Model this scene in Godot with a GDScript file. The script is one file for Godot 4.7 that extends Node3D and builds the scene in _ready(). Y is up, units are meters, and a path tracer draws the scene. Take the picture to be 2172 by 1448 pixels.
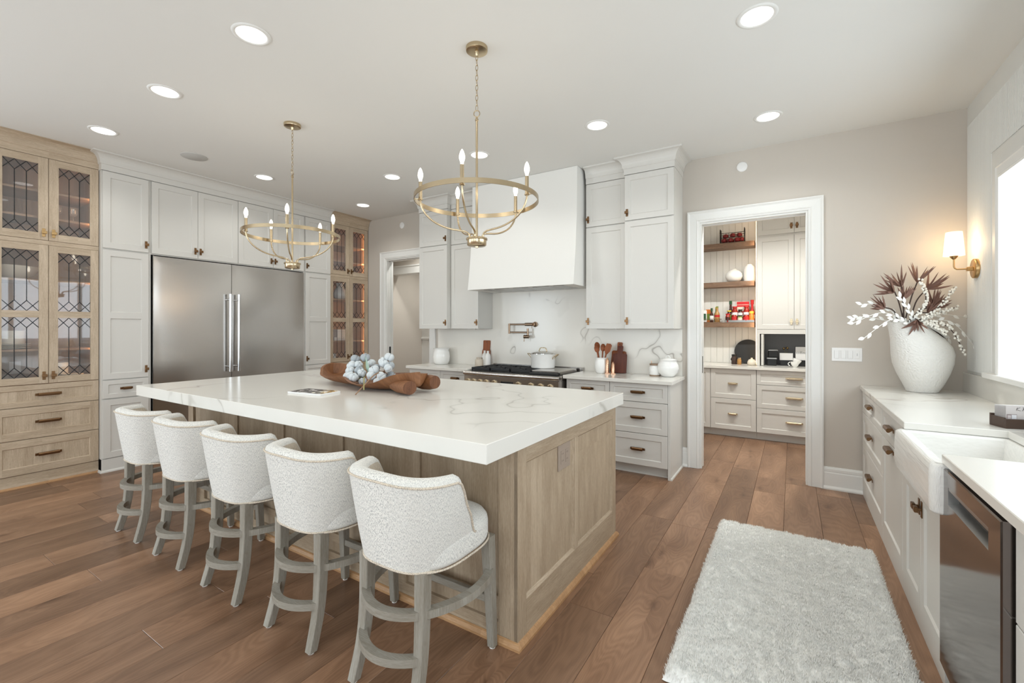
extends Node3D
# A white and greige kitchen with an oak island, built piece by piece. x runs along the range wall, -z towards it, y up, metres.

const CEIL := 3.10          # ceiling height
const WALLZ := -4.787       # face of the range wall
const RIGHTX := 1.145       # face of the sink wall
const BACKX := -6.27        # face of the wall behind the refrigerator
const FRONTZ := 3.6         # wall behind the camera
const TOP := 0.958          # island top
const CTR := 0.918          # counter top

var used := {}
var M := {}
var rng := RandomNumberGenerator.new()


class MB:
	var v := PackedVector3Array()
	var n := PackedVector3Array()
	var uv := PackedVector2Array()
	var ix := PackedInt32Array()
	var g := 1
	var uo := Vector2.ZERO
	var xf := Transform3D.IDENTITY

	func put(p: Vector3, nn: Vector3, t: Vector2) -> int:
		v.append(xf * p)
		n.append((xf.basis * nn).normalized())
		uv.append(t)
		return v.size() - 1

	func plane_uv(p: Vector3, nn: Vector3) -> Vector2:
		var ax := nn.abs().max_axis_index()
		if ax == g:
			return Vector2(p[(g + 1) % 3], p[(g + 2) % 3]) + uo
		return Vector2(p[g], p[3 - ax - g]) + uo

	# flat convex polygon that faces dir
	func fo(pts: Array, dir: Vector3) -> void:
		var nn := Vector3.ZERO
		for i in range(1, pts.size() - 1):
			nn += (pts[i] - pts[0]).cross(pts[i + 1] - pts[0])
		if nn.length_squared() < 1e-18:
			return
		nn = nn.normalized()
		var rev := nn.dot(dir) < 0.0
		if rev:
			nn = -nn
		var b := v.size()
		for p in pts:
			put(p, nn, plane_uv(p, nn))
		for i in range(1, pts.size() - 1):
			if rev:
				ix.append_array([b, b + i, b + i + 1])
			else:
				ix.append_array([b, b + i + 1, b + i])

	func box(c: Vector3, s: Vector3, b := 0.0) -> void:
		var h := s * 0.5
		b = minf(b, minf(h.x, minf(h.y, h.z)) * 0.9)
		var P := func(sg: Vector3, ax: int) -> Vector3:
			var q := h - Vector3(b, b, b)
			q[ax] = h[ax]
			return c + q * sg
		for ax in 3:
			var i := (ax + 1) % 3
			var j := (ax + 2) % 3
			for s0 in [-1.0, 1.0]:
				var pts := []
				for q in [[-1.0, -1.0], [1.0, -1.0], [1.0, 1.0], [-1.0, 1.0]]:
					var sg := Vector3.ZERO
					sg[ax] = s0
					sg[i] = q[0]
					sg[j] = q[1]
					pts.append(P.call(sg, ax))
				var d := Vector3.ZERO
				d[ax] = s0
				fo(pts, d)
		if b <= 0.0:
			return
		for k in 3:
			var i := (k + 1) % 3
			var j := (k + 2) % 3
			for si in [-1.0, 1.0]:
				for sj in [-1.0, 1.0]:
					var lo := Vector3.ZERO
					lo[i] = si
					lo[j] = sj
					var hi := lo
					lo[k] = -1.0
					hi[k] = 1.0
					fo([P.call(lo, i), P.call(lo, j), P.call(hi, j), P.call(hi, i)], Vector3(lo.x + hi.x, lo.y + hi.y, lo.z + hi.z))
		for sx in [-1.0, 1.0]:
			for sy in [-1.0, 1.0]:
				for sz in [-1.0, 1.0]:
					var sg := Vector3(sx, sy, sz)
					fo([P.call(sg, 0), P.call(sg, 1), P.call(sg, 2)], sg)

	# box between two corners
	func bb(a: Vector3, b: Vector3, bev := 0.0) -> void:
		box((a + b) * 0.5, (b - a).abs(), bev)

	# ring of four quads between rectangle a and rectangle b (x0, y0, x1, y1) at depths za and zb
	func ring(a: Rect2, za: float, b: Rect2, zb: float, dir := Vector3.ZERO) -> void:
		var A := [Vector3(a.position.x, a.position.y, za), Vector3(a.end.x, a.position.y, za), Vector3(a.end.x, a.end.y, za), Vector3(a.position.x, a.end.y, za)]
		var B := [Vector3(b.position.x, b.position.y, zb), Vector3(b.end.x, b.position.y, zb), Vector3(b.end.x, b.end.y, zb), Vector3(b.position.x, b.end.y, zb)]
		var out := [Vector3.DOWN, Vector3.RIGHT, Vector3.UP, Vector3.LEFT]
		var keep := g
		for i in 4:
			var j := (i + 1) % 4
			g = 0 if i % 2 == 0 else 1
			fo([A[i], A[j], B[j], B[i]], dir if dir != Vector3.ZERO else out[i] + Vector3(0, 0, 0.01))
		g = keep

	func rect(x0: float, y0: float, x1: float, y1: float, z: float, dir := Vector3.BACK) -> void:
		fo([Vector3(x0, y0, z), Vector3(x1, y0, z), Vector3(x1, y1, z), Vector3(x0, y1, z)], dir)

	# shaker front: front face at z, thickness t, frame fw, extra rails at heights; open = no panel (glass door)
	func shaker(x0: float, y0: float, x1: float, y1: float, z: float, t := 0.02, fw := 0.06, rails := [], open := false, rail_w := 0.06) -> Array:
		var o := Rect2(x0, y0, x1 - x0, y1 - y0)
		var e := 0.002
		var i := Rect2(x0 + e, y0 + e, x1 - x0 - 2 * e, y1 - y0 - 2 * e)
		ring(o, z - t, o, z - e)
		ring(o, z - e, i, z)
		g = 1
		rect(i.position.x, i.position.y, x0 + fw, i.end.y, z)
		rect(x1 - fw, i.position.y, i.end.x, i.end.y, z)
		g = 0
		rect(x0 + fw, i.position.y, x1 - fw, y0 + fw, z)
		rect(x0 + fw, y1 - fw, x1 - fw, i.end.y, z)
		var marks := [y0 + fw]
		for r in rails:
			rect(x0 + fw, r - rail_w * 0.5, x1 - fw, r + rail_w * 0.5, z)
			marks.append_array([r - rail_w * 0.5, r + rail_w * 0.5])
		marks.append(y1 - fw)
		g = 1
		var holes := []
		for k in range(0, marks.size(), 2):
			var a := Rect2(x0 + fw, marks[k], x1 - x0 - 2 * fw, marks[k + 1] - marks[k])
			holes.append(a)
			if open:
				for q in [[0, -1], [0, 1], [1, -1], [1, 1]]:
					if q[0] == 0:
						var xx: float = a.position.x if q[1] < 0 else a.end.x
						fo([Vector3(xx, a.position.y, z), Vector3(xx, a.end.y, z), Vector3(xx, a.end.y, z - t), Vector3(xx, a.position.y, z - t)], Vector3(-q[1], 0, 0))
					else:
						var yy: float = a.position.y if q[1] < 0 else a.end.y
						fo([Vector3(a.position.x, yy, z), Vector3(a.end.x, yy, z), Vector3(a.end.x, yy, z - t), Vector3(a.position.x, yy, z - t)], Vector3(0, -q[1], 0))
			else:
				var b := a.grow(-0.006)
				ring(a, z, b, z - 0.009, Vector3.BACK)
				rect(b.position.x, b.position.y, b.end.x, b.end.y, z - 0.009)
		# back
		if open:
			rect(x0, y0, x0 + fw, y1, z - t, Vector3.FORWARD)
			rect(x1 - fw, y0, x1, y1, z - t, Vector3.FORWARD)
			rect(x0 + fw, y0, x1 - fw, y0 + fw, z - t, Vector3.FORWARD)
			rect(x0 + fw, y1 - fw, x1 - fw, y1, z - t, Vector3.FORWARD)
			for r in rails:
				rect(x0 + fw, r - rail_w * 0.5, x1 - fw, r + rail_w * 0.5, z - t, Vector3.FORWARD)
		else:
			rect(x0, y0, x1, y1, z - t, Vector3.FORWARD)
		return holes

	# turned shape: profile of (radius, height), traversed so that its right-hand side is outside
	func lathe(prof: Array, seg := 32, c := Vector3.ZERO, sx := 1.0, sz := 1.0) -> void:
		var m := prof.size() - 1
		var sn := []
		for i in m:
			var t: Vector2 = prof[i + 1] - prof[i]
			sn.append(Vector2(t.y, -t.x).normalized())
		var len_at := 0.0
		for i in m:
			var n0: Vector2 = sn[i]
			var n1: Vector2 = sn[i]
			if i > 0 and sn[i - 1].dot(sn[i]) > 0.6:
				n0 = (sn[i - 1] + sn[i]).normalized()
			if i < m - 1 and sn[i + 1].dot(sn[i]) > 0.6:
				n1 = (sn[i + 1] + sn[i]).normalized()
			var l: float = (prof[i + 1] - prof[i]).length()
			var b := v.size()
			for k in seg + 1:
				var a := TAU * k / seg
				var d := Vector3(cos(a), 0, sin(a))
				for q in 2:
					var p: Vector2 = prof[i + q]
					var nn: Vector2 = n0 if q == 0 else n1
					put(c + Vector3(d.x * p.x * sx, p.y, d.z * p.x * sz), Vector3(d.x * nn.x / sx, nn.y, d.z * nn.x / sz), Vector2(a * maxf(prof[i].x, prof[i + 1].x), len_at + q * l) + uo)
			for k in seg:
				var q := b + k * 2
				ix.append_array([q, q + 2, q + 1, q + 1, q + 2, q + 3])
			len_at += l

	# tube along a path; r is a number or one number per point; flat = height / width of the section
	func tube(path: Array, r, sides := 8, closed := false, caps := true, flat := 1.0) -> void:
		var m := path.size()
		var prev := Vector3.ZERO
		var rings := []
		for i in m:
			var t: Vector3
			if closed:
				t = (path[(i + 1) % m] - path[(i - 1 + m) % m]).normalized()
			else:
				t = (path[mini(i + 1, m - 1)] - path[maxi(i - 1, 0)]).normalized()
			if prev == Vector3.ZERO:
				prev = t.cross(Vector3.UP if absf(t.y) < 0.9 else Vector3.RIGHT).normalized()
			prev = (prev - t * prev.dot(t)).normalized()
			var o := prev.cross(t)
			var rr: float = r[i] if r is Array else r
			var ring_p := []
			for k in sides:
				var a := TAU * (k + 0.5) / sides
				var d := prev * cos(a) + o * sin(a) * flat
				ring_p.append([path[i] + d * rr, (prev * cos(a) * flat + o * sin(a)).normalized(), t])
			rings.append(ring_p)
		var b := v.size()
		var l := 0.0
		for i in (m + 1 if closed else m):
			var R: Array = rings[i % m]
			if i > 0:
				l += (path[i % m] - path[i - 1]).length()
			for k in sides + 1:
				var e: Array = R[k % sides]
				put(e[0], e[1], Vector2(l, float(k) / sides * 0.06) + uo)
		for i in (m if closed else m - 1):
			for k in sides:
				var q := b + i * (sides + 1) + k
				var w := q + sides + 1
				ix.append_array([q, q + 1, w, q + 1, w + 1, w])
		if caps and not closed:
			for e in [0, m - 1]:
				var pts := []
				for k in sides:
					pts.append(rings[e][k][0])
				fo(pts, -rings[e][0][2] if e == 0 else rings[e][0][2])

	# smooth surface through rows of points; wu closes each row
	func grid(rows: Array, wu := false, flip := false, us := 1.0, vs := 1.0) -> void:
		var R := rows.size()
		var C: int = rows[0].size()
		var nn := []
		for i in R:
			var line := []
			for j in C:
				var a: Vector3 = rows[i][(j + 1) % C if wu else mini(j + 1, C - 1)] - rows[i][(j - 1 + C) % C if wu else maxi(j - 1, 0)]
				var b: Vector3 = rows[mini(i + 1, R - 1)][j] - rows[maxi(i - 1, 0)][j]
				var q := b.cross(a)
				if q.length_squared() < 1e-16:
					q = rows[mini(i + 1, R - 1)][j] - rows[maxi(i - 1, 0)][j]
				line.append(-q.normalized() if flip else q.normalized())
			nn.append(line)
		var b0 := v.size()
		var CC := C + 1 if wu else C
		for i in R:
			for j in CC:
				put(rows[i][j % C], nn[i][j % C], Vector2(us * j / (CC - 1), vs * i / (R - 1)) + uo)
		for i in R - 1:
			for j in CC - 1:
				var q := b0 + i * CC + j
				if flip:
					ix.append_array([q, q + CC, q + 1, q + 1, q + CC, q + CC + 1])
				else:
					ix.append_array([q, q + 1, q + CC, q + 1, q + CC + 1, q + CC])

	# moulding: profile of (out, up) swept along a path with mitred corners; out = direction x up
	func sweep(prof: Array, path: Array, up: Vector3, caps := true, closed := false) -> void:
		var m := path.size()
		var segs := m if closed else m - 1
		var outs := []
		for i in segs:
			outs.append((path[(i + 1) % m] - path[i]).normalized().cross(up).normalized())
		var at := []
		for i in m:
			var o: Vector3
			if closed:
				var p: Vector3 = outs[(i - 1 + segs) % segs]
				o = (p + outs[i]) / (1.0 + p.dot(outs[i]))
			elif i == 0:
				o = outs[0]
			elif i == m - 1:
				o = outs[m - 2]
			else:
				o = (outs[i - 1] + outs[i]) / (1.0 + outs[i - 1].dot(outs[i]))
			var line := []
			for p in prof:
				line.append(path[i] + o * p.x + up * p.y)
			at.append(line)
		for i in segs:
			var j := (i + 1) % m
			for k in prof.size() - 1:
				var t: Vector2 = prof[k + 1] - prof[k]
				fo([at[i][k], at[j][k], at[j][k + 1], at[i][k + 1]], outs[i] * t.y - up * t.x)
		if caps and not closed:
			var poly := PackedVector2Array(prof)
			var tri := Geometry2D.triangulate_polygon(poly)
			for e in [0, m - 1]:
				var d: Vector3 = (path[0] - path[1]) if e == 0 else (path[m - 1] - path[m - 2])
				for k in range(0, tri.size(), 3):
					fo([at[e][tri[k]], at[e][tri[k + 1]], at[e][tri[k + 2]]], d)

	# flat outline (in xy) given a thickness along z, centred on z = 0, with small bevel
	func plate(outline: Array, t: float, bev := 0.0) -> void:
		var poly := PackedVector2Array(outline)
		if Geometry2D.is_polygon_clockwise(poly):
			poly.reverse()
		var inner := poly
		if bev > 0.0:
			var off := Geometry2D.offset_polygon(poly, -bev)
			if off.size() == 1:
				inner = off[0]
			else:
				bev = 0.0
		var tri := Geometry2D.triangulate_polygon(inner)
		for s in [1.0, -1.0]:
			for k in range(0, tri.size(), 3):
				var pts := []
				for q in 3:
					var p := inner[tri[k + q]]
					pts.append(Vector3(p.x, p.y, s * t * 0.5))
				fo(pts, Vector3(0, 0, s))
		var h := t * 0.5 - bev
		for i in poly.size():
			var a := poly[i]
			var b := poly[(i + 1) % poly.size()]
			var d := b - a
			fo([Vector3(a.x, a.y, -h), Vector3(b.x, b.y, -h), Vector3(b.x, b.y, h), Vector3(a.x, a.y, h)], Vector3(d.y, -d.x, 0))
		if bev > 0.0:
			for s in [1.0, -1.0]:
				for i in poly.size():
					var a := poly[i]
					var b := poly[(i + 1) % poly.size()]
					var ia := near(inner, a)
					var ib := near(inner, b)
					var d := b - a
					fo([Vector3(a.x, a.y, s * h), Vector3(b.x, b.y, s * h), Vector3(ib.x, ib.y, s * t * 0.5)], Vector3(d.y, -d.x, s * d.length()))
					fo([Vector3(a.x, a.y, s * h), Vector3(ib.x, ib.y, s * t * 0.5), Vector3(ia.x, ia.y, s * t * 0.5)], Vector3(d.y, -d.x, s * d.length()))

	func near(poly: PackedVector2Array, p: Vector2) -> Vector2:
		var best := poly[0]
		for q in poly:
			if q.distance_squared_to(p) < best.distance_squared_to(p):
				best = q
		return best

	func ball(c: Vector3, r: Vector3, seg := 12, rows := 7) -> void:
		var L := []
		for i in rows + 1:
			var a := PI * i / rows - PI / 2
			var line := []
			for k in seg:
				var b := TAU * k / seg
				line.append(c + Vector3(cos(a) * cos(b) * r.x, sin(a) * r.y, cos(a) * sin(b) * r.z))
			L.append(line)
		var b0 := v.size()
		for i in rows + 1:
			for k in seg + 1:
				var p: Vector3 = L[i][k % seg]
				put(p, (p - c) / (r * r), Vector2(float(k) / seg * 0.1, float(i) / rows * 0.1) + uo)
		for i in rows:
			for k in seg:
				var q := b0 + i * (seg + 1) + k
				ix.append_array([q, q + 1, q + seg + 1, q + 1, q + seg + 2, q + seg + 1])

	func mesh() -> ArrayMesh:
		var arr := []
		arr.resize(Mesh.ARRAY_MAX)
		arr[Mesh.ARRAY_VERTEX] = v
		arr[Mesh.ARRAY_NORMAL] = n
		arr[Mesh.ARRAY_TEX_UV] = uv
		arr[Mesh.ARRAY_INDEX] = ix
		var m := ArrayMesh.new()
		m.add_surface_from_arrays(Mesh.PRIMITIVE_TRIANGLES, arr)
		return m


# ---------------------------------------------------------------- nodes

func numbered(called: String) -> String:
	used[called] = used.get(called, -1) + 1
	return called if used[called] == 0 else "%s_%03d" % [called, used[called]]


func obj(called: String, shape, mat: Material, parent: Node = null) -> MeshInstance3D:
	var o := MeshInstance3D.new()
	o.mesh = shape.mesh() if shape is MB else shape
	o.material_override = mat
	if parent == null:
		o.name = numbered(called)
		add_child(o)
	else:
		o.name = called
		parent.add_child(o, true)
	return o


func thing(called: String, label: String, category: String, at := Vector3.ZERO, turn := 0.0, group := "") -> Node3D:
	var o := Node3D.new()
	o.name = numbered(called)
	add_child(o)
	o.position = at
	o.rotation.y = turn
	return tag(o, label, category, group)


func tag(o: Node3D, label: String, category: String, group := "") -> Node3D:
	o.set_meta("label", label)
	o.set_meta("category", category)
	if group:
		o.set_meta("group", group)
	return o


func structure(called: String, shape, mat: Material, label := "") -> MeshInstance3D:
	var o := obj(called, shape, mat)
	o.set_meta("kind", "structure")
	if label:
		o.set_meta("label", label)
	return o


func dup(src: Node3D, label: String, at: Vector3, turn = null) -> Node3D:
	var o: Node3D = src.duplicate()
	o.name = numbered(str(src.name))
	add_child(o)
	o.position = at
	if turn != null:
		o.rotation.y = turn
	o.set_meta("label", label)
	return o


func lamp_spot(called: String, at: Vector3, e: float, angle: float, size: float, col: Color) -> void:
	var l := SpotLight3D.new()
	l.name = called
	add_child(l, true)
	l.position = at
	l.rotation.x = -PI / 2
	l.light_energy = e
	l.light_color = col
	l.spot_angle = angle
	l.spot_angle_attenuation = 0.6
	l.spot_range = 14.0
	l.spot_attenuation = 2.0
	l.light_size = size
	l.shadow_enabled = true


func lamp_omni(called: String, at: Vector3, e: float, size: float, col: Color) -> void:
	var l := OmniLight3D.new()
	l.name = called
	add_child(l, true)
	l.position = at
	l.light_energy = e
	l.light_color = col
	l.light_size = size
	l.omni_range = 14.0
	l.omni_attenuation = 2.0
	l.shadow_enabled = true


func lamp_area(called: String, at: Vector3, look: Vector3, size: Vector2, e: float, col: Color) -> void:
	var l := AreaLight3D.new()
	l.name = called
	add_child(l, true)
	l.position = at
	l.look_at_from_position(at, at + look, Vector3.UP if absf(look.y) < 0.9 else Vector3.RIGHT)
	l.area_size = size
	l.light_energy = e
	l.light_color = col
	l.set("area_range", 16.0)
	l.set("area_attenuation", 2.0)
	l.shadow_enabled = true


# ---------------------------------------------------------------- materials

func srgb(r: int, g: int, b: int) -> Color:
	return Color(r / 255.0, g / 255.0, b / 255.0)


func flat(called: String, c: Color, rough := 0.5, metal := 0.0, spec := 0.5) -> StandardMaterial3D:
	var m := StandardMaterial3D.new()
	m.resource_name = called
	m.albedo_color = c
	m.roughness = rough
	m.metallic = metal
	m.metallic_specular = spec
	M[called] = m
	return m


func textured(called: String, img: Image, scale: Vector2, tint := Color.WHITE, rough := 0.5) -> StandardMaterial3D:
	var m := flat(called, tint, rough)
	m.albedo_texture = ImageTexture.create_from_image(img) if img else null
	m.uv1_scale = Vector3(scale.x, scale.y, 1)
	return m


func noise(kind: int, freq: float, s: int, oct := 1) -> FastNoiseLite:
	var f := FastNoiseLite.new()
	f.noise_type = kind
	f.frequency = freq
	f.seed = s
	f.fractal_type = FastNoiseLite.FRACTAL_FBM if oct > 1 else FastNoiseLite.FRACTAL_NONE
	f.fractal_octaves = oct
	return f


func put_px(d: PackedByteArray, k: int, r: float, g: float, b: float) -> void:
	d[k] = clampi(int(r), 0, 255)
	d[k + 1] = clampi(int(g), 0, 255)
	d[k + 2] = clampi(int(b), 0, 255)


# plank wood, x along the grain: streaks, cathedral figure, knots
func floor_image(W: int, H: int) -> Image:
	var big := noise(FastNoiseLite.TYPE_SIMPLEX, 1.0, 5, 2)
	var fine := noise(FastNoiseLite.TYPE_SIMPLEX, 1.0, 9)
	var knots := []
	rng.seed = 77
	for i in 15:
		knots.append([rng.randf() * W, rng.randf() * H, rng.randf_range(9, 22)])
	var d := PackedByteArray()
	d.resize(W * H * 3)
	for y in H:
		var near := []
		for q in knots:
			if absf(q[1] - y) < q[2] * 4.5:
				near.append(q)
		for x in W:
			var yy := float(y)
			var dark := 0.0
			for q in near:
				var dx: float = (x - q[0]) / (q[2] * 3.2)
				if dx > 2.4 or dx < -2.4:
					continue
				var dy: float = (y - q[1]) / q[2]
				var r2 := dx * dx + dy * dy
				var w := exp(-r2 * 0.55)
				yy += w * q[2] * 2.2 * (1.0 if dy > 0.0 else -1.0)
				dark += exp(-r2 * 7.0) * 0.9 + w * 0.16
			var f := big.get_noise_2d(x * 0.0022, yy * 0.011)
			var s := fine.get_noise_2d(x * 0.012, yy * 0.55)
			var ringv := sin((f * 26.0) + yy * 0.02)
			var t := 0.5 + 0.28 * f + 0.10 * ringv + 0.10 * s
			t -= dark * 0.55
			put_px(d, (y * W + x) * 3, 128.0 + 62.0 * t, 102.0 + 60.0 * t, 82.0 + 56.0 * t)
	return Image.create_from_data(W, H, false, Image.FORMAT_RGB8, d)


# pale rift oak in narrow strips
func oak_image(W: int, H: int) -> Image:
	var big := noise(FastNoiseLite.TYPE_SIMPLEX, 1.0, 21, 2)
	var fine := noise(FastNoiseLite.TYPE_SIMPLEX, 1.0, 23)
	rng.seed = 12
	var tone := PackedFloat32Array()
	var w := 0.0
	var left := 0
	for y in H:
		if left <= 0:
			left = rng.randi_range(22, 60)
			w = rng.randf_range(-1.0, 1.0)
		left -= 1
		tone.append(w)
	var d := PackedByteArray()
	d.resize(W * H * 3)
	for y in H:
		for x in W:
			var s := fine.get_noise_2d(x * 0.01 + tone[y] * 40.0, y * 0.62)
			var s2 := fine.get_noise_2d(x * 0.05 + 90.0, y * 1.7)
			var f := big.get_noise_2d(x * 0.003, y * 0.02)
			var t := 0.05 * tone[y] + 0.055 * s + 0.035 * s2 + 0.04 * f
			put_px(d, (y * W + x) * 3, 206.0 * (1.0 + t), 196.0 * (1.0 + t * 1.15), 183.0 * (1.0 + t * 1.35))
	return Image.create_from_data(W, H, false, Image.FORMAT_RGB8, d)


func marble_image(W: int, s: int, strength: float) -> Image:
	var a := noise(FastNoiseLite.TYPE_SIMPLEX, 1.0, s, 3)
	var b := noise(FastNoiseLite.TYPE_SIMPLEX, 1.0, s + 1, 3)
	var c := noise(FastNoiseLite.TYPE_SIMPLEX, 1.0, s + 2)
	var d := PackedByteArray()
	d.resize(W * W * 3)
	for y in W:
		for x in W:
			var u := float(x) / W
			var v := float(y) / W
			var wx := u + 0.10 * b.get_noise_2d(u * 4.0, v * 4.0)
			var wy := v + 0.10 * b.get_noise_2d(u * 4.0 + 50.0, v * 4.0)
			var r := absf(a.get_noise_2d(wx * 2.2, wy * 2.2))
			var mask := clampf(c.get_noise_2d(u * 3.1, v * 3.1) * 1.6 + 0.35, 0.0, 1.0)
			var vein := maxf(0.0, 1.0 - r * 34.0) * mask
			var soft := maxf(0.0, 1.0 - r * 7.0) * 0.20 * mask
			var k := (vein * 0.75 + soft) * strength
			put_px(d, (y * W + x) * 3, 241.0 - 74.0 * k, 239.0 - 78.0 * k, 235.0 - 82.0 * k)
	return Image.create_from_data(W, W, false, Image.FORMAT_RGB8, d)


# linen with short grey flecks that run along v
func linen_image(W: int, H: int) -> Image:
	var a := noise(FastNoiseLite.TYPE_SIMPLEX, 1.0, 31)
	var b := noise(FastNoiseLite.TYPE_SIMPLEX, 1.0, 33)
	var d := PackedByteArray()
	d.resize(W * H * 3)
	for y in H:
		for x in W:
			var s := a.get_noise_2d(x * 0.42, y * 0.045)
			var s2 := b.get_noise_2d(x * 0.95, y * 0.16)
			var k := clampf((s * 0.8 + s2 * 0.7 - 0.28) * 1.9, 0.0, 1.0)
			var w := 3.0 * s2
			put_px(d, (y * W + x) * 3, 229.0 + w - 74.0 * k, 226.0 + w - 73.0 * k, 219.0 + w - 68.0 * k)
	return Image.create_from_data(W, H, false, Image.FORMAT_RGB8, d)


func noise_tex(s: int, freq: float, size := 256, norm := false, bump := 4.0) -> NoiseTexture2D:
	var t := NoiseTexture2D.new()
	t.width = size
	t.height = size
	t.seamless = true
	t.noise = noise(FastNoiseLite.TYPE_SIMPLEX, freq, s, 3)
	t.as_normal_map = norm
	t.bump_strength = bump
	return t


func materials() -> void:
	flat("wall", srgb(205, 197, 187), 0.75, 0.0, 0.3)
	flat("ceiling", srgb(232, 231, 227), 0.85, 0.0, 0.2)
	flat("white", srgb(236, 235, 231), 0.4)
	flat("wallwhite", srgb(226, 225, 220), 0.55)
	flat("grey", srgb(216, 213, 207), 0.42)
	flat("hood", srgb(236, 234, 229), 0.6)
	flat("dark", srgb(30, 29, 28), 0.6)
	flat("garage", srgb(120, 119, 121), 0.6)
	flat("black", srgb(16, 16, 16), 0.45)
	flat("iron", srgb(30, 31, 33), 0.55)
	flat("brass", srgb(190, 158, 112), 0.28, 1.0)
	flat("brass_dark", srgb(128, 98, 70), 0.32, 1.0)
	flat("nickel", srgb(196, 178, 148), 0.24, 1.0)
	flat("bronze", srgb(150, 128, 108), 0.3, 1.0)
	flat("chrome", srgb(205, 205, 205), 0.12, 1.0)
	flat("steel", srgb(196, 192, 188), 0.2, 1.0)
	flat("steel_dark", srgb(128, 122, 120), 0.1, 1.0)
	flat("tin", srgb(168, 166, 163), 0.3, 1.0)
	flat("copper", srgb(222, 178, 148), 0.25, 1.0)
	flat("porcelain", srgb(244, 243, 240), 0.1)
	flat("matte_white", srgb(240, 238, 234), 0.55)
	flat("cream", srgb(232, 222, 204), 0.4)
	flat("outlet", srgb(243, 242, 240), 0.35)
	flat("slot", srgb(60, 58, 56), 0.6)
	flat("taupe", srgb(158, 142, 128), 0.4)
	flat("lead", srgb(50, 47, 46), 0.45, 0.6)
	flat("shelfwood", srgb(150, 126, 104), 0.5)
	var glass := flat("glass", Color(0.9, 0.93, 0.94, 0.06), 0.02, 0.0, 0.5)
	glass.transparency = BaseMaterial3D.TRANSPARENCY_ALPHA
	var clear := flat("clear", Color(0.97, 0.98, 0.98, 0.05), 0.02, 0.0, 0.6)
	clear.transparency = BaseMaterial3D.TRANSPARENCY_ALPHA
	var oak := oak_image(768, 512)
	textured("oak", oak, Vector2(1.0 / 1.2, 1.0 / 0.8), srgb(244, 232, 216), 0.5)
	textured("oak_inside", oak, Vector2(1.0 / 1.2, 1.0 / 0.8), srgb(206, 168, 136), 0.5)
	textured("oak_island", oak, Vector2(1.0 / 1.2, 1.0 / 0.8), srgb(218, 204, 186), 0.5)
	textured("oak_shoe", oak, Vector2(1.0 / 1.2, 1.0 / 0.8), srgb(226, 184, 140), 0.5)
	textured("oak_grey", oak, Vector2(1.0 / 1.2, 1.0 / 0.8), srgb(186, 188, 186), 0.6)
	var fl := floor_image(1024, 640)
	for i in 5:
		var k: float = [1.0, 0.9, 1.06, 0.95, 0.86][i]
		textured("floor_%d" % i, fl, Vector2(1.0 / 2.6, 1.0 / 1.5), Color(0.89 * k, 0.82 * k, 0.765 * k), [0.36, 0.4, 0.34, 0.38, 0.36][i])
	textured("walnut", fl, Vector2(1.0 / 1.1, 1.0 / 0.35), srgb(208, 168, 130), 0.55)
	textured("walnut_cut", fl, Vector2(1.0 / 0.5, 1.0 / 0.2), srgb(176, 138, 110), 0.7)
	textured("acacia", fl, Vector2(1.0 / 1.0, 1.0 / 0.3), srgb(226, 150, 92), 0.5)
	textured("mahogany", fl, Vector2(1.0 / 1.0, 1.0 / 0.3), srgb(150, 84, 60), 0.5)
	textured("shelf_oak", fl, Vector2(1.0 / 1.6, 1.0 / 0.6), srgb(206, 196, 186), 0.5)
	var mb := marble_image(768, 40, 0.55)
	textured("quartz", mb, Vector2(1.0 / 4.2, 1.0 / 4.2), Color(0.95, 0.945, 0.93), 0.16)
	textured("splash", marble_image(768, 60, 1.0), Vector2(1.0 / 3.4, 1.0 / 3.4), Color(0.985, 0.975, 0.955), 0.2)
	var li := linen_image(256, 256)
	var lin := textured("linen", li, Vector2(1.0 / 0.42, 1.0 / 0.42), Color.WHITE, 0.9)
	lin.metallic_specular = 0.2
	lin.rim_enabled = true
	lin.rim = 0.3
	var weave := NoiseTexture2D.new()
	lin.normal_enabled = true
	lin.normal_texture = noise_tex(3, 0.12, 256, true, 3.0)
	lin.normal_scale = 0.5
	var li2 := textured("linen_in", li, Vector2(1.0 / 0.42, 1.0 / 0.42), srgb(240, 228, 214), 0.9)
	li2.metallic_specular = 0.2
	var fur := flat("fur", srgb(251, 250, 246), 0.95, 0.0, 0.1)
	fur.rim_enabled = true
	fur.rim = 0.5
	var stone := flat("stone", srgb(226, 223, 217), 0.85, 0.0, 0.2)
	stone.heightmap_enabled = true
	stone.heightmap_texture = noise_tex(8, 0.06, 256)
	stone.heightmap_scale = 0.35
	stone.uv1_scale = Vector3(3, 3, 1)
	var pod := flat("pod", srgb(205, 210, 212), 0.85, 0.0, 0.2)
	pod.rim_enabled = true
	pod.rim = 0.3
	flat("pod_dark", srgb(168, 174, 178), 0.85, 0.0, 0.2)
	flat("leaf_green", srgb(160, 182, 166), 0.7)
	flat("twig", srgb(150, 118, 92), 0.7)
	flat("twig_green", srgb(158, 150, 96), 0.7)
	flat("twig_dark", srgb(64, 48, 42), 0.7)
	flat("brown_leaf", srgb(124, 92, 80), 0.75)
	flat("white_leaf", srgb(240, 238, 232), 0.7)
	flat("berry", srgb(242, 238, 228), 0.6)
	flat("paper", srgb(232, 230, 228), 0.7)
	flat("apple", srgb(140, 30, 34), 0.3)
	flat("sauce", srgb(150, 34, 22), 0.2)
	flat("dark_sauce", srgb(66, 26, 16), 0.2)
	flat("green_cap", srgb(24, 74, 44), 0.4)
	flat("red", srgb(192, 30, 36), 0.45)
	flat("yellow", srgb(222, 196, 70), 0.45)
	flat("olive", srgb(120, 140, 60), 0.45)
	flat("orange", srgb(214, 120, 50), 0.5)
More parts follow.
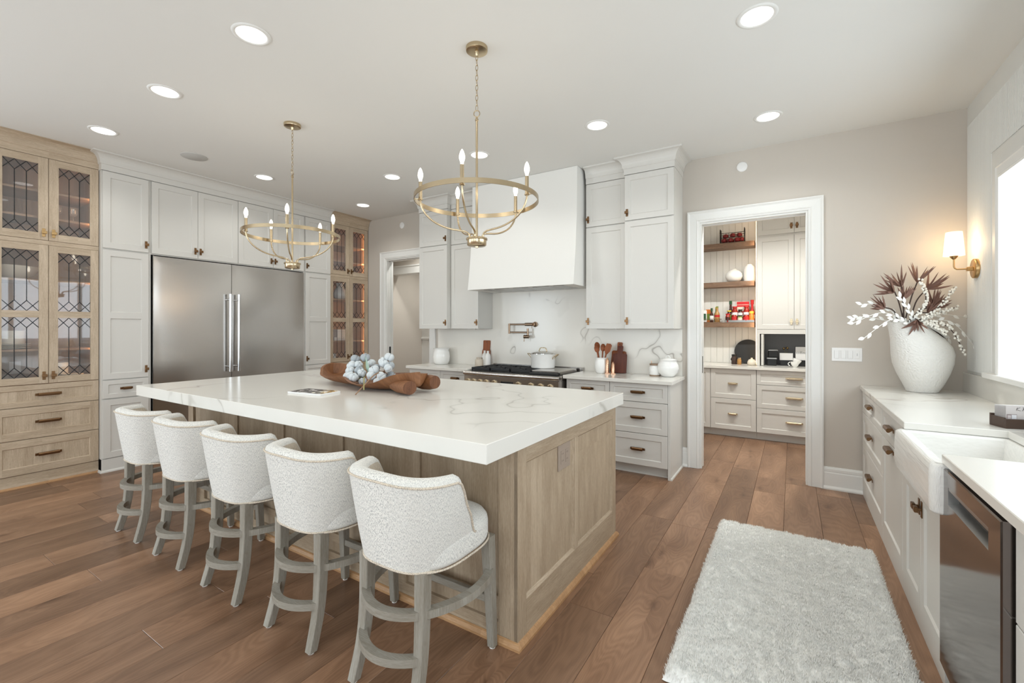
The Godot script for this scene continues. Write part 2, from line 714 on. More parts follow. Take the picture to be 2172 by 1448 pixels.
	flat("amber", srgb(176, 132, 76), 0.3)
	flat("card_grey", srgb(205, 200, 198), 0.6)
	flat("walnut_box", srgb(74, 56, 46), 0.5)
	var sh := flat("shade", srgb(250, 246, 236), 0.8)
	sh.backlight_enabled = true
	sh.backlight = Color(0.9, 0.88, 0.82)
	sh.emission_enabled = true
	sh.emission = Color(1.0, 0.93, 0.8)
	sh.emission_energy_multiplier = 0.55
	var bulb := flat("bulb", Color.WHITE, 0.4)
	bulb.emission_enabled = true
	bulb.emission = Color(1.0, 0.95, 0.86)
	bulb.emission_energy_multiplier = 9.0
	var disc := flat("disc", Color.WHITE, 0.5)
	disc.emission_enabled = true
	disc.emission = Color(1.0, 0.98, 0.95)
	disc.emission_energy_multiplier = 3.0
	var led := flat("led", Color.WHITE, 0.5)
	led.emission_enabled = true
	led.emission = Color(1.0, 0.82, 0.6)
	led.emission_energy_multiplier = 2.5


# ---------------------------------------------------------------- the room

func camera_and_light() -> void:
	var cam := Camera3D.new()
	cam.name = "camera"
	add_child(cam)
	cam.position = Vector3(0, 1.40, 0)
	cam.rotation.y = deg_to_rad(32.118)
	cam.projection = Camera3D.PROJECTION_FRUSTUM
	cam.near = 0.05
	cam.far = 100.0
	cam.size = 0.05 * 1448.0 / 947.06
	cam.frustum_offset = Vector2(0, -27.6 / 947.06 * 0.05)
	cam.current = true
	var we := WorldEnvironment.new()
	we.name = "environment"
	add_child(we)
	var e := Environment.new()
	we.environment = e
	e.background_mode = Environment.BG_COLOR
	e.background_color = Color(0.93, 0.96, 1.0)
	e.background_energy_multiplier = 1.6
	e.tonemap_mode = Environment.TONE_MAPPER_LINEAR
	e.tonemap_exposure = 0.78
	e.sdfgi_enabled = true
	e.ssao_enabled = true
	e.ssil_enabled = true
	# daylight in the windows behind the camera and over the sink
	var day := Color(0.92, 0.97, 1.0)
	lamp_area("daylight_window", Vector3(-3.6, 1.55, FRONTZ - 0.06), Vector3.FORWARD, Vector2(2.6, 2.3), 5.6, day)
	lamp_area("daylight_window", Vector3(-0.4, 1.55, FRONTZ - 0.06), Vector3.FORWARD, Vector2(2.2, 2.3), 4.8, day)
	lamp_area("daylight_window", Vector3(RIGHTX + 0.33, 1.80, -2.68), Vector3.LEFT, Vector2(2.7, 1.2), 5.0, day)
	lamp_area("daylight_window", Vector3(RIGHTX - 0.02, 1.45, 1.5), Vector3.LEFT, Vector2(2.4, 2.0), 8.0, day)
	lamp_area("daylight_window", Vector3(BACKX + 0.02, 1.45, 1.9), Vector3.RIGHT, Vector2(2.4, 2.0), 15.0, day)


func room() -> void:
	var m := MB.new()
	# floor slab, then the planks as pieces of it
	m.bb(Vector3(BACKX - 0.15, -0.25, -7.2), Vector3(RIGHTX + 0.75, -0.022, FRONTZ + 0.15))
	var fl := structure("floor", m, M.dark, "brown oak plank floor")
	rng.seed = 4
	var w := 0.228
	var x := -5.98
	while x < RIGHTX:
		var z := -6.95 - rng.randf() * 1.4
		while z < 3.5:
			var l := rng.randf_range(1.25, 1.95)
			if z > -0.2:
				l = 3.5 - z
			var a := maxf(z, -6.94)
			var b := minf(z + l, 3.5)
			var mid := (a + b) * 0.5
			z += l
			var hidden := (x < -5.9 and mid < 0.0) or b - a < 0.05 or (x > 0.62 and mid < -0.3) or (x > -4.0 and x < -1.3 and a > -2.85 and b < -1.7)
			if hidden:
				continue
			var p := MB.new()
			p.g = 2
			p.uo = Vector2(rng.randf() * 2.6, rng.randf() * 1.5)
			p.bb(Vector3(x + 0.0007, -0.02, a + 0.0007), Vector3(minf(x + w, RIGHTX) - 0.0007, 0.0, b - 0.0007), 0.0012)
			obj("plank", p, M["floor_%d" % rng.randi_range(0, 4)], fl)
		x += w
	m = MB.new()
	m.bb(Vector3(BACKX - 0.15, CEIL, -7.2), Vector3(RIGHTX + 0.75, CEIL + 0.2, FRONTZ + 0.15))
	structure("ceiling", m, M.ceiling, "white ceiling")
	# wall behind the refrigerator
	m = MB.new()
	m.bb(Vector3(BACKX - 0.15, -0.02, -7.2), Vector3(BACKX, CEIL, 0.6))
	m.bb(Vector3(BACKX - 0.15, -0.02, 0.6), Vector3(BACKX, 0.45, 3.2))
	m.bb(Vector3(BACKX - 0.15, 2.47, 0.6), Vector3(BACKX, CEIL, 3.2))
	m.bb(Vector3(BACKX - 0.15, -0.02, 3.2), Vector3(BACKX, CEIL, FRONTZ + 0.15))
	structure("wall_left", m, M.wall, "greige wall behind the tall cabinets")
	# range wall with two cased openings
	m = MB.new()
	var zb := WALLZ - 0.13
	var d1 := [-5.291, -4.39]
	var d2 := [-0.784, 0.118]
	var dh := 2.455
	m.bb(Vector3(BACKX, 0, zb), Vector3(d1[0], CEIL, WALLZ))
	m.bb(Vector3(d1[0], dh, zb), Vector3(d1[1], CEIL, WALLZ))
	m.bb(Vector3(d1[1], 0, zb), Vector3(d2[0], CEIL, WALLZ))
	m.bb(Vector3(d2[0], dh, zb), Vector3(d2[1], CEIL, WALLZ))
	m.bb(Vector3(d2[1], 0, zb), Vector3(RIGHTX, CEIL, WALLZ))
	structure("wall_back", m, M.wall, "greige wall behind the range")
	var cas := [Vector2(0.115, 0), Vector2(0.115, 0.026), Vector2(0.104, 0.03), Vector2(0.096, 0.024), Vector2(0.088, 0.02), Vector2(0.03, 0.016), Vector2(0.024, 0.02), Vector2(0.014, 0.014), Vector2(0.004, 0.012), Vector2(0, 0.008), Vector2(0, 0)]
	for k in 2:
		var d: Array = [d1, d2][k]
		var o := Node3D.new()
		o.name = "door_%d" % (k + 1)
		add_child(o)
		o.set_meta("kind", "structure")
		o.set_meta("label", ["cased doorway left of the range", "cased doorway to the pantry"][k])
		m = MB.new()
		m.sweep(cas, [Vector3(d[1], 0, WALLZ), Vector3(d[1], dh, WALLZ), Vector3(d[0], dh, WALLZ), Vector3(d[0], 0, WALLZ)], Vector3.BACK)
		m.sweep(cas, [Vector3(d[0], 0, zb), Vector3(d[0], dh, zb), Vector3(d[1], dh, zb), Vector3(d[1], 0, zb)], Vector3.FORWARD)
		obj("casing", m, M.white, o)
		# jamb in two boards with the pocket slot between them
		m = MB.new()
		for s in [[WALLZ, WALLZ - 0.042], [WALLZ - 0.088, zb]]:
			m.bb(Vector3(d[0], 0, s[1]), Vector3(d[0] + 0.016, dh, s[0]), 0.001)
			m.bb(Vector3(d[1] - 0.016, 0, s[1]), Vector3(d[1], dh, s[0]), 0.001)
			m.bb(Vector3(d[0] + 0.016, dh - 0.016, s[1]), Vector3(d[1] - 0.016, dh, s[0]), 0.001)
		m.bb(Vector3(d[1] - 0.01, 0, WALLZ - 0.088), Vector3(d[1], dh, WALLZ - 0.042))
		obj("jamb", m, M.white, o)
		m = MB.new()
		m.bb(Vector3(d[0] + 0.001, 0.004, WALLZ - 0.083), Vector3(d[0] + 0.014, dh - 0.02, WALLZ - 0.047), 0.002)
		obj("pocket_door_edge", m, M.white, o)
		m = MB.new()
		m.bb(Vector3(d[0] + 0.0135, 0.95, WALLZ - 0.079), Vector3(d[0] + 0.017, 1.12, WALLZ - 0.051), 0.001)
		if k == 0:
			m.bb(Vector3(d[1] - 0.0175, 0.95, WALLZ - 0.079), Vector3(d[1] - 0.009, 1.12, WALLZ - 0.051), 0.001)
		obj("pocket_door_pull", m, M.black, o)
	# baseboards
	var base := [Vector2(0.034, 0), Vector2(0.034, 0.012), Vector2(0.02, 0.03), Vector2(0.02, 0.14), Vector2(0.016, 0.15), Vector2(0.018, 0.155), Vector2(0.018, 0.175), Vector2(0.008, 0.19), Vector2(0.0, 0.192), Vector2(0, 0)]
	m = MB.new()
	m.sweep(base, [Vector3(d2[1] + 0.115, 0, WALLZ), Vector3(0.56, 0, WALLZ)], Vector3.UP)
	m.sweep(base, [Vector3(-0.945, 0, WALLZ), Vector3(d2[0] - 0.115, 0, WALLZ)], Vector3.UP)
	m.sweep(base, [Vector3(-5.69, 0, WALLZ), Vector3(d1[0] - 0.115, 0, WALLZ)], Vector3.UP)
	structure("baseboard_back", m, M.white, "white baseboard on the range wall")
	# sink wall: solid parts round the deep window over the sink and the window behind the camera
	m = MB.new()
	var x1 := RIGHTX + 0.42
	var w1 := [-4.174, -1.186, 1.10, 2.47]
	var w2 := [0.3, 2.7, 0.45, 2.47]
	m.bb(Vector3(RIGHTX, 0, -7.2), Vector3(x1, CEIL, w1[0]))
	m.bb(Vector3(RIGHTX, 0, w1[0]), Vector3(x1, w1[2], w1[1]))
	m.bb(Vector3(RIGHTX, w1[3], w1[0]), Vector3(x1, CEIL, w1[1]))
	m.bb(Vector3(RIGHTX, 0, w1[1]), Vector3(x1, CEIL, w2[0]))
	m.bb(Vector3(RIGHTX, 0, w2[0]), Vector3(x1, w2[2], w2[1]))
	m.bb(Vector3(RIGHTX, w2[3], w2[0]), Vector3(x1, CEIL, w2[1]))
	m.bb(Vector3(RIGHTX, 0, w2[1]), Vector3(x1, CEIL, FRONTZ + 0.15))
	var wr := structure("wall_right", m, M.wallwhite, "off-white wall with vertical ribs around the sink window")
	# fine vertical ribs
	m = MB.new()
	var z := WALLZ + 0.005
	while z < -0.6:
		var spans := [[1.08, 2.95]]
		if z > w1[0] - 0.12 and z < w1[1] + 0.12:
			spans = [[w1[3] + 0.115, 2.95]]
		for s in spans:
			var pts := []
			for k in 5:
				var a := PI * k / 4.0
				pts.append(Vector3(RIGHTX - sin(a) * 0.0045, 0, z - cos(a) * 0.0075 + 0.0075))
			for k in 4:
				var p: Vector3 = pts[k]
				var q: Vector3 = pts[k + 1]
				m.fo([Vector3(p.x, s[0], p.z), Vector3(q.x, s[0], q.z), Vector3(q.x, s[1], q.z), Vector3(p.x, s[1], p.z)], Vector3(-1, 0, 0))
		z += 0.0165
	var ribs := obj("ribbed_panelling", m, M.wallwhite, wr)
	ribs.set_meta("kind", "stuff")
	# crown of the sink wall
	m = MB.new()
	m.sweep([Vector2(0, -0.165), Vector2(0.016, -0.165), Vector2(0.016, -0.1), Vector2(0.028, -0.09), Vector2(0.032, -0.08), Vector2(0.05, -0.045), Vector2(0.075, -0.024), Vector2(0.105, -0.018), Vector2(0.12, -0.016), Vector2(0.12, 0), Vector2(0, 0)], [Vector3(RIGHTX, CEIL, FRONTZ), Vector3(RIGHTX, CEIL, WALLZ)], Vector3.UP)
	structure("trim_1", m, M.white, "white crown moulding on the sink wall")
	# windows
	var wins := [[w1, 3, 1], [w2, 2, 2]]
	for k in 2:
		window_in_right_wall("window_%d" % (k + 1), wins[k][0], x1, wins[k][1])
	# wall behind the camera with two large windows
	m = MB.new()
	var zz := FRONTZ
	var spans := [[-4.9, -2.3], [-1.5, 0.7]]
	var last := BACKX
	for s in spans:
		m.bb(Vector3(last, 0, zz), Vector3(s[0], CEIL, zz + 0.15))
		m.bb(Vector3(s[0], 0, zz), Vector3(s[1], 0.4, zz + 0.15))
		m.bb(Vector3(s[0], 2.7, zz), Vector3(s[1], CEIL, zz + 0.15))
		last = s[1]
	m.bb(Vector3(last, 0, zz), Vector3(RIGHTX, CEIL, zz + 0.15))
	structure("wall_front", m, M.wall, "greige wall behind the camera")
	for k in 2:
		var s: Array = spans[k]
		var o := Node3D.new()
		o.name = "window_%d" % (k + 3)
		add_child(o)
		o.set_meta("kind", "structure")
		m = MB.new()
		m.sweep(cas, [Vector3(s[0], 0.4, zz), Vector3(s[0], 2.7, zz), Vector3(s[1], 2.7, zz), Vector3(s[1], 0.4, zz)], Vector3.FORWARD, false, true)
		for i in 4:
			var xx: float = lerpf(s[0], s[1], i / 3.0)
			m.bb(Vector3(xx - 0.025, 0.4, zz + 0.06), Vector3(xx + 0.025, 2.7, zz + 0.1))
		obj("frame", m, M.white, o)
		m = MB.new()
		m.bb(Vector3(s[0], 0.4, zz + 0.075), Vector3(s[1], 2.7, zz + 0.081))
		obj("pane", m, M.glass, o)
	var lw := Node3D.new()
	lw.name = "window_5"
	add_child(lw)
	lw.set_meta("kind", "structure")
	m = MB.new()
	m.sweep(cas, [Vector3(BACKX, 0.45, 3.2), Vector3(BACKX, 2.47, 3.2), Vector3(BACKX, 2.47, 0.6), Vector3(BACKX, 0.45, 0.6)], Vector3.RIGHT, false, true)
	for i in 4:
		var zw := lerpf(0.6, 3.2, i / 3.0)
		m.bb(Vector3(BACKX - 0.1, 0.45, zw - 0.025), Vector3(BACKX - 0.06, 2.47, zw + 0.025))
	obj("frame", m, M.white, lw)
	m = MB.new()
	m.bb(Vector3(BACKX - 0.083, 0.45, 0.6), Vector3(BACKX - 0.077, 2.47, 3.2))
	obj("pane", m, M.glass, lw)
	# ceiling fittings
	var dl := [[-2.65, -1.386], [-3.814, -1.39], [-5.017, -1.383], [-0.163, -2.768], [-0.165, -4.126], [-1.383, -3.545], [-2.597, -3.535], [-5.03, -2.772], [-3.801, -3.53], [-5.015, -4.124], [-1.42, -1.386], [-0.163, -1.386]]
	var say := ["in the ceiling above the middle of the island front", "in the ceiling left of the nearer chandelier", "in the ceiling near the left oak cabinet crown", "at the top edge of the picture on the right of the ceiling", "in the ceiling above the pantry doorway", "in front of the wall cabinet right of the hood", "in the ceiling behind the rod of the nearer chandelier", "in the ceiling above the refrigerator, left of the far chandelier rod", "in the ceiling between the two chandeliers", "in the ceiling beside the far oak cabinet crown", "out of sight above the near end of the island", "out of sight above the sink run"]
	for k in dl.size():
		downlight(Vector3(dl[k][0], CEIL, dl[k][1]), "lit round downlight " + say[k], 0.62)
	m = MB.new()
	m.lathe([Vector2(0.0, -0.006), Vector2(0.108, -0.006), Vector2(0.112, -0.003), Vector2(0.112, 0.0)], 40)
	var sp := obj("ceiling_speaker", m, flat("grille", srgb(196, 195, 191), 0.9), null)
	sp.position = Vector3(-5.012, CEIL, -2.07)
	tag(sp, "flat round grey speaker grille in the ceiling above the tall grey cabinets", "speaker")
	var det := [[-0.407, 2.944, "above the pantry doorway"], [-4.947, 2.941, "above the far left doorway"]]
	for q in det:
		var o := obj("wall_sensor", flip_lathe(0.047, 0.012), M.outlet)
		o.position = Vector3(q[0], q[1], WALLZ)
		tag(o, "small round white sensor on the greige wall " + q[2], "sensor", "round wall sensors")


func flip_lathe(r: float, h: float) -> MB:
	var m := MB.new()
	m.xf = Transform3D(Basis(Vector3.RIGHT, PI / 2), Vector3.ZERO)
	m.lathe([Vector2(r, 0.0), Vector2(r, h * 0.6), Vector2(r - h * 0.5, h), Vector2(0.0, h)], 28)
	return m


func window_in_right_wall(called: String, w: Array, x1: float, n: int) -> void:
	var o := Node3D.new()
	o.name = called
	add_child(o)
	o.set_meta("kind", "structure")
	o.set_meta("label", "white cased window in the sink wall")
	var m := MB.new()
	var cas := [Vector2(0.105, 0), Vector2(0.105, 0.03), Vector2(0.092, 0.034), Vector2(0.084, 0.026), Vector2(0.076, 0.02), Vector2(0.028, 0.017), Vector2(0.02, 0.022), Vector2(0.01, 0.014), Vector2(0, 0.01), Vector2(0, 0)]
	m.sweep(cas, [Vector3(RIGHTX, w[2], w[0]), Vector3(RIGHTX, w[3], w[0]), Vector3(RIGHTX, w[3], w[1]), Vector3(RIGHTX, w[2], w[1])], Vector3.LEFT)
	obj("casing", m, M.white, o)
	m = MB.new()
	m.bb(Vector3(RIGHTX - 0.05, w[2] - 0.035, w[0] - 0.12), Vector3(x1, w[2], w[1] + 0.12), 0.004)
	obj("sill", m, M.white, o)
	m = MB.new()
	var xf := x1 - 0.08
	for e in [[w[0], w[0] + 0.05], [w[1] - 0.05, w[1]]]:
		m.bb(Vector3(xf - 0.03, w[2], e[0]), Vector3(xf + 0.03, w[3], e[1]), 0.003)
	for e in [[w[2], w[2] + 0.05], [w[3] - 0.05, w[3]]]:
		m.bb(Vector3(xf - 0.03, e[0], w[0] + 0.05), Vector3(xf + 0.03, e[1], w[1] - 0.05), 0.003)
	for i in range(1, n):
		var z := lerpf(w[0], w[1], float(i) / n)
		m.bb(Vector3(xf - 0.028, w[2] + 0.05, z - 0.035), Vector3(xf + 0.028, w[3] - 0.05, z + 0.035), 0.003)
	obj("frame", m, M.white, o)
	for i in n:
		m = MB.new()
		m.bb(Vector3(xf - 0.003, w[2] + 0.02, lerpf(w[0], w[1], float(i) / n) + 0.02), Vector3(xf + 0.003, w[3] - 0.02, lerpf(w[0], w[1], (i + 1.0) / n) - 0.02))
		obj("pane", m, M.glass, o)


# hall seen through the left doorway
func hall() -> void:
	var m := MB.new()
	m.bb(Vector3(BACKX, 0, -6.75), Vector3(-2.2, CEIL, -6.6))
	structure("wall_hall", m, M.white, "white panelled hall wall behind the left doorway")
	m = MB.new()
	var rail := [Vector2(0, -0.03), Vector2(0.012, -0.03), Vector2(0.022, -0.01), Vector2(0.022, 0.01), Vector2(0.012, 0.03), Vector2(0, 0.03)]
	m.sweep(rail, [Vector3(BACKX, 1.2, -6.6), Vector3(-2.2, 1.2, -6.6)], Vector3.UP)
	m.bb(Vector3(BACKX, 0, -6.6), Vector3(-2.2, 0.16, -6.58), 0.004)
	structure("trim_2", m, M.white, "white rail along the hall wall")
	m = MB.new()
	# beam with a cased head across the hall
	m.bb(Vector3(BACKX, 2.44, -5.95), Vector3(-2.2, CEIL, -5.8))
	structure("wall_hall_header", m, M.wall, "greige header across the hall")
	m = MB.new()
	m.bb(Vector3(BACKX, 2.38, -5.97), Vector3(-2.2, 2.52, -5.775), 0.006)
	m.bb(Vector3(BACKX, 2.505, -5.98), Vector3(-2.2, 2.535, -5.765), 0.006)
	structure("trim_3", m, M.white, "white head casing across the hall")
	m = MB.new()
	m.bb(Vector3(-2.2, 0, -7.2), Vector3(-2.05, CEIL, WALLZ - 0.13))
	structure("wall_between", m, M.white, "white wall between hall and pantry")
	for k in 2:
		downlight(Vector3(-5.0, CEIL, [-5.35, -6.25][k]), "round recessed downlight in the hall ceiling, hidden from the kitchen, " + ["in front of the header", "behind the header"][k], 3.2)


func downlight(at: Vector3, label: String, e: float) -> void:
	var t := thing("downlight", label, "downlight", at, 0.0, "recessed downlights")
	var m := MB.new()
	m.lathe([Vector2(0.078, 0.0), Vector2(0.08, -0.004), Vector2(0.09, -0.007), Vector2(0.1, -0.004), Vector2(0.102, 0.0)], 40)
	obj("trim_ring", m, M.ceiling, t)
	m = MB.new()
	m.lathe([Vector2(0.0, -0.003), Vector2(0.079, -0.003), Vector2(0.079, 0.0)], 40)
	obj("lens", m, M.disc, t)
	lamp_spot("downlight_lamp", at - Vector3(0, 0.012, 0), e, 72.0, 0.07, Color(0.98, 0.985, 0.97))


# ---------------------------------------------------------------- cabinets: local x along the run, y up, +z the front, door faces at z = 0

# small latch with a square knob, centred at p on the door face
func latch(door: Node3D, p: Vector2, mat: Material) -> void:
	var m := MB.new()
	m.bb(Vector3(p.x - 0.011, p.y - 0.037, 0), Vector3(p.x + 0.011, p.y + 0.037, 0.004), 0.0012)
	m.bb(Vector3(p.x - 0.006, p.y - 0.006, 0.003), Vector3(p.x + 0.006, p.y + 0.006, 0.018), 0.001)
	m.bb(Vector3(p.x - 0.017, p.y - 0.013, 0.016), Vector3(p.x + 0.017, p.y + 0.013, 0.03), 0.002)
	obj("knob", m, mat, door)


# bar pull of length l with two end tabs
func pull(door: Node3D, p: Vector2, l: float, mat: Material) -> void:
	var m := MB.new()
	for s in [-1.0, 1.0]:
		m.bb(Vector3(p.x + s * (l * 0.5 - 0.011) - 0.011, p.y - 0.011, 0), Vector3(p.x + s * (l * 0.5 - 0.011) + 0.011, p.y + 0.011, 0.004), 0.001)
	var prof := [Vector2(-0.004, 0.0), Vector2(0.012, 0.018), Vector2(0.012, 0.026), Vector2(0.006, 0.031), Vector2(-0.007, 0.031), Vector2(-0.014, 0.024), Vector2(-0.014, 0.0)]
	var path := [Vector3(p.x - l * 0.5 + 0.018, p.y, 0.002), Vector3(p.x + l * 0.5 - 0.018, p.y, 0.002)]
	# out = x cross z = -y: the profile's first number points down
	m.sweep(prof, path, Vector3.BACK)
	obj("handle", m, mat, door)


# leaded pattern and pane in the openings of a glass door
func leaded(door: Node3D, holes: Array) -> void:
	for h in holes:
		var r: Rect2 = h
		var m := MB.new()
		m.bb(Vector3(r.position.x - 0.005, r.position.y - 0.005, -0.013), Vector3(r.end.x + 0.005, r.end.y + 0.005, -0.009))
		obj("glass_pane", m, M.glass, door)
		var z := 0.09
		m = MB.new()
		var X := func(f: float) -> float: return r.position.x + r.size.x * f
		var lines := []
		for f in [1.0 / 3.0, 2.0 / 3.0]:
			lines.append([Vector2(X.call(f), r.position.y + z), Vector2(X.call(f), r.end.y - z)])
		for s in [0, 1]:
			var y0 := r.end.y - z if s == 0 else r.position.y + z
			var y1 := r.end.y if s == 0 else r.position.y
			for k in 4:
				var f := k / 3.0
				if k < 3:
					lines.append([Vector2(X.call(f), y0), Vector2(X.call(f + 1.0 / 3.0), y1)])
				if k > 0:
					lines.append([Vector2(X.call(f), y0), Vector2(X.call(f - 1.0 / 3.0), y1)])
		for l in lines:
			m.tube([Vector3(l[0].x, l[0].y, -0.011), Vector3(l[1].x, l[1].y, -0.011)], 0.0033, 6)
		obj("lead_came", m, M.lead, door)


func carcass(t: Node3D, w: float, y0: float, y1: float, depth: float, mat: Material, called := "body") -> void:
	var m := MB.new()
	m.bb(Vector3(-w * 0.5, y0, -depth), Vector3(w * 0.5, y1, -0.021), 0.001)
	obj(called, m, mat, t)


# a front: x0, x1, y0, y1; kind "door" or "drawer"
func front(t: Node3D, kind: String, x0: float, y0: float, x1: float, y1: float, mat: Material, fw := 0.06, rails := [], glass := false) -> Node3D:
	var m := MB.new()
	m.uo = Vector2(x0 * 3.7 + y0, x0 * 1.3 + y1 * 2.1 + t.position.z)
	var holes := m.shaker(x0, y0, x1, y1, 0.0, 0.02, fw, rails, glass)
	var o := obj(kind, m, mat, t)
	if glass:
		leaded(o, holes)
	return o


func crown(t: Node3D, path: Array, mat: Material, h := 0.165, out := 0.085) -> void:
	var m := MB.new()
	m.g = 0
	var pr := [Vector2(0.0, 0.0), Vector2(0.006, 0.0), Vector2(0.006, h * 0.34), Vector2(0.014, h * 0.37), Vector2(0.016, h * 0.43)]
	for i in 7:
		var a := i / 6.0 * PI * 0.5
		pr.append(Vector2(0.018 + (out - 0.03) * (1.0 - cos(a)), h * 0.43 + h * 0.47 * sin(a)))
	pr.append_array([Vector2(out, h * 0.92), Vector2(out, h), Vector2(-0.02, h), Vector2(-0.02, 0.0)])
	m.sweep(pr, path, Vector3.UP)
	obj("crown", m, mat, t)


func oak_display(label: String, zc: float, xf: float, far: bool) -> void:
	var w := 0.695
	var t := thing("oak_display_cabinet", label, "cabinet", Vector3(xf, 0, zc), PI / 2, "oak display cabinets")
	var depth := absf(BACKX - xf) - 0.01
	var hw := w * 0.5
	# plinth and drawer box
	var m := MB.new()
	m.g = 0
	m.bb(Vector3(-hw, 0, -depth), Vector3(hw, 0.112, -0.012), 0.001)
	m.g = 1
	m.bb(Vector3(-hw, 0.112, -depth), Vector3(hw, 0.9, -0.022))
	obj("base", m, M.oak, t)
	m = MB.new()
	m.g = 0
	m.sweep([Vector2(0.012, 0), Vector2(0.011, 0.008), Vector2(0.006, 0.017), Vector2(0, 0.019), Vector2(0, 0)], [Vector3(-hw, 0, -0.012), Vector3(hw, 0, -0.012)], Vector3.UP)
	obj("shoe_moulding", m, M.oak_shoe, t)
	# hollow upper part
	m = MB.new()
	for s in [-1.0, 1.0]:
		m.bb(Vector3(s * (hw - 0.009) - 0.009, 0.9, -depth), Vector3(s * (hw - 0.009) + 0.009, 2.95, -0.021))
	m.bb(Vector3(-hw + 0.018, 0.9, -depth), Vector3(hw - 0.018, 2.95, -depth + 0.015))
	for y in [0.91, 2.176, 2.945]:
		m.bb(Vector3(-hw + 0.018, y - 0.012, -depth + 0.015), Vector3(hw - 0.018, y + 0.012, -0.021))
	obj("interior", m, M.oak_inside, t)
	for y in [1.215, 1.845, 2.42, 2.66]:
		m = MB.new()
		m.g = 0
		m.bb(Vector3(-hw + 0.019, y - 0.02, -depth + 0.016), Vector3(hw - 0.019, y, -0.07), 0.001)
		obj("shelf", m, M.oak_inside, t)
	m = MB.new()
	m.g = 0
	m.bb(Vector3(-hw, 2.157, -0.022), Vector3(hw, 2.196, -0.004), 0.001)
	m.bb(Vector3(-hw, 2.944, -0.05), Vector3(hw, 3.095, -0.004), 0.001)
	obj("face_rail", m, M.oak, t)
	var met: Material = M.brass_dark
	for y in [[0.119, 0.418], [0.424, 0.702], [0.708, 0.899]]:
		var d := front(t, "drawer", -hw + 0.002, y[0], hw - 0.002, y[1], M.oak, 0.062 if y[1] < 0.8 else 0.045)
		pull(d, Vector2(0, (y[0] + y[1]) * 0.5 + 0.005), 0.172, met)
	for s in [-1.0, 1.0]:
		var x0: float = -hw + 0.002 if s < 0 else 0.0015
		var x1: float = -0.0015 if s < 0 else hw - 0.002
		var d := front(t, "door", x0, 0.905, x1, 2.155, M.oak, 0.06, [1.528], true)
		latch(d, Vector2(s * 0.03, 0.975), met)
		d = front(t, "door", x0, 2.198, x1, 2.942, M.oak, 0.064, [], true)
		latch(d, Vector2(s * 0.032, 2.265), M.brass if not far else met)
	# light strips behind the side stile
	m = MB.new()
	var sx := hw - 0.03
	for y in [[0.93, 2.15], [2.2, 2.92]]:
		m.bb(Vector3(sx - 0.006, y[0], -0.05), Vector3(sx + 0.006, y[1], -0.042))
	obj("led_strip", m, M.led, t)
	for y in [[0.93, 2.15], [2.2, 2.92]]:
		lamp_area("led_strip_lamp", t.position + Vector3(-0.054, (y[0] + y[1]) * 0.5, -sx), Vector3(-1, 0, 0.35), Vector2(0.012, y[1] - y[0]), 0.10 if not far else 0.2, Color(1.0, 0.8, 0.58))
	if far:
		crown(t, [Vector3(-hw + 0.03, 2.944, -0.055), Vector3(-hw + 0.03, 2.944, 0.0), Vector3(hw + 0.005, 2.944, 0.0)], M.oak)
	else:
		crown(t, [Vector3(-hw, 2.944, 0.0), Vector3(hw, 2.944, 0.0)], M.oak)
	if far:
		m = MB.new()
		m.bb(Vector3(hw, 0, -0.2), Vector3(hw + 0.03, 2.944, -0.02))
		obj("filler", m, M.oak, t)


func grey_tall(label: String, z0: float, z1: float, side: float) -> Node3D:
	var w := absf(z1 - z0)
	var t := thing("tall_grey_cabinet", label, "cabinet", Vector3(-5.65, 0, (z0 + z1) * 0.5), PI / 2, "tall grey cabinets beside the refrigerator")
	var hw := w * 0.5
	var m := MB.new()
	m.bb(Vector3(-hw, 0, -0.61), Vector3(hw, 2.94, -0.021), 0.001)
	m.bb(Vector3(-hw, 0, -0.61), Vector3(hw, 0.128, -0.004), 0.001)
	obj("body", m, M.grey, t)
	m = MB.new()
	m.sweep([Vector2(0.014, 0), Vector2(0.013, 0.01), Vector2(0.006, 0.02), Vector2(0, 0.022), Vector2(0, 0)], [Vector3(-hw, 0, -0.25), Vector3(-hw, 0, -0.004), Vector3(hw, 0, -0.004)], Vector3.UP)
	obj("shoe_moulding", m, M.grey, t)
	var met: Material = M.brass_dark
	var a := -hw + 0.006
	var b := hw - 0.006
	if side > 0:
		b = hw - 0.024
	else:
		a = -hw + 0.02
	var kx := b - 0.022 if side > 0 else a + 0.022
	front(t, "door", a, 0.135, b, 0.706, M.grey, 0.058)
	var d := front(t, "drawer", a, 0.716, b, 0.893, M.grey, 0.042)
	pull(d, Vector2((a + b) * 0.5, 0.806), 0.1, met)
	d = front(t, "door", a, 0.901, b, 2.168, M.grey, 0.058, [1.528])
	latch(d, Vector2(kx, 0.985), met)
	d = front(t, "door", a, 2.184, b, 2.932, M.grey, 0.058)
	latch(d, Vector2(kx, 2.262), met)
	return t


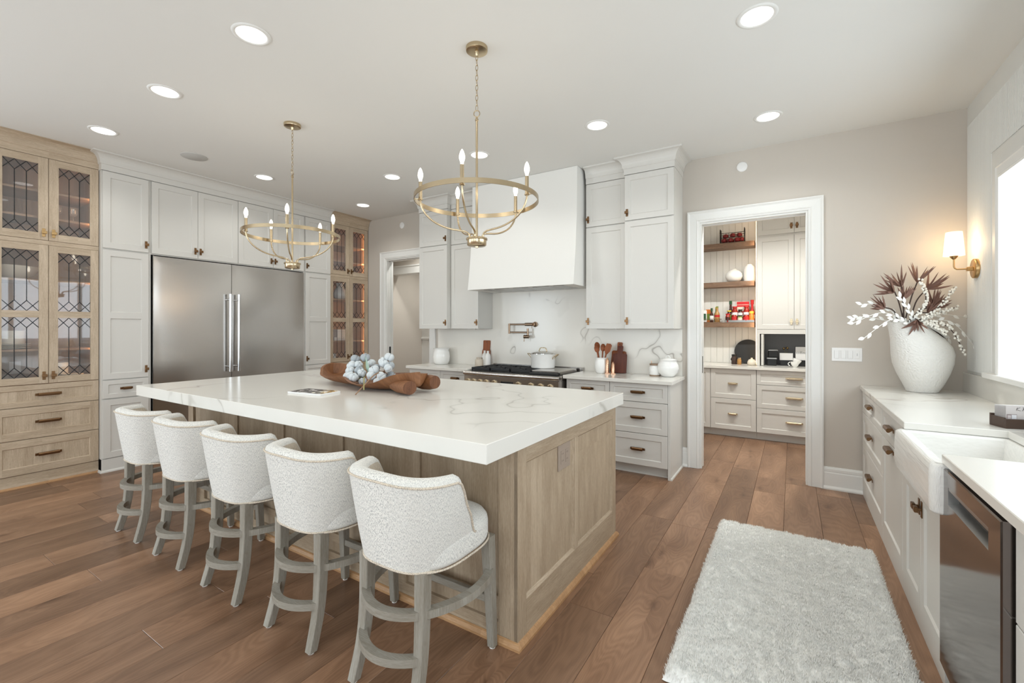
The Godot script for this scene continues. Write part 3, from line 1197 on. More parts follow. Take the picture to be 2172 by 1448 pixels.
func fridge_wall() -> void:
	oak_display("pale oak display cabinet with leaded glass doors over three drawers, nearest, at the left edge", -1.1975, -5.72, false)
	oak_display("pale oak display cabinet with leaded glass doors, far one in the corner past the refrigerator", -4.428, -5.69, true)
	var t := grey_tall("narrow tall grey cabinet left of the refrigerator, next to the near oak cabinet", -1.548, -1.942, 1.0)
	crown(t, [Vector3(-0.197, 2.937, -0.1), Vector3(-0.197, 2.937, -0.004), Vector3(0.197, 2.937, -0.004)], M.grey)
	t = grey_tall("narrow tall grey cabinet right of the refrigerator, next to the far oak cabinet", -3.66, -4.076, -1.0)
	crown(t, [Vector3(-0.208, 2.937, -0.004), Vector3(0.208, 2.937, -0.004)], M.grey)
	# cabinets over the refrigerator
	for k in 2:
		var z0: float = [-1.942, -2.801][k]
		var c := thing("over_refrigerator_cabinet", "two-door grey wall cabinet over the refrigerator, " + ["left one, above the narrower door", "right one, behind the far chandelier"][k], "cabinet", Vector3(-5.65, 0, z0 - 0.4295), PI / 2, "cabinets over the refrigerator")
		var m := MB.new()
		m.bb(Vector3(-0.4295, 2.172, -0.61), Vector3(0.4295, 2.94, -0.021), 0.001)
		obj("body", m, M.grey, c)
		for s in [-1.0, 1.0]:
			var x0: float = -0.427 if s < 0 else 0.0015
			var x1: float = -0.0015 if s < 0 else 0.427
			var d := front(c, "door", x0, 2.182, x1, 2.932, M.grey, 0.058)
			latch(d, Vector2(s * 0.026, 2.262), M.brass_dark)
		crown(c, [Vector3(-0.4295, 2.937, -0.004), Vector3(0.4295, 2.937, -0.004)], M.grey)
	refrigerator()


func refrigerator() -> void:
	var t := thing("refrigerator", "wide stainless steel built-in refrigerator with two tall doors and bar handles", "refrigerator", Vector3(-5.65, 0, -2.801), PI / 2)
	var m := MB.new()
	m.bb(Vector3(-0.853, 0.0, -0.6), Vector3(0.853, 2.168, -0.05))
	obj("body", m, M.dark, t)
	m = MB.new()
	m.bb(Vector3(-0.845, 0.02, -0.05), Vector3(0.845, 0.1, -0.03), 0.002)
	obj("toe_grille", m, M.steel_dark, t)
	for k in 2:
		var x0: float = [-0.842, -0.073][k]
		var x1: float = [-0.0785, 0.85][k]
		m = MB.new()
		var y0 := 0.11
		var y1 := 2.158
		# slightly bowed sheet, like rolled steel
		var rows := []
		var NX := 36
		var NY := 60
		for i in NY + 1:
			var y := lerpf(y0, y1, float(i) / NY)
			var line := []
			for j in NX + 1:
				var f := float(j) / NX
				var x := lerpf(x0, x1, f)
				var edge := clampf((y - 1.86) / 0.3, 0.0, 1.0)
				var bow := edge * edge * 0.0035 * (sin(f * 5.2 + k * 1.3 + 0.6) + 0.25 * sin(f * 11.0 + y * 3.0)) + 0.0012 * sin(y * 4.1 + 0.5 * sin(f * 4.0 + k))
				var rim: float = minf(minf(f, 1.0 - f) * (x1 - x0), minf(y - y0, y1 - y))
				bow *= clampf(rim / 0.05, 0.0, 1.0)
				line.append(Vector3(x, y, bow))
			rows.append(line)
		m.grid(rows, false, true)
		m.ring(Rect2(x0, y0, x1 - x0, y1 - y0), -0.045, Rect2(x0, y0, x1 - x0, y1 - y0), 0.0)
		var d := obj("door", m, M.steel, t)
		m = MB.new()
		var hx: float = [-0.116, -0.022][k]
		m.tube([Vector3(hx, 0.895, 0.062), Vector3(hx, 1.8, 0.062)], 0.0155, 16)
		for y in [0.955, 1.74]:
			m.tube([Vector3(hx, y, 0.0), Vector3(hx, y, 0.062)], 0.011, 10)
		for y in [0.895, 1.78]:
			m.tube([Vector3(hx, y, 0.062), Vector3(hx, y + 0.025, 0.062)], 0.0175, 16)
		obj("handle", m, M.chrome, d)
	m = MB.new()
	m.bb(Vector3(-0.8475, 0.1, -0.04), Vector3(-0.8435, 2.165, 0.002))
	obj("trim_strip", m, M.chrome, t)


func base_cabinet(called: String, label: String, at: Vector3, turn: float, w: float, depth: float, group: String) -> Node3D:
	var t := thing(called, label, "cabinet", at, turn, group)
	var m := MB.new()
	m.bb(Vector3(-w * 0.5, 0.1, -depth), Vector3(w * 0.5, 0.882, -0.021), 0.001)
	m.bb(Vector3(-w * 0.5, 0.0, -depth), Vector3(w * 0.5, 0.1, -0.085))
	obj("body", m, M.grey, t)
	return t


func drawers(t: Node3D, w: float, rows: Array, mat: Material, pl: float, pm: Material, inset := 0.002) -> void:
	for r in rows:
		var d := front(t, "drawer", -w * 0.5 + inset, r[0], w * 0.5 - inset, r[1], mat, 0.055 if r[1] - r[0] > 0.21 else 0.042)
		if pl > 0.0:
			pull(d, Vector2(0, (r[0] + r[1]) * 0.5 + 0.004), pl, pm)


func range_wall() -> void:
	var zf := -4.24
	var dep := absf(WALLZ - zf) - 0.002
	var G := "grey base cabinets under the range counter"
	var three := [[0.102, 0.401], [0.406, 0.698], [0.704, 0.878]]
	var t := base_cabinet("base_cabinet", "grey drawer base cabinet at the left end of the range counter", Vector3(-3.985, 0, zf), 0, 0.53, dep, G)
	drawers(t, 0.53, three, M.grey, 0.13, M.brass_dark)
	t = base_cabinet("base_cabinet", "grey drawer base cabinet directly left of the range", Vector3(-3.483, 0, zf), 0, 0.474, dep, G)
	drawers(t, 0.474, three, M.grey, 0.13, M.brass_dark)
	t = base_cabinet("base_cabinet", "grey drawer base cabinet directly right of the range", Vector3(-1.76, 0, zf), 0, 0.466, dep, G)
	drawers(t, 0.466, three, M.grey, 0.135, M.brass_dark)
	t = base_cabinet("base_cabinet", "grey base cabinet with three wide drawers in view past the island corner", Vector3(-1.248, 0, zf), 0, 0.556, dep, G)
	drawers(t, 0.556, three, M.grey, 0.14, M.brass_dark)
	var m := MB.new()
	m.bb(Vector3(0.278, 0, -dep), Vector3(0.302, 0.882, -0.004), 0.001)
	obj("end_panel", m, M.grey, t)
	m = MB.new()
	m.sweep([Vector2(0.013, 0), Vector2(0.012, 0.012), Vector2(0.0, 0.018), Vector2(0, 0)], [Vector3(-0.278, 0, -0.085), Vector3(0.29, 0, -0.085)], Vector3.UP)
	m.sweep([Vector2(0.013, 0), Vector2(0.012, 0.012), Vector2(0.0, 0.018), Vector2(0, 0)], [Vector3(0.302, 0, -0.004), Vector3(0.302, 0, -dep)], Vector3.UP)
	obj("shoe_moulding", m, M.grey, t)
	# counters
	for k in 2:
		m = MB.new()
		m.g = 0
		m.bb(Vector3([-4.27, -2.012][k], 0.883, WALLZ + 0.0205), Vector3([-3.258, -0.922][k], CTR, -4.195), 0.0025)
		tag(obj("countertop", m, M.quartz), "white quartz countertop " + ["left of the range", "right of the range"][k], "countertop", "range countertops")
	m = MB.new()
	m.g = 0
	m.bb(Vector3(-4.222, 0.884, WALLZ + 0.0005), Vector3(-0.948, 1.395, WALLZ + 0.02))
	m.bb(Vector3(-3.292, 1.395, WALLZ + 0.0005), Vector3(-1.87, 1.87, WALLZ + 0.02))
	tag(obj("backsplash", m, M.splash), "veined white quartz slab backsplash behind the range", "backsplash")
	# wall cabinets
	var ups := [[-4.22, -3.737, -4.39, "tall grey wall cabinet left of the hood, outer one over the doorway casing", 1.0], [-3.732, -3.294, -4.46, "tall grey wall cabinet left of the hood, inner one partly behind the hood", 1.0], [-1.868, -1.43, -4.46, "tall grey wall cabinet right of the hood, inner one touching the hood", -1.0], [-1.425, -0.948, -4.39, "tall grey wall cabinet right of the hood, outer one with the projecting crown", -1.0]]
	for u in ups:
		var w: float = u[1] - u[0]
		t = thing("wall_cabinet", u[3], "cabinet", Vector3((u[0] + u[1]) * 0.5, 0, u[2]), 0, "tall wall cabinets beside the hood")
		var dd: float = absf(WALLZ - u[2]) - 0.002
		m = MB.new()
		m.bb(Vector3(-w * 0.5, 1.397, -dd), Vector3(w * 0.5, 2.94, -0.021), 0.001)
		obj("body", m, M.grey, t)
		var a := -w * 0.5 + 0.002
		var b := w * 0.5 - 0.002
		var kx: float = b - 0.024 if u[4] > 0 else a + 0.024
		var d := front(t, "door", a, 1.397, b, 2.468, M.grey, 0.055)
		latch(d, Vector2(kx, 1.475), M.brass_dark)
		d = front(t, "door", a, 2.478, b, 2.93, M.grey, 0.055)
		latch(d, Vector2(kx, 2.555), M.brass_dark)
		m = MB.new()
		m.bb(Vector3(-0.06, 1.388, -dd * 0.5 - 0.02), Vector3(0.06, 1.397, -dd * 0.5 + 0.02), 0.003)
		obj("under_cabinet_light", m, M.matte_white, t)
		var hh := w * 0.5
		if u[0] < -4.0:
			crown(t, [Vector3(-hh, 2.935, -dd), Vector3(-hh, 2.935, -0.004), Vector3(hh, 2.935, -0.004), Vector3(hh, 2.935, -0.06)], M.grey)
		elif u[0] > -1.43:
			crown(t, [Vector3(-hh, 2.935, -0.06), Vector3(-hh, 2.935, -0.004), Vector3(hh, 2.935, -0.004), Vector3(hh, 2.935, -dd)], M.grey)
		else:
			crown(t, [Vector3(-hh, 2.935, -0.004), Vector3(hh, 2.935, -0.004)], M.grey)
	hood()
	cooker()
	pot_filler()


func hood() -> void:
	var t := thing("range_hood", "white plaster range hood flaring forward above the range", "range hood")
	var pts := []
	for i in 13:
		var f := i / 12.0
		var y := lerpf(1.855, CEIL - 0.002, f)
		pts.append(Vector2(-4.302 + 0.094 * pow(1.0 - f, 2.2), y))
	var m := MB.new()
	var x0 := -3.263
	var x1 := -1.899
	var rows := []
	for p in pts:
		rows.append([Vector3(x0, p.y, p.x), Vector3(x1, p.y, p.x)])
	m.grid(rows, false, true)
	for i in 12:
		for x in [x0, x1]:
			m.fo([Vector3(x, pts[i].y, pts[i].x), Vector3(x, pts[i + 1].y, pts[i + 1].x), Vector3(x, pts[i + 1].y, WALLZ), Vector3(x, pts[i].y, WALLZ)], Vector3(-1 if x == x0 else 1, 0, 0))
	# rim of the underside
	var zf: float = pts[0].x
	var a := [Vector3(x0, 1.855, zf), Vector3(x1, 1.855, zf), Vector3(x1, 1.855, WALLZ + 0.02), Vector3(x0, 1.855, WALLZ + 0.02)]
	var b := [Vector3(x0 + 0.14, 1.855, zf - 0.05), Vector3(x1 - 0.14, 1.855, zf - 0.05), Vector3(x1 - 0.14, 1.855, WALLZ + 0.06), Vector3(x0 + 0.14, 1.855, WALLZ + 0.06)]
	for i in 4:
		var j := (i + 1) % 4
		m.fo([a[i], a[j], b[j], b[i]], Vector3.DOWN)
		m.fo([b[i], b[j], b[j] + Vector3(0, 0.05, 0), b[i] + Vector3(0, 0.05, 0)], Vector3(-2.58, 1.85, -4.5) - (b[i] + b[j]) * 0.5)
	obj("shell", m, M.hood, t)
	m = MB.new()
	m.bb(Vector3(x0 + 0.142, 1.862, WALLZ + 0.062), Vector3(x1 - 0.142, 1.9, zf - 0.052))
	obj("insert", m, M.steel_dark, t)
	for i in 6:
		m = MB.new()
		var w := (x1 - x0 - 0.3) / 6.0
		var xa := x0 + 0.15 + w * i
		m.bb(Vector3(xa + 0.006, 1.857, WALLZ + 0.1), Vector3(xa + w - 0.006, 1.866, zf - 0.11), 0.003)
		obj("filter", m, M.tin, t)
	for i in 4:
		m = MB.new()
		m.xf = Transform3D(Basis(Vector3.RIGHT, PI), Vector3(lerpf(x0 + 0.3, x1 - 0.3, i / 3.0), 1.86, zf - 0.08))
		m.lathe([Vector2(0.026, -0.002), Vector2(0.026, 0.004), Vector2(0.0, 0.004)], 18)
		obj("lamp_lens", m, M.matte_white, t)


func cooker() -> void:
	var t := thing("range", "wide stainless steel gas range with black grates, griddle plate and brass knobs", "range")
	var x0 := -3.252
	var x1 := -2.018
	var m := MB.new()
	m.bb(Vector3(x0, 0.08, WALLZ + 0.03), Vector3(x1, 0.855, -4.14), 0.002)
	m.bb(Vector3(x0 + 0.05, 0.0, WALLZ + 0.08), Vector3(x1 - 0.05, 0.08, -4.2))
	obj("body", m, M.steel, t)
	m = MB.new()
	m.bb(Vector3(x0, 0.855, WALLZ + 0.022), Vector3(x1, 0.905, -4.13), 0.002)
	m.tube([Vector3(x0, 0.884, -4.128), Vector3(x1, 0.884, -4.128)], 0.022, 14)
	obj("top_deck", m, M.steel, t)
	m = MB.new()
	m.bb(Vector3(x0, 0.905, WALLZ + 0.022), Vector3(x1 + 0.004, 0.955, WALLZ + 0.06), 0.002)
	obj("back_guard", m, M.steel, t)
	m = MB.new()
	m.bb(Vector3(x0 + 0.004, 0.72, -4.14), Vector3(x1 - 0.004, 0.855, -4.122), 0.002)
	obj("control_panel", m, M.steel, t)
	m = MB.new()
	m.bb(Vector3(-2.735, 0.765, -4.1225), Vector3(-2.575, 0.815, -4.119))
	obj("display", m, M.black, t)
	for x in [-3.195, -3.112, -3.023, -2.935, -2.825, -2.51, -2.353, -2.235, -2.12]:
		m = MB.new()
		m.xf = Transform3D(Basis(Vector3.RIGHT, PI / 2), Vector3(x, 0.79, -4.122))
		m.lathe([Vector2(0.034, 0), Vector2(0.034, 0.006), Vector2(0.028, 0.008), Vector2(0.026, 0.03), Vector2(0.024, 0.036), Vector2(0.0, 0.037)], 24)
		obj("knob", m, M.nickel, t)
	m = MB.new()
	m.bb(Vector3(x0 + 0.03, 0.2, -4.14), Vector3(x1 - 0.03, 0.7, -4.115), 0.004)
	var door := obj("oven_door", m, M.steel, t)
	m = MB.new()
	m.tube([Vector3(x0 + 0.08, 0.66, -4.06), Vector3(x1 - 0.08, 0.66, -4.06)], 0.014, 12)
	for x in [x0 + 0.12, x1 - 0.12]:
		m.tube([Vector3(x, 0.66, -4.12), Vector3(x, 0.66, -4.06)], 0.01, 8)
	obj("handle", m, M.chrome, door)
	m = MB.new()
	m.bb(Vector3(x0 + 0.03, 0.903, WALLZ + 0.09), Vector3(x1 - 0.03, 0.9075, -4.2), 0.001)
	obj("burner_tray", m, M.black, t)
	# grates and burners over the left two thirds
	for i in 3:
		var gx0 := x0 + 0.035 + i * 0.272
		m = MB.new()
		for q in 2:
			var za := WALLZ + 0.1 + q * 0.235
			var zb := za + 0.23
			for e in [[gx0, gx0 + 0.012], [gx0 + 0.252, gx0 + 0.264]]:
				m.bb(Vector3(e[0], 0.915, za), Vector3(e[1], 0.945, zb), 0.003)
			for e in [[za, za + 0.012], [zb - 0.012, zb]]:
				m.bb(Vector3(gx0, 0.915, e[0]), Vector3(gx0 + 0.264, 0.945, e[1]), 0.003)
			var c := Vector3(gx0 + 0.132, 0.94, (za + zb) * 0.5)
			for k in 8:
				var a := TAU * k / 8.0
				var d := Vector3(cos(a) * 0.13, 0, sin(a) * 0.112)
				var s := 1.0 / maxf(absf(cos(a)), absf(sin(a)))
				m.tube([c + d * 0.3, c + Vector3(d.x * s, 0, d.z * s) * 0.98], 0.006, 6)
			for k in 4:
				m.bb(Vector3(gx0 + (0.0 if k % 2 == 0 else 0.25), 0.9065, za if k < 2 else zb - 0.014), Vector3(gx0 + (0.014 if k % 2 == 0 else 0.264), 0.918, za + 0.014 if k < 2 else zb))
		obj("grate", m, M.iron, t)
		for q in 2:
			m = MB.new()
			m.lathe([Vector2(0.05, 0.0), Vector2(0.05, 0.012), Vector2(0.036, 0.016), Vector2(0.036, 0.024), Vector2(0.0, 0.026)], 24, Vector3(gx0 + 0.132, 0.907, WALLZ + 0.215 + q * 0.235))
			obj("burner", m, M.iron, t)
	# griddle on the right
	m = MB.new()
	m.bb(Vector3(-2.405, 0.93, WALLZ + 0.1), Vector3(-2.075, 0.946, -4.235), 0.004)
	m.bb(Vector3(-2.405, 0.9075, WALLZ + 0.1), Vector3(-2.075, 0.93, -4.26))
	obj("griddle_cover", m, M.steel, t)
	m = MB.new()
	m.bb(Vector3(-2.41, 0.9075, -4.235), Vector3(-2.07, 0.928, -4.185), 0.004)
	obj("grease_trough", m, M.black, t)


func pot_filler() -> void:
	var t := thing("pot_filler", "folded bronze pot filler tap on the backsplash above the range", "tap")
	var z := WALLZ + 0.02
	var m := MB.new()
	m.xf = Transform3D(Basis(Vector3.RIGHT, PI / 2), Vector3(-2.655, 1.45, z))
	m.lathe([Vector2(0.032, 0), Vector2(0.032, 0.01), Vector2(0.02, 0.013), Vector2(0.019, 0.055), Vector2(0, 0.056)], 24)
	obj("wall_flange", m, M.bronze, t)
	m = MB.new()
	var za := z + 0.065
	m.tube([Vector3(-2.655, 1.45, za), Vector3(-2.76, 1.45, za)], 0.019, 14)
	m.tube([Vector3(-2.75, 1.45, za), Vector3(-2.985, 1.45, za)], 0.0105, 12)
	m.tube([Vector3(-2.992, 1.335, za), Vector3(-2.992, 1.462, za)], 0.0135, 12)
	m.tube([Vector3(-2.985, 1.352, za), Vector3(-2.735, 1.352, za)], 0.0105, 12)
	m.tube([Vector3(-2.725, 1.29, za), Vector3(-2.725, 1.40, za)], 0.013, 12)
	m.tube([Vector3(-2.71, 1.3, za), Vector3(-2.775, 1.3, za + 0.01)], 0.021, 14)
	obj("arm", m, M.bronze, t)
	m = MB.new()
	m.tube([Vector3(-2.77, 1.3, za + 0.01), Vector3(-2.77, 1.24, za + 0.014)], 0.005, 8)
	obj("lever", m, M.bronze, t)
	m = MB.new()
	m.tube([Vector3(-2.68, 1.4, za - 0.02), Vector3(-2.68, 1.43, za - 0.02)], 0.004, 8)
	obj("valve_stem", m, M.bronze, t)


# ---------------------------------------------------------------- island, stools, chandeliers

func island() -> void:
	var t := thing("kitchen_island", "pale oak kitchen island with recessed panels under the thick white top", "island")
	var x0 := -4.12
	var x1 := -1.012
	var z0 := -2.93
	var z1 := -1.66
	var yt := 0.879
	var m := MB.new()
	m.bb(Vector3(x0 + 0.02, 0, z0 + 0.02), Vector3(x1 - 0.02, yt, z1 - 0.02))
	obj("body", m, M.oak_island, t)
	# right end: a frame with two recessed panels
	m = MB.new()
	m.xf = Transform3D(Basis(Vector3.UP, PI / 2), Vector3(x1, 0, 0))
	var L := -z1
	var R := -z0
	m.uo = Vector2(0.3, 0.11)
	m.g = 1
	var ya := 0.185
	var yb := 0.80
	m.bb(Vector3(L, 0, -0.02), Vector3(L + 0.075, yt, 0), 0.001)
	m.bb(Vector3(2.262, ya, -0.02), Vector3(2.304, yb, 0), 0.001)
	m.bb(Vector3(R - 0.062, 0, -0.02), Vector3(R, yt, 0), 0.001)
	m.g = 0
	m.bb(Vector3(L + 0.075, 0, -0.02), Vector3(R - 0.062, ya, 0), 0.001)
	m.bb(Vector3(L + 0.075, yb, -0.02), Vector3(R - 0.062, yt, 0), 0.001)
	obj("end_frame", m, M.oak_island, t)
	for q in [[L + 0.075, 2.262], [2.304, R - 0.062]]:
		m = MB.new()
		m.xf = Transform3D(Basis(Vector3.UP, PI / 2), Vector3(x1, 0, 0))
		m.uo = Vector2(q[0] * 2.3, q[0] * 0.77)
		var a := Rect2(q[0], ya, q[1] - q[0], yb - ya)
		var b := a.grow(-0.012)
		m.ring(a, -0.002, b, -0.014, Vector3.BACK)
		m.rect(b.position.x, b.position.y, b.end.x, b.end.y, -0.014)
		obj("panel", m, M.oak_island, t)
	# seating side: posts, boards and a slotted base
	m = MB.new()
	m.g = 1
	m.bb(Vector3(x1 - 0.04, 0, z1 - 0.03), Vector3(x1 - 0.001, yt, z1), 0.001)
	m.bb(Vector3(x1 - 0.105, 0, z1 - 0.03), Vector3(x1 - 0.041, yt, z1 - 0.002), 0.001)
	m.bb(Vector3(x0, 0, z1 - 0.03), Vector3(x0 + 0.08, yt, z1), 0.001)
	for x in [-1.615, -2.218, -2.814, -3.392]:
		m.bb(Vector3(x - 0.02, 0.2, z1 - 0.03), Vector3(x + 0.02, yt, z1 - 0.004), 0.001)
	obj("post", m, M.oak_island, t)
	for i in 5:
		var xs := [x0 + 0.08, -3.392, -2.814, -2.218, -1.615, x1 - 0.105]
		m = MB.new()
		m.uo = Vector2(i * 0.37, i * 0.53)
		m.bb(Vector3(xs[i] + 0.002, 0.2, z1 - 0.03), Vector3(xs[i + 1] - 0.002, yt, z1 - 0.016), 0.001)
		obj("panel", m, M.oak_island, t)
	m = MB.new()
	m.g = 0
	m.bb(Vector3(x0 + 0.08, 0.0, z1 - 0.03), Vector3(x1 - 0.105, 0.085, z1 - 0.002), 0.001)
	m.bb(Vector3(x0 + 0.08, 0.15, z1 - 0.03), Vector3(x1 - 0.105, 0.2, z1 - 0.002), 0.001)
	for x in [x0 + 0.1, -3.3, -2.6, -1.85]:
		m.bb(Vector3(x, 0.085, z1 - 0.03), Vector3(x + 0.16, 0.15, z1 - 0.002))
	obj("base_rail", m, M.oak_island, t)
	m = MB.new()
	m.bb(Vector3(x0 + 0.1, 0.08, z1 - 0.029), Vector3(x1 - 0.11, 0.155, z1 - 0.022))
	obj("vent_slot", m, M.black, t)
	m = MB.new()
	m.g = 0
	m.sweep([Vector2(0.018, 0), Vector2(0.018, 0.012), Vector2(0.009, 0.026), Vector2(0, 0.03), Vector2(0, 0)], [Vector3(x0, 0, z1), Vector3(x1, 0, z1), Vector3(x1, 0, z0), Vector3(x0, 0, z0)], Vector3.UP)
	obj("shoe_moulding", m, M.oak_shoe, t)
	# double outlet on the end
	var o := thing("outlet_plate", "taupe double outlet plate on the near end panel of the island", "outlet", Vector3(x1 - 0.0138, 0.727, -2.147), PI / 2)
	m = MB.new()
	m.bb(Vector3(-0.072, -0.066, 0), Vector3(0.072, 0.066, 0.006), 0.002)
	obj("plate", m, M.taupe, o)
	for s in [-1.0, 1.0]:
		m = MB.new()
		m.bb(Vector3(s * 0.028 - 0.017, -0.034, 0.004), Vector3(s * 0.028 + 0.017, 0.034, 0.0085), 0.001)
		var f := obj("outlet_face", m, M.taupe, o)
		m = MB.new()
		for y in [-0.018, 0.018]:
			for x in [-0.006, 0.006]:
				m.bb(Vector3(s * 0.028 + x - 0.001, y - 0.004, 0.0084), Vector3(s * 0.028 + x + 0.001, y + 0.004, 0.0088))
		obj("slot", m, M.slot, f)
	m = MB.new()
	m.g = 0
	m.uo = Vector2(0.35, 0.2)
	m.bb(Vector3(-4.325, 0.8795, -3.012), Vector3(-0.985, TOP, -1.388), 0.0025)
	tag(obj("island_countertop", m, M.quartz), "thick white quartz slab top on the island", "countertop")


# barrel-back stool, open side towards -z, feet at y = 0
func stool_shape(called: String, label: String, at: Vector3) -> Node3D:
	var t := thing(called, label, "bar stool", at, 0.0, "counter stools along the island")
	# outline of the upholstery at angle a from the back centre (0 .. PI at the front)
	var outline := func(a: float, hw: float, zb: float, zf: float) -> Vector3:
		var e := 0.62
		var s := sin(a)
		var c := cos(a)
		var px := signf(s) * pow(absf(s), e) * hw
		var pz: float = signf(c) * pow(absf(c), e if c < 0 else 0.72) * (zb if c > 0 else zf)
		return Vector3(px, 0, pz)
	# seat cushion
	var m := MB.new()
	var rows := []
	var N := 56
	var prof := [[0.0, 0.500], [0.93, 0.500], [0.985, 0.506], [1.0, 0.52], [1.0, 0.572], [0.985, 0.592], [0.93, 0.612], [0.8, 0.626], [0.5, 0.638], [0.0, 0.642]]
	for p in prof:
		var line := []
		for k in N:
			var a := TAU * k / N
			var q: Vector3 = outline.call(a, 0.226, 0.205, 0.255)
			line.append(Vector3(q.x * p[0], p[1] + (0.0 if p[0] > 0.99 else 0.0), q.z * p[0]))
		rows.append(line)
	m.grid(rows, true, false, 3.4, 0.9)
	obj("seat", m, M.linen, t)
	# wrap-around back: outer sheet, rolled rim, inner sheet
	var A := deg_to_rad(97)
	var K := 44
	var top_at := func(f: float) -> float:       # f 0 at the back centre, 1 at the front end of the arm
		var y := 0.858 - 0.012 * f
		var d := clampf((f - 0.80) / 0.17, 0.0, 1.0)
		return lerpf(y, 0.60, pow(d, 1.7))
	var outer := []
	var rim := []
	var inner := []
	for i in 15:
		outer.append([])
	for i in 6:
		rim.append([])
	for i in 10:
		inner.append([])
	var seam := []
	var seam_low := []
	for k in K + 1:
		var f := absf(2.0 * k / K - 1.0)
		var sgn := -1.0 if k < K / 2 else 1.0
		# spend more columns near the arm ends
		var ff := 1.0 - pow(1.0 - f, 1.35)
		var a := sgn * A * ff
		var yt: float = top_at.call(ff)
		var lean := func(y: float) -> float: return clampf((y - 0.5) / 0.36, 0.0, 1.0)
		var at_y := func(y: float, inset: float) -> Vector3:
			var l: float = lean.call(y)
			var q: Vector3 = outline.call(a, lerpf(0.205, 0.268, pow(l, 0.85)) - inset, lerpf(0.222, 0.272, pow(l, 0.9)) - inset, 0.235)
			q.y = y
			return q
		var thick := 0.066 * (1.0 - 0.35 * pow(ff, 4.0))
		for i in 15:
			outer[i].append(at_y.call(lerpf(0.498, yt - 0.022, i / 14.0), 0.0))
		for i in 6:
			var b := i / 5.0 * PI
			rim[i].append(at_y.call(yt - 0.022, thick * 0.5 * (1.0 - cos(b))) + Vector3(0, sin(b) * 0.024, 0))
		for i in 10:
			inner[i].append(at_y.call(lerpf(yt - 0.022, minf(0.58, yt - 0.03), i / 9.0), thick + 0.006 * sin(i / 9.0 * PI)))
		seam.append(at_y.call(yt - 0.022, -0.002))
		seam_low.append(at_y.call(0.5, -0.001))
	m = MB.new()
	m.grid(outer, false, false, 2.4, 0.8)
	m.grid(rim, false, false, 2.4, 0.2)
	# close the ends of the arms
	for e in [0, K]:
		var line := []
		for i in 15:
			line.append(outer[i][e])
		for i in 10:
			var p: Vector3 = outer[14][e]
			m.fo([line[13], line[14], inner[0][e]], Vector3(0, 0, -1))
			break
		for i in 9:
			var oy: float = inner[i][e].y
			var oy2: float = inner[i + 1][e].y
			var pa := Vector3(outer[14][e].x, oy, outer[14][e].z)
			var pb := Vector3(outer[14][e].x, oy2, outer[14][e].z)
			m.fo([inner[i][e], inner[i + 1][e], pb, pa], Vector3(0, 0, -1))
	var back := obj("backrest", m, M.linen, t)
	m = MB.new()
	m.grid(inner, false, false, 2.2, 0.5)
	obj("inner_back", m, M.linen_in, back)
	# tufting seams on the inside
	m = MB.new()
	for k in [K / 2 - 9, K / 2, K / 2 + 9]:
		var line := []
		for i in 10:
			var p: Vector3 = inner[i][k]
			line.append(p + Vector3(-p.x, 0, -p.z).normalized() * 0.001)
		m.tube(line, 0.0025, 5)
	obj("tuft_seam", m, M.linen, back)
	m = MB.new()
	m.tube(seam, 0.0042, 6)
	m.tube(seam_low, 0.0042, 6)
	var fr := []
	for k in N:
		var q: Vector3 = outline.call(TAU * k / N, 0.228, 0.207, 0.257)
		fr.append(Vector3(q.x, 0.5, q.z))
	m.tube(fr, 0.0042, 6, true)
	obj("piping", m, M.linen_in, t)
	# legs
	for s in [-1.0, 1.0]:
		m = MB.new()
		m.g = 1
		m.uo = Vector2(0.3 * s, 0.2)
		leg_shape(m, [Vector3(s * 0.152, 0.5, 0.168), Vector3(s * 0.152, 0.3, 0.172), Vector3(s * 0.156, 0.15, 0.188), Vector3(s * 0.163, 0.008, 0.226)], 0.024, 0.0185)
		var l := obj("leg", m, M.oak_grey, t)
		m = MB.new()
		m.lathe([Vector2(0.0, 0.0), Vector2(0.013, 0.0), Vector2(0.014, 0.004), Vector2(0.014, 0.009), Vector2(0.0, 0.009)], 14, Vector3(s * 0.163, 0, 0.226))
		obj("glide", m, M.matte_white, l)
		m = MB.new()
		m.g = 1
		leg_shape(m, [Vector3(s * 0.186, 0.5, -0.2), Vector3(s * 0.195, 0.008, -0.222)], 0.024, 0.0165)
		l = obj("leg", m, M.oak_grey, t)
		m = MB.new()
		m.lathe([Vector2(0.0, 0.0), Vector2(0.013, 0.0), Vector2(0.014, 0.004), Vector2(0.014, 0.009), Vector2(0.0, 0.009)], 14, Vector3(s * 0.195, 0, -0.222))
		obj("glide", m, M.matte_white, l)
	# bent stretchers
	for q in [[0.345, 0], [0.185, 1], [0.345, 2], [0.345, 3]]:
		m = MB.new()
		m.g = 0
		var p0: Vector3
		var p1: Vector3
		var bow: Vector3
		if q[1] < 2:
			var zz: float = 0.168 if q[1] == 0 else 0.184
			p0 = Vector3(-0.153, q[0], zz)
			p1 = Vector3(0.153, q[0], zz)
			bow = Vector3(0, 0, 0.075)
		else:
			var s := 1.0 if q[1] == 2 else -1.0
			p0 = Vector3(s * 0.153, q[0], 0.168)
			p1 = Vector3(s * 0.189, q[0] , -0.207)
			bow = Vector3(s * 0.06, 0, 0.0)
		bent_bar(m, p0, p1, bow, 0.034, 0.03)
		obj("stretcher", m, M.oak_grey, t)
	m = MB.new()
	m.g = 0
	m.bb(Vector3(-0.185, 0.2, -0.226), Vector3(0.185, 0.232, -0.2), 0.003)
	obj("footrest", m, M.oak_grey, t)
	return t


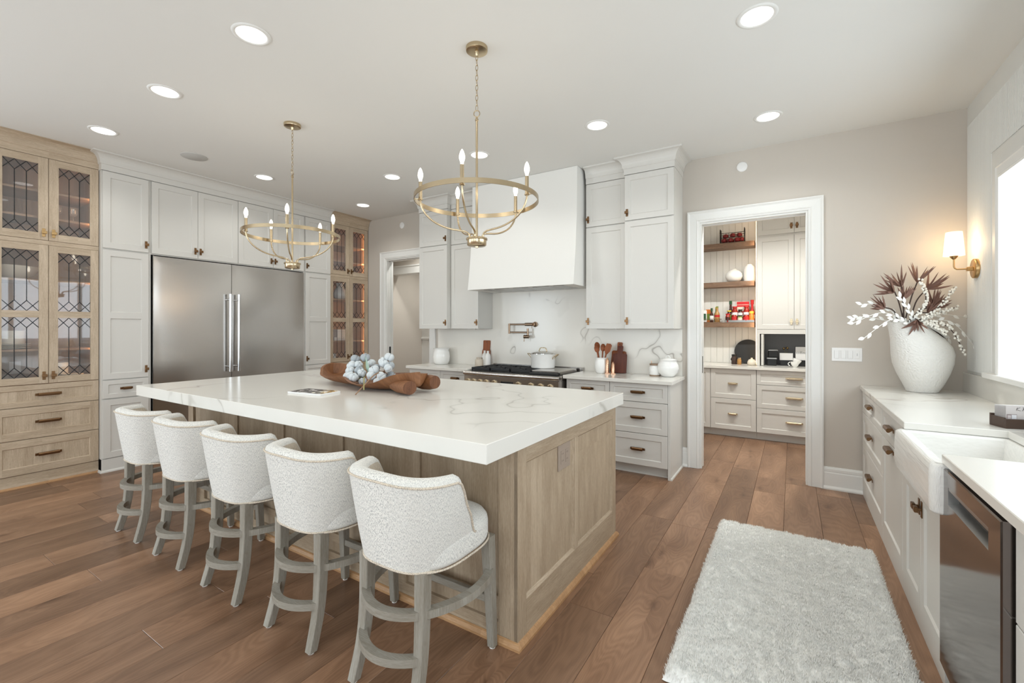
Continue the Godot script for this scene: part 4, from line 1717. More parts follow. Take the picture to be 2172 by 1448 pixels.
func leg_shape(m: MB, path: Array, r0: float, r1: float) -> void:
	var n := path.size()
	var pts := []
	var steps := 10
	for i in steps + 1:
		var f := float(i) / steps * (n - 1)
		var k := mini(int(f), n - 2)
		var u := f - k
		var p0: Vector3 = path[maxi(k - 1, 0)]
		var p1: Vector3 = path[k]
		var p2: Vector3 = path[k + 1]
		var p3: Vector3 = path[mini(k + 2, n - 1)]
		pts.append(p1.cubic_interpolate(p2, p0, p3, u) if n > 2 else p1.lerp(p2, u))
	for i in steps:
		var a: Vector3 = pts[i]
		var b: Vector3 = pts[i + 1]
		var ra := lerpf(r0, r1, float(i) / steps)
		var rb := lerpf(r0, r1, float(i + 1) / steps)
		var c := ra * 0.12
		var A := []
		var B := []
		for q in [[1, 1], [-1, 1], [-1, -1], [1, -1]]:
			for h in [0, 1]:
				var first: bool = (q[0] * q[1] > 0) == (h == 0)
				A.append(a + Vector3(q[0] * (ra if first else ra - c), 0, q[1] * (ra - c if first else ra)))
				B.append(b + Vector3(q[0] * (rb if first else rb - c * rb / ra), 0, q[1] * (rb - c * rb / ra if first else rb)))
		for k in 8:
			var j := (k + 1) % 8
			m.fo([A[k], A[j], B[j], B[k]], (A[k] + A[j]) * 0.5 - a)
		if i == 0:
			m.fo(A, Vector3.UP)
		if i == steps - 1:
			m.fo(B, Vector3.DOWN)


func bent_bar(m: MB, p0: Vector3, p1: Vector3, bow: Vector3, wide: float, high: float) -> void:
	var n := 16
	var side := bow.normalized()
	var rows := []
	for i in n + 1:
		var f := float(i) / n
		rows.append(p0.lerp(p1, f) + bow * pow(sin(PI * f), 0.75))
	for i in n:
		var d0: Vector3 = (rows[mini(i + 1, n)] - rows[maxi(i - 1, 0)]).normalized()
		var d1: Vector3 = (rows[mini(i + 2, n)] - rows[i]).normalized()
		var s0 := Vector3.UP.cross(d0).normalized()
		var s1 := Vector3.UP.cross(d1).normalized()
		if s0.dot(side) < 0:
			s0 = -s0
		if s1.dot(side) < 0:
			s1 = -s1
		var a: Vector3 = rows[i]
		var b: Vector3 = rows[i + 1]
		var h := Vector3(0, high * 0.5, 0)
		var w0 := s0 * wide * 0.5
		var w1 := s1 * wide * 0.5
		m.fo([a + w0 - h, b + w1 - h, b + w1 + h, a + w0 + h], s0)
		m.fo([a - w0 - h, b - w1 - h, b - w1 + h, a - w0 + h], -s0)
		m.fo([a - w0 + h, b - w1 + h, b + w1 + h, a + w0 + h], Vector3.UP)
		m.fo([a - w0 - h, b - w1 - h, b + w1 - h, a + w0 - h], Vector3.DOWN)


func stools() -> void:
	var xs := [-1.312, -1.922, -2.546, -3.171, -3.79]
	var say := ["nearest the camera, at the near end of the island", "second from the near end of the island", "middle one of the row at the island", "fourth from the near end, second from the tall cabinets", "farthest one, at the tall cabinets' end of the row"]
	var first := stool_shape("counter_stool", "linen barrel-back counter stool, " + say[0], Vector3(xs[0], 0, -1.395))
	for k in range(1, 5):
		dup(first, "linen barrel-back counter stool, " + say[k], Vector3(xs[k], 0, -1.397))


func chandelier(at: Vector3, label: String, turn: float, ring_y: float) -> void:
	var t := thing("chandelier", label, "chandelier", Vector3(at.x, 0, at.z), turn, "ring chandeliers over the island")
	var met: Material = M.nickel
	var m := MB.new()
	m.lathe([Vector2(0.0, CEIL - 0.026), Vector2(0.05, CEIL - 0.026), Vector2(0.064, CEIL - 0.022), Vector2(0.066, CEIL - 0.016), Vector2(0.066, CEIL)], 36)
	m.lathe([Vector2(0.0, CEIL - 0.05), Vector2(0.006, CEIL - 0.05), Vector2(0.011, CEIL - 0.04), Vector2(0.014, CEIL - 0.026)], 14)
	obj("canopy", m, met, t)
	# chain
	var top := CEIL - 0.046
	var rod_top := 2.675
	var n := 11
	var pitch := (top - rod_top - 0.045) / n
	for i in n:
		m = MB.new()
		var pts := []
		var c := Vector3(0, top - pitch * (i + 0.5), 0)
		for k in 14:
			var a := TAU * k / 14
			var d := cos(a) * 0.0075
			var y := sin(a) * (pitch * 0.5 + 0.0035)
			var q := 0.5 + (PI / 2 if i % 2 == 1 else 0.0)
			pts.append(c + Vector3(d * cos(q), y, d * sin(q)))
		m.tube(pts, 0.0019, 6, true)
		obj("chain_link", m, met, t)
	m = MB.new()
	var pts := []
	for k in 20:
		var a := TAU * k / 20
		pts.append(Vector3(cos(a) * 0.0175, rod_top + 0.025 + sin(a) * 0.0215, sin(a) * 0.004 + cos(a) * 0.006))
	m.tube(pts, 0.003, 6, true)
	obj("loop", m, met, t)
	m = MB.new()
	m.lathe([Vector2(0.0072, 1.945), Vector2(0.0072, rod_top - 0.02), Vector2(0.0105, rod_top - 0.018), Vector2(0.0105, rod_top - 0.008), Vector2(0.006, rod_top), Vector2(0.004, rod_top + 0.008), Vector2(0, rod_top + 0.009)], 14)
	obj("rod", m, met, t)
	m = MB.new()
	m.lathe([Vector2(0.0, 1.888), Vector2(0.009, 1.888), Vector2(0.01, 1.897), Vector2(0.052, 1.899), Vector2(0.058, 1.904), Vector2(0.059, 1.934), Vector2(0.065, 1.936), Vector2(0.065, 1.944), Vector2(0.06, 1.948), Vector2(0.0, 1.949)], 40)
	obj("hub", m, met, t)
	# flat ring
	m = MB.new()
	var R := 0.374
	m.lathe([Vector2(R - 0.005, ring_y - 0.0135), Vector2(R, ring_y - 0.0135), Vector2(R, ring_y + 0.0135), Vector2(R - 0.005, ring_y + 0.0135), Vector2(R - 0.005, ring_y - 0.0135)], 96)
	obj("ring", m, met, t)
	for k in 5:
		var a := TAU * k / 5.0
		var d := Vector3(cos(a), 0, sin(a))
		m = MB.new()
		var path := [d * 0.043 + Vector3(0, 1.945, 0), d * 0.043 + Vector3(0, 1.962, 0), d * 0.052 + Vector3(0, 1.976, 0), d * 0.07 + Vector3(0, 1.985, 0)]
		for i in 14:
			var f := (i + 1) / 14.0 * PI * 0.5
			path.append(d * (0.085 + 0.250 * sin(f)) + Vector3(0, 1.99 + (ring_y - 0.012 - 1.99) * (1.0 - cos(f)), 0))
		m.tube(path, 0.0056, 10)
		var arm := obj("arm", m, met, t)
		m = MB.new()
		m.tube([d * 0.335 + Vector3(0, ring_y - 0.009, 0), d * (R - 0.002) + Vector3(0, ring_y - 0.009, 0)], 0.004, 6)
		m.lathe([Vector2(0.0, ring_y - 0.016), Vector2(0.014, ring_y - 0.014), Vector2(0.0145, ring_y - 0.008), Vector2(0.0, ring_y - 0.006)], 14, d * 0.335)
		obj("bracket", m, met, arm)
		m = MB.new()
		m.lathe([Vector2(0.0108, ring_y - 0.008), Vector2(0.0108, ring_y + 0.095), Vector2(0.0, ring_y + 0.096)], 18, d * 0.335)
		obj("candle_sleeve", m, met, arm)
		m = MB.new()
		var y := ring_y + 0.096
		m.lathe([Vector2(0.008, y), Vector2(0.009, y + 0.012), Vector2(0.0135, y + 0.024), Vector2(0.0155, y + 0.036), Vector2(0.0145, y + 0.05), Vector2(0.0095, y + 0.068), Vector2(0.003, y + 0.08), Vector2(0.0, y + 0.082)], 16, d * 0.335)
		obj("bulb", m, M.bulb, arm)
		var w: Vector3 = t.transform * (d * 0.335 + Vector3(0, y + 0.035, 0))
		lamp_omni("bulb_lamp", w, 0.018, 0.012, Color(1.0, 0.95, 0.88))


func chandeliers() -> void:
	# candle directions measured from the camera's own right-hand side, turned into the room
	var yaw := deg_to_rad(32.118)
	chandelier(Vector3(-1.619, 0, -2.178), "brass ring chandelier with five candle bulbs, the nearer one, before the range hood", yaw + deg_to_rad(189.0), 2.176)
	chandelier(Vector3(-3.528, 0, -2.178), "brass ring chandelier with five candle bulbs, the far one, before the refrigerator", yaw + deg_to_rad(290.0), 2.176)


# ---------------------------------------------------------------- sink run on the right, rug, sconce, switches

func sink_run() -> void:
	var xf := 0.50
	var dep := RIGHTX - xf - 0.002
	var G := "painted base cabinets along the sink wall"
	# local x -> world z
	var t := base_cabinet("base_cabinet", "painted three-drawer base cabinet with dark pulls, in the corner by the pantry doorway", Vector3(xf, 0, -4.262), -PI / 2, 0.966, dep, G)
	drawers(t, 0.966, [[0.102, 0.424], [0.429, 0.700], [0.705, 0.878]], M.grey, 0.0, M.bronze)
	for y in [0.27, 0.57, 0.79]:
		pass
	for c in t.get_children():
		if str(c.name).begins_with("drawer"):
			var b: AABB = c.mesh.get_aabb()
			pull(c, Vector2(0.0, b.get_center().y + 0.015), 0.16, M.brass_dark)
	var m := MB.new()
	m.bb(Vector3(-0.505, 0, -dep), Vector3(-0.483, 0.882, -0.004))
	m.bb(Vector3(-0.483, 0.0, -0.03), Vector3(0.483, 0.1, -0.004), 0.001)
	obj("filler", m, M.grey, t)
	t = base_cabinet("base_cabinet", "narrow painted base cabinet with one drawer over a pull-out, left of the sink", Vector3(xf, 0, -3.455), -PI / 2, 0.63, dep, G)
	m = MB.new()
	m.bb(Vector3(-0.315, 0.0, -0.03), Vector3(0.315, 0.1, -0.004), 0.001)
	obj("toe_board", m, M.grey, t)
	var d := front(t, "drawer", -0.313, 0.705, 0.313, 0.878, M.grey, 0.042)
	pull(d, Vector2(0, 0.80), 0.16, M.brass_dark)
	d = front(t, "door", -0.313, 0.102, 0.313, 0.700, M.grey, 0.055)
	pull(d, Vector2(0, 0.672), 0.16, M.brass_dark)
	# sink base with two doors
	t = thing("sink_base_cabinet", "painted sink base cabinet with two doors and paired bronze latches under the apron sink", "cabinet", Vector3(xf, 0, -2.757), -PI / 2)
	m = MB.new()
	m.bb(Vector3(-0.383, 0.1, -dep), Vector3(0.383, 0.675, -0.021))
	m.bb(Vector3(-0.383, 0.0, -dep), Vector3(0.383, 0.1, -0.085))
	m.bb(Vector3(-0.383, 0.0, -0.03), Vector3(0.383, 0.1, -0.004), 0.001)
	m.bb(Vector3(-0.383, 0.1, -dep), Vector3(-0.34, 0.69, -0.001))
	obj("body", m, M.grey, t)
	for s in [-1.0, 1.0]:
		d = front(t, "door", -0.338 if s < 0 else 0.0215, 0.102, 0.0185 if s < 0 else 0.381, 0.655, M.grey, 0.055)
		latch(d, Vector2(0.02 + s * 0.024, 0.575), M.brass_dark)
	# dishwasher
	t = thing("dishwasher", "dark mirror-finish stainless dishwasher with a pocket handle beside the sink", "dishwasher", Vector3(xf - 0.012, 0, -2.066), -PI / 2)
	m = MB.new()
	m.bb(Vector3(-0.298, 0.09, -0.6), Vector3(0.292, 0.868, -0.03))
	obj("body", m, M.black, t)
	m = MB.new()
	var o := Rect2(-0.303, 0.1, 0.606, 0.768)
	var h := Rect2(-0.19, 0.748, 0.40, 0.066)
	m.ring(o, -0.03, o, -0.004)
	m.ring(o, -0.004, o.grow(-0.004), 0.0)
	var i := o.grow(-0.004)
	m.rect(i.position.x, i.position.y, i.end.x, h.position.y, 0)
	m.rect(i.position.x, h.end.y, i.end.x, i.end.y, 0)
	m.rect(i.position.x, h.position.y, h.position.x, h.end.y, 0)
	m.rect(h.end.x, h.position.y, i.end.x, h.end.y, 0)
	var door := obj("door", m, M.steel_dark, t)
	m = MB.new()
	var q := [[h.position.x, h.position.y, 1, 0], [h.end.x, h.position.y, -1, 0]]
	for e in q:
		m.fo([Vector3(e[0], h.position.y, 0), Vector3(e[0], h.end.y, 0), Vector3(e[0], h.end.y, -0.035), Vector3(e[0], h.position.y, -0.035)], Vector3(e[2], 0, 0))
	m.fo([Vector3(h.position.x, h.position.y, 0), Vector3(h.end.x, h.position.y, 0), Vector3(h.end.x, h.position.y + 0.012, -0.035), Vector3(h.position.x, h.position.y + 0.012, -0.035)], Vector3(0, 1, 0.2))
	m.fo([Vector3(h.position.x, h.end.y, 0), Vector3(h.end.x, h.end.y, 0), Vector3(h.end.x, h.end.y, -0.035), Vector3(h.position.x, h.end.y, -0.035)], Vector3.DOWN)
	m.rect(h.position.x, h.position.y + 0.012, h.end.x, h.end.y, -0.035)
	m.bb(Vector3(h.position.x, h.end.y - 0.014, -0.03), Vector3(h.end.x, h.end.y, -0.001), 0.002)
	obj("pocket_handle", m, M.tin, door)
	m = MB.new()
	m.bb(Vector3(-0.298, 0.0, -0.6), Vector3(0.298, 0.09, -0.07))
	obj("kick_plate", m, M.black, t)
	# next cabinet, mostly out of the frame
	t = base_cabinet("base_cabinet", "painted base cabinet past the dishwasher at the right edge", Vector3(xf + 0.012, 0, -1.42), -PI / 2, 0.66, dep - 0.012, G)
	drawers(t, 0.66, [[0.102, 0.60], [0.605, 0.878]], M.grey, 0.0, M.bronze)
	t = base_cabinet("base_cabinet", "painted base cabinet out of sight at the near end of the sink run", Vector3(xf + 0.012, 0, -0.74), -PI / 2, 0.7, dep - 0.012, G)
	drawers(t, 0.7, [[0.102, 0.60], [0.605, 0.878]], M.grey, 0.0, M.bronze)
	# counter in three pieces round the sink
	m = MB.new()
	m.g = 2
	m.uo = Vector2(1.3, 0.4)
	var xe := 0.487
	m.bb(Vector3(xe, 0.883, WALLZ + 0.002), Vector3(RIGHTX - 0.027, CTR, -3.02), 0.0025)
	m.bb(Vector3(0.86, 0.883, -3.02), Vector3(RIGHTX - 0.027, CTR, -2.335), 0.0025)
	m.bb(Vector3(xe, 0.883, -2.335), Vector3(RIGHTX - 0.027, CTR, -0.4), 0.0025)
	tag(obj("countertop", m, M.quartz), "white quartz countertop around the apron sink", "countertop")
	m = MB.new()
	m.g = 2
	m.bb(Vector3(RIGHTX - 0.026, 0.884, WALLZ + 0.002), Vector3(RIGHTX - 0.0005, 1.06, -0.4), 0.002)
	tag(obj("backsplash", m, M.quartz), "low white quartz backsplash under the sink window", "backsplash")
	apron_sink()


func apron_sink() -> void:
	var t := thing("apron_sink", "white fireclay apron-front sink with a rough glazed front", "sink", Vector3(0.452, 0, -2.68), -PI / 2)
	var w := 0.365
	var y0 := 0.682
	var y1 := 0.882
	var m := MB.new()
	# rounded slab: outline in plan, swept up with soft edges
	var plan := func(ins: float) -> Array:
		var pts := []
		var r := 0.03
		var a := [[w - ins, -0.43, 0.0], [w - ins, 0.0 - ins, 1.0], [-w + ins, 0.0 - ins, 1.0], [-w + ins, -0.43, 0.0]]
		pts.append(Vector2(a[0][0], a[0][1]))
		for k in 6:
			var b := k / 5.0 * PI / 2
			pts.append(Vector2(w - ins - r + r * cos(b), -ins - r + r * sin(b)))
		for k in 6:
			var b := PI / 2 + k / 5.0 * PI / 2
			pts.append(Vector2(-w + ins + r + r * cos(b), -ins - r + r * sin(b)))
		pts.append(Vector2(a[3][0], a[3][1]))
		return pts
	var rows := []
	for e in [[y0, 0.02], [y0 + 0.004, 0.009], [y0 + 0.014, 0.0], [y0 + 0.07, -0.003], [y1 - 0.06, -0.003], [y1 - 0.012, 0.0], [y1 - 0.003, 0.007], [y1, 0.018]]:
		var line := []
		for p in plan.call(e[1]):
			line.append(Vector3(p.x, e[0], p.y))
		rows.append(line)
	m.grid(rows, false, false)
	# rim and bowl
	var rim := func(x: float, z0: float, z1: float, y: float) -> Array: return [Vector3(-x, y, z0), Vector3(x, y, z0), Vector3(x, y, z1), Vector3(-x, y, z1)]
	var A: Array = rim.call(w - 0.0, -0.43, -0.018, y1)
	A[3].x = -w + 0.018
	A[2].x = w - 0.018
	var B: Array = rim.call(w - 0.03, -0.40, -0.048, y1 - 0.002)
	var C: Array = rim.call(w - 0.036, -0.394, -0.054, y1 - 0.012)
	var D: Array = rim.call(w - 0.05, -0.38, -0.068, y0 + 0.03)
	var mid := Vector3(0, 0.8, -0.22)
	for k in 4:
		var j := (k + 1) % 4
		m.fo([A[k], A[j], B[j], B[k]], Vector3.UP)
		m.fo([B[k], B[j], C[j], C[k]], Vector3.UP)
		m.fo([C[k], C[j], D[j], D[k]], mid - (C[k] + C[j]) * 0.5)
	m.fo(D, Vector3.UP)
	m.fo([Vector3(-w, y0, -0.43), Vector3(w, y0, -0.43), Vector3(w, y1, -0.43), Vector3(-w, y1, -0.43)], Vector3.FORWARD)
	var por := flat("fireclay", srgb(242, 240, 235), 0.16)
	por.heightmap_enabled = true
	por.heightmap_texture = noise_tex(51, 0.05, 256)
	por.heightmap_scale = 0.12
	por.uv1_scale = Vector3(2, 1, 1)
	obj("basin", m, por, t)
	m = MB.new()
	m.lathe([Vector2(0.045, 0.0), Vector2(0.043, 0.004), Vector2(0.02, 0.002), Vector2(0.0, 0.002)], 24, Vector3(0, y0 + 0.03, -0.22))
	obj("drain", m, M.nickel, t)


func rug() -> void:
	var t := thing("rug", "fluffy white faux-fur runner rug with scalloped edges on the floor before the sink", "rug")
	var x0 := -0.43
	var x1 := 0.42
	var z0 := -3.5
	var z1 := -1.83
	var NX := 84
	var NZ := 150
	var f := noise(FastNoiseLite.TYPE_SIMPLEX, 1.0, 71, 2)
	var rows := []
	var pos := func(u: float, v: float) -> Vector3:
		var x := lerpf(x0, x1, u)
		var z := lerpf(z0, z1, v)
		# scallops along all edges
		var ex := 0.010 * absf(sin(z * PI / 0.062))
		var ez := 0.010 * absf(sin(x * PI / 0.075))
		x += ex * (2.0 * u - 1.0)
		z += ez * (2.0 * v - 1.0)
		var edge := minf(minf(u, 1.0 - u) * (x1 - x0), minf(v, 1.0 - v) * (z1 - z0))
		var h := 0.034 * sqrt(clampf(edge / 0.03, 0.0, 1.0))
		var bump := 0.0045 * absf(sin(z * PI / 0.062)) * absf(sin(x * PI / 0.075)) + 0.006 * f.get_noise_2d(x * 7.0, z * 7.0) + 0.0025 * f.get_noise_2d(x * 30.0, z * 22.0)
		return Vector3(x, 0.004 + h + bump * clampf(edge / 0.03, 0.0, 1.0), z)
	for i in NZ + 1:
		var line := []
		for j in NX + 1:
			line.append(pos.call(float(j) / NX, float(i) / NZ))
		rows.append(line)
	var m := MB.new()
	m.grid(rows, false, true)
	m.bb(Vector3(x0 + 0.005, 0.0, z0 + 0.005), Vector3(x1 - 0.005, 0.006, z1 - 0.005))
	obj("backing", m, M.fur, t)
	# pile: short bent tufts
	var b := MB.new()
	for k in 3:
		var a := TAU * k / 3.0
		var d := Vector3(cos(a), 0, sin(a))
		var s := Vector3(-d.z, 0, d.x) * 0.0011
		var p0 := d * 0.001
		var p1 := d * 0.0035 + Vector3(0, 0.010, 0)
		var p2 := d * 0.009 + Vector3(0, 0.0165, 0)
		b.fo([p0 - s, p0 + s, p1 + s * 0.8, p1 - s * 0.8], Vector3(0, 1, 0) - d * 0.2)
		b.fo([p1 - s * 0.8, p1 + s * 0.8, p2], Vector3(0, 1, 0) - d * 0.2)
	var mm := MultiMesh.new()
	mm.transform_format = MultiMesh.TRANSFORM_3D
	mm.mesh = b.mesh()
	var n := 42000
	mm.instance_count = n
	rng.seed = 99
	for k in n:
		var p: Vector3 = pos.call(rng.randf(), rng.randf())
		var lean := Basis(Vector3(1, 0, 0.3).normalized(), 0.5 * f.get_noise_2d(p.x * 5.0, p.z * 5.0) + rng.randf_range(-0.3, 0.3))
		var bs := lean * Basis(Vector3.UP, rng.randf() * TAU) * Basis.from_scale(Vector3.ONE * rng.randf_range(0.7, 1.2))
		mm.set_instance_transform(k, Transform3D(bs, p - Vector3(0, 0.004, 0)))
	var o := MultiMeshInstance3D.new()
	o.name = "pile"
	o.multimesh = mm
	o.material_override = M.fur
	o.set_meta("kind", "stuff")
	t.add_child(o)


func sconce() -> void:
	var t := thing("wall_sconce", "brass wall sconce with a white tapered shade beside the sink window", "wall lamp", Vector3(RIGHTX, 0, -4.56), -PI / 2)
	var m := MB.new()
	m.xf = Transform3D(Basis(Vector3.RIGHT, PI / 2), Vector3(0, 1.838, 0.004))
	m.lathe([Vector2(0.071, 0.0), Vector2(0.071, 0.02), Vector2(0.068, 0.0225), Vector2(0.0, 0.0225)], 36)
	obj("wall_plate", m, M.brass, t)
	m = MB.new()
	m.bb(Vector3(-0.014, 1.822, 0.026), Vector3(0.014, 1.852, 0.06), 0.003)
	m.tube([Vector3(0, 1.838, 0.05), Vector3(0, 1.838, 0.09), Vector3(0, 1.839, 0.112), Vector3(0, 1.848, 0.123), Vector3(0, 1.862, 0.127), Vector3(0, 1.92, 0.127)], 0.0055, 10)
	m.lathe([Vector2(0.006, 1.912), Vector2(0.016, 1.922), Vector2(0.026, 1.938), Vector2(0.0, 1.94)], 20, Vector3(0, 0, 0.127))
	obj("arm", m, M.brass, t)
	m = MB.new()
	m.lathe([Vector2(0.06, 1.94), Vector2(0.046, 2.115), Vector2(0.0445, 2.115), Vector2(0.0585, 1.94), Vector2(0.06, 1.94)], 36, Vector3(0, 0, 0.127))
	obj("lamp_shade", m, M.shade, t)
	m = MB.new()
	m.ball(Vector3(0, 2.02, 0.127), Vector3(0.02, 0.035, 0.02))
	obj("bulb", m, M.bulb, t)
	lamp_omni("sconce_lamp", Vector3(RIGHTX - 0.127, 2.02, -4.56), 0.05, 0.018, Color(1.0, 0.86, 0.68))


func plates() -> void:
	var t := thing("switch_plate", "white four-gang rocker switch plate on the greige wall right of the pantry doorway", "light switch", Vector3(0.397, 1.1755, WALLZ))
	var m := MB.new()
	m.bb(Vector3(-0.106, -0.058, 0), Vector3(0.106, 0.058, 0.006), 0.002)
	obj("plate", m, M.outlet, t)
	for k in 4:
		m = MB.new()
		var x := -0.0705 + k * 0.047
		m.bb(Vector3(x - 0.0165, -0.034, 0.005), Vector3(x + 0.0165, 0.034, 0.009), 0.0015)
		var r := obj("rocker", m, M.outlet, t)
		m = MB.new()
		if k < 3:
			for s in [-1.0, 1.0]:
				m.bb(Vector3(x + s * 0.0178 - 0.0009, -0.036, 0.0055), Vector3(x + s * 0.0178 + 0.0009, 0.036, 0.0066))
		else:
			m.bb(Vector3(x - 0.001, -0.01, 0.0088), Vector3(x + 0.001, 0.012, 0.0094))
		obj("slot", m, M.card_grey if k < 3 else M.slot, r)
	for q in [[1.02, "white outlet plate on the greige wall, right of the big vase"], [0.755, "white wall plate half hidden behind the big vase"]]:
		t = thing("outlet_plate", q[1], "outlet", Vector3(q[0], 1.187, WALLZ))
		m = MB.new()
		m.bb(Vector3(-0.038, -0.058, 0), Vector3(0.038, 0.058, 0.006), 0.002)
		obj("plate", m, M.outlet, t)
		m = MB.new()
		m.bb(Vector3(-0.0165, -0.034, 0.005), Vector3(0.0165, 0.034, 0.0085), 0.001)
		var f := obj("outlet_face", m, M.outlet, t)
		m = MB.new()
		for y in [-0.018, 0.018]:
			for x in [-0.006, 0.006]:
				m.bb(Vector3(x - 0.0012, y - 0.004, 0.0084), Vector3(x + 0.0012, y + 0.004, 0.009))
			m.bb(Vector3(-0.002, y - 0.011, 0.0084), Vector3(0.002, y - 0.008, 0.009))
		obj("slot", m, M.slot, f)


# ---------------------------------------------------------------- pantry behind the right doorway

func label_band(parent: Node3D, c: Vector3, r: float, y0: float, y1: float, mat: Material) -> void:
	var m := MB.new()
	m.lathe([Vector2(r, y0), Vector2(r, y1)], 20, c)
	obj("label", m, mat, parent)


func bottle(called: String, label: String, at: Vector3, prof: Array, mat: Material, cap_y: float, cap_r: float, cap_h: float, cap: Material, lab: Material, l0: float, l1: float, group: String) -> void:
	var t := thing(called, label, "bottle" if called == "bottle" else "jar", at, 0.0, group)
	var m := MB.new()
	m.lathe(prof, 22)
	obj("body", m, mat, t)
	m = MB.new()
	m.lathe([Vector2(cap_r, cap_y), Vector2(cap_r, cap_y + cap_h), Vector2(0.0, cap_y + cap_h)], 18)
	obj("cap", m, cap, t)
	if lab:
		label_band(t, Vector3.ZERO, prof[2].x + 0.0007, l0, l1, lab)


func pantry() -> void:
	var zb := -6.95
	var m := MB.new()
	m.bb(Vector3(-2.05, 0, zb - 0.15), Vector3(RIGHTX, CEIL, zb))
	var wl := structure("wall_pantry", m, M.wallwhite, "cream pantry back wall of upright boards")
	# upright boards of the back wall
	var x := -1.55
	while x < -0.39:
		m = MB.new()
		m.bb(Vector3(x + 0.001, CTR, zb), Vector3(x + 0.079, CEIL - 0.001, zb + 0.01), 0.002)
		obj("board", m, M.wallwhite, wl)
		x += 0.08
	for k in 2:
		downlight(Vector3([-0.75, 0.2][k], CEIL, -5.35), "round downlight in the pantry ceiling, " + ["left one", "right one"][k], 5.0)
	# base cabinets
	var zf := -6.36
	var dep := 0.585
	var G := "grey pantry base cabinets"
	var t := base_cabinet("pantry_base_cabinet", "grey pantry base cabinet with a door, cut off by the doorway's left jamb", Vector3(-1.21, 0, zf), 0, 0.596, dep, G)
	front(t, "door", -0.296, 0.102, 0.296, 0.878, M.grey, 0.055)
	t = base_cabinet("pantry_base_cabinet", "grey pantry base cabinet with two deep drawers under the open shelves", Vector3(-0.6465, 0, zf), 0, 0.529, dep, G)
	drawers(t, 0.529, [[0.102, 0.496], [0.501, 0.878]], M.grey, 0.115, M.nickel)
	t = base_cabinet("pantry_base_cabinet", "grey pantry base cabinet with three drawers under the coffee nook", Vector3(0.02, 0, zf), 0, 0.80, dep, G)
	drawers(t, 0.80, [[0.102, 0.404], [0.409, 0.694], [0.699, 0.878]], M.grey, 0.18, M.nickel)
	m = MB.new()
	m.g = 0
	m.bb(Vector3(-1.6, 0.883, zb + 0.011), Vector3(0.75, CTR, zf + 0.03), 0.002)
	tag(obj("pantry_countertop", m, M.quartz), "white quartz countertop in the pantry", "countertop")
	# tall cabinet standing on the counter, with an open nook
	var hx := 0.02
	var zu := -6.60
	t = thing("pantry_hutch", "grey pantry cabinet standing on the counter, doors above an open dark coffee nook", "cabinet", Vector3(hx, 0, zu))
	var hw := 0.412
	m = MB.new()
	var d := absf(zb - zu) - 0.012
	m.bb(Vector3(-hw, 1.33, -d), Vector3(hw, CEIL - 0.002, -0.021), 0.001)
	m.bb(Vector3(-hw, CTR + 0.001, -d), Vector3(-hw + 0.036, 1.33, -0.001), 0.001)
	m.bb(Vector3(hw - 0.036, CTR + 0.001, -d), Vector3(hw, 1.33, -0.001), 0.001)
	m.bb(Vector3(-hw, 1.33, -0.021), Vector3(hw, 1.386, -0.001), 0.001)
	obj("body", m, M.grey, t)
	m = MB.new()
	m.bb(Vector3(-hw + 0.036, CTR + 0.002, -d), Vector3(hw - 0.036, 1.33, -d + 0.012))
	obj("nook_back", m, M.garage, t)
	m = MB.new()
	m.bb(Vector3(-hw + 0.05, CTR + 0.006, -0.30), Vector3(-hw + 0.078, 1.325, 0.0), 0.002)
	obj("pocket_door", m, M.grey, t)
	for s in [-1.0, 1.0]:
		var x0: float = -hw + 0.003 if s < 0 else 0.0015
		var x1: float = -0.0015 if s < 0 else hw - 0.003
		var dd := front(t, "door", x0, 1.39, x1, 2.575, M.grey, 0.058)
		latch(dd, Vector2(s * 0.03, 1.485), M.nickel)
		dd = front(t, "door", x0, 2.60, x1, 3.09, M.grey, 0.058)
		latch(dd, Vector2(s * 0.03, 2.69), M.brass_dark)
	# floating shelves and their light strip
	var ys := [1.482, 2.034, 2.565]
	var say := ["lowest floating oak shelf in the pantry, holding the groceries", "middle floating oak shelf in the pantry, holding two white vases", "top floating oak shelf in the pantry, holding the red basket"]
	for k in 3:
		m = MB.new()
		m.g = 0
		m.uo = Vector2(k * 0.4, k * 0.3)
		m.bb(Vector3(-1.54, ys[k] - 0.066, zb + 0.0105), Vector3(-0.425, ys[k], -6.70), 0.002)
		tag(obj("floating_shelf", m, M.shelf_oak), say[k], "shelf", "floating pantry shelves")
	t = thing("light_strip", "upright warm light strip on the cabinet side beside the pantry shelves", "light strip", Vector3(-0.3995, 0, -6.66))
	m = MB.new()
	m.bb(Vector3(-0.006, 0.93, -0.008), Vector3(0.003, 3.05, 0.008))
	obj("strip", m, M.led, t)
	lamp_area("light_strip_lamp", Vector3(-0.408, 1.99, -6.66), Vector3(-1, 0, -0.5), Vector2(0.016, 2.1), 0.35, Color(1.0, 0.86, 0.7))
	pantry_goods(ys)


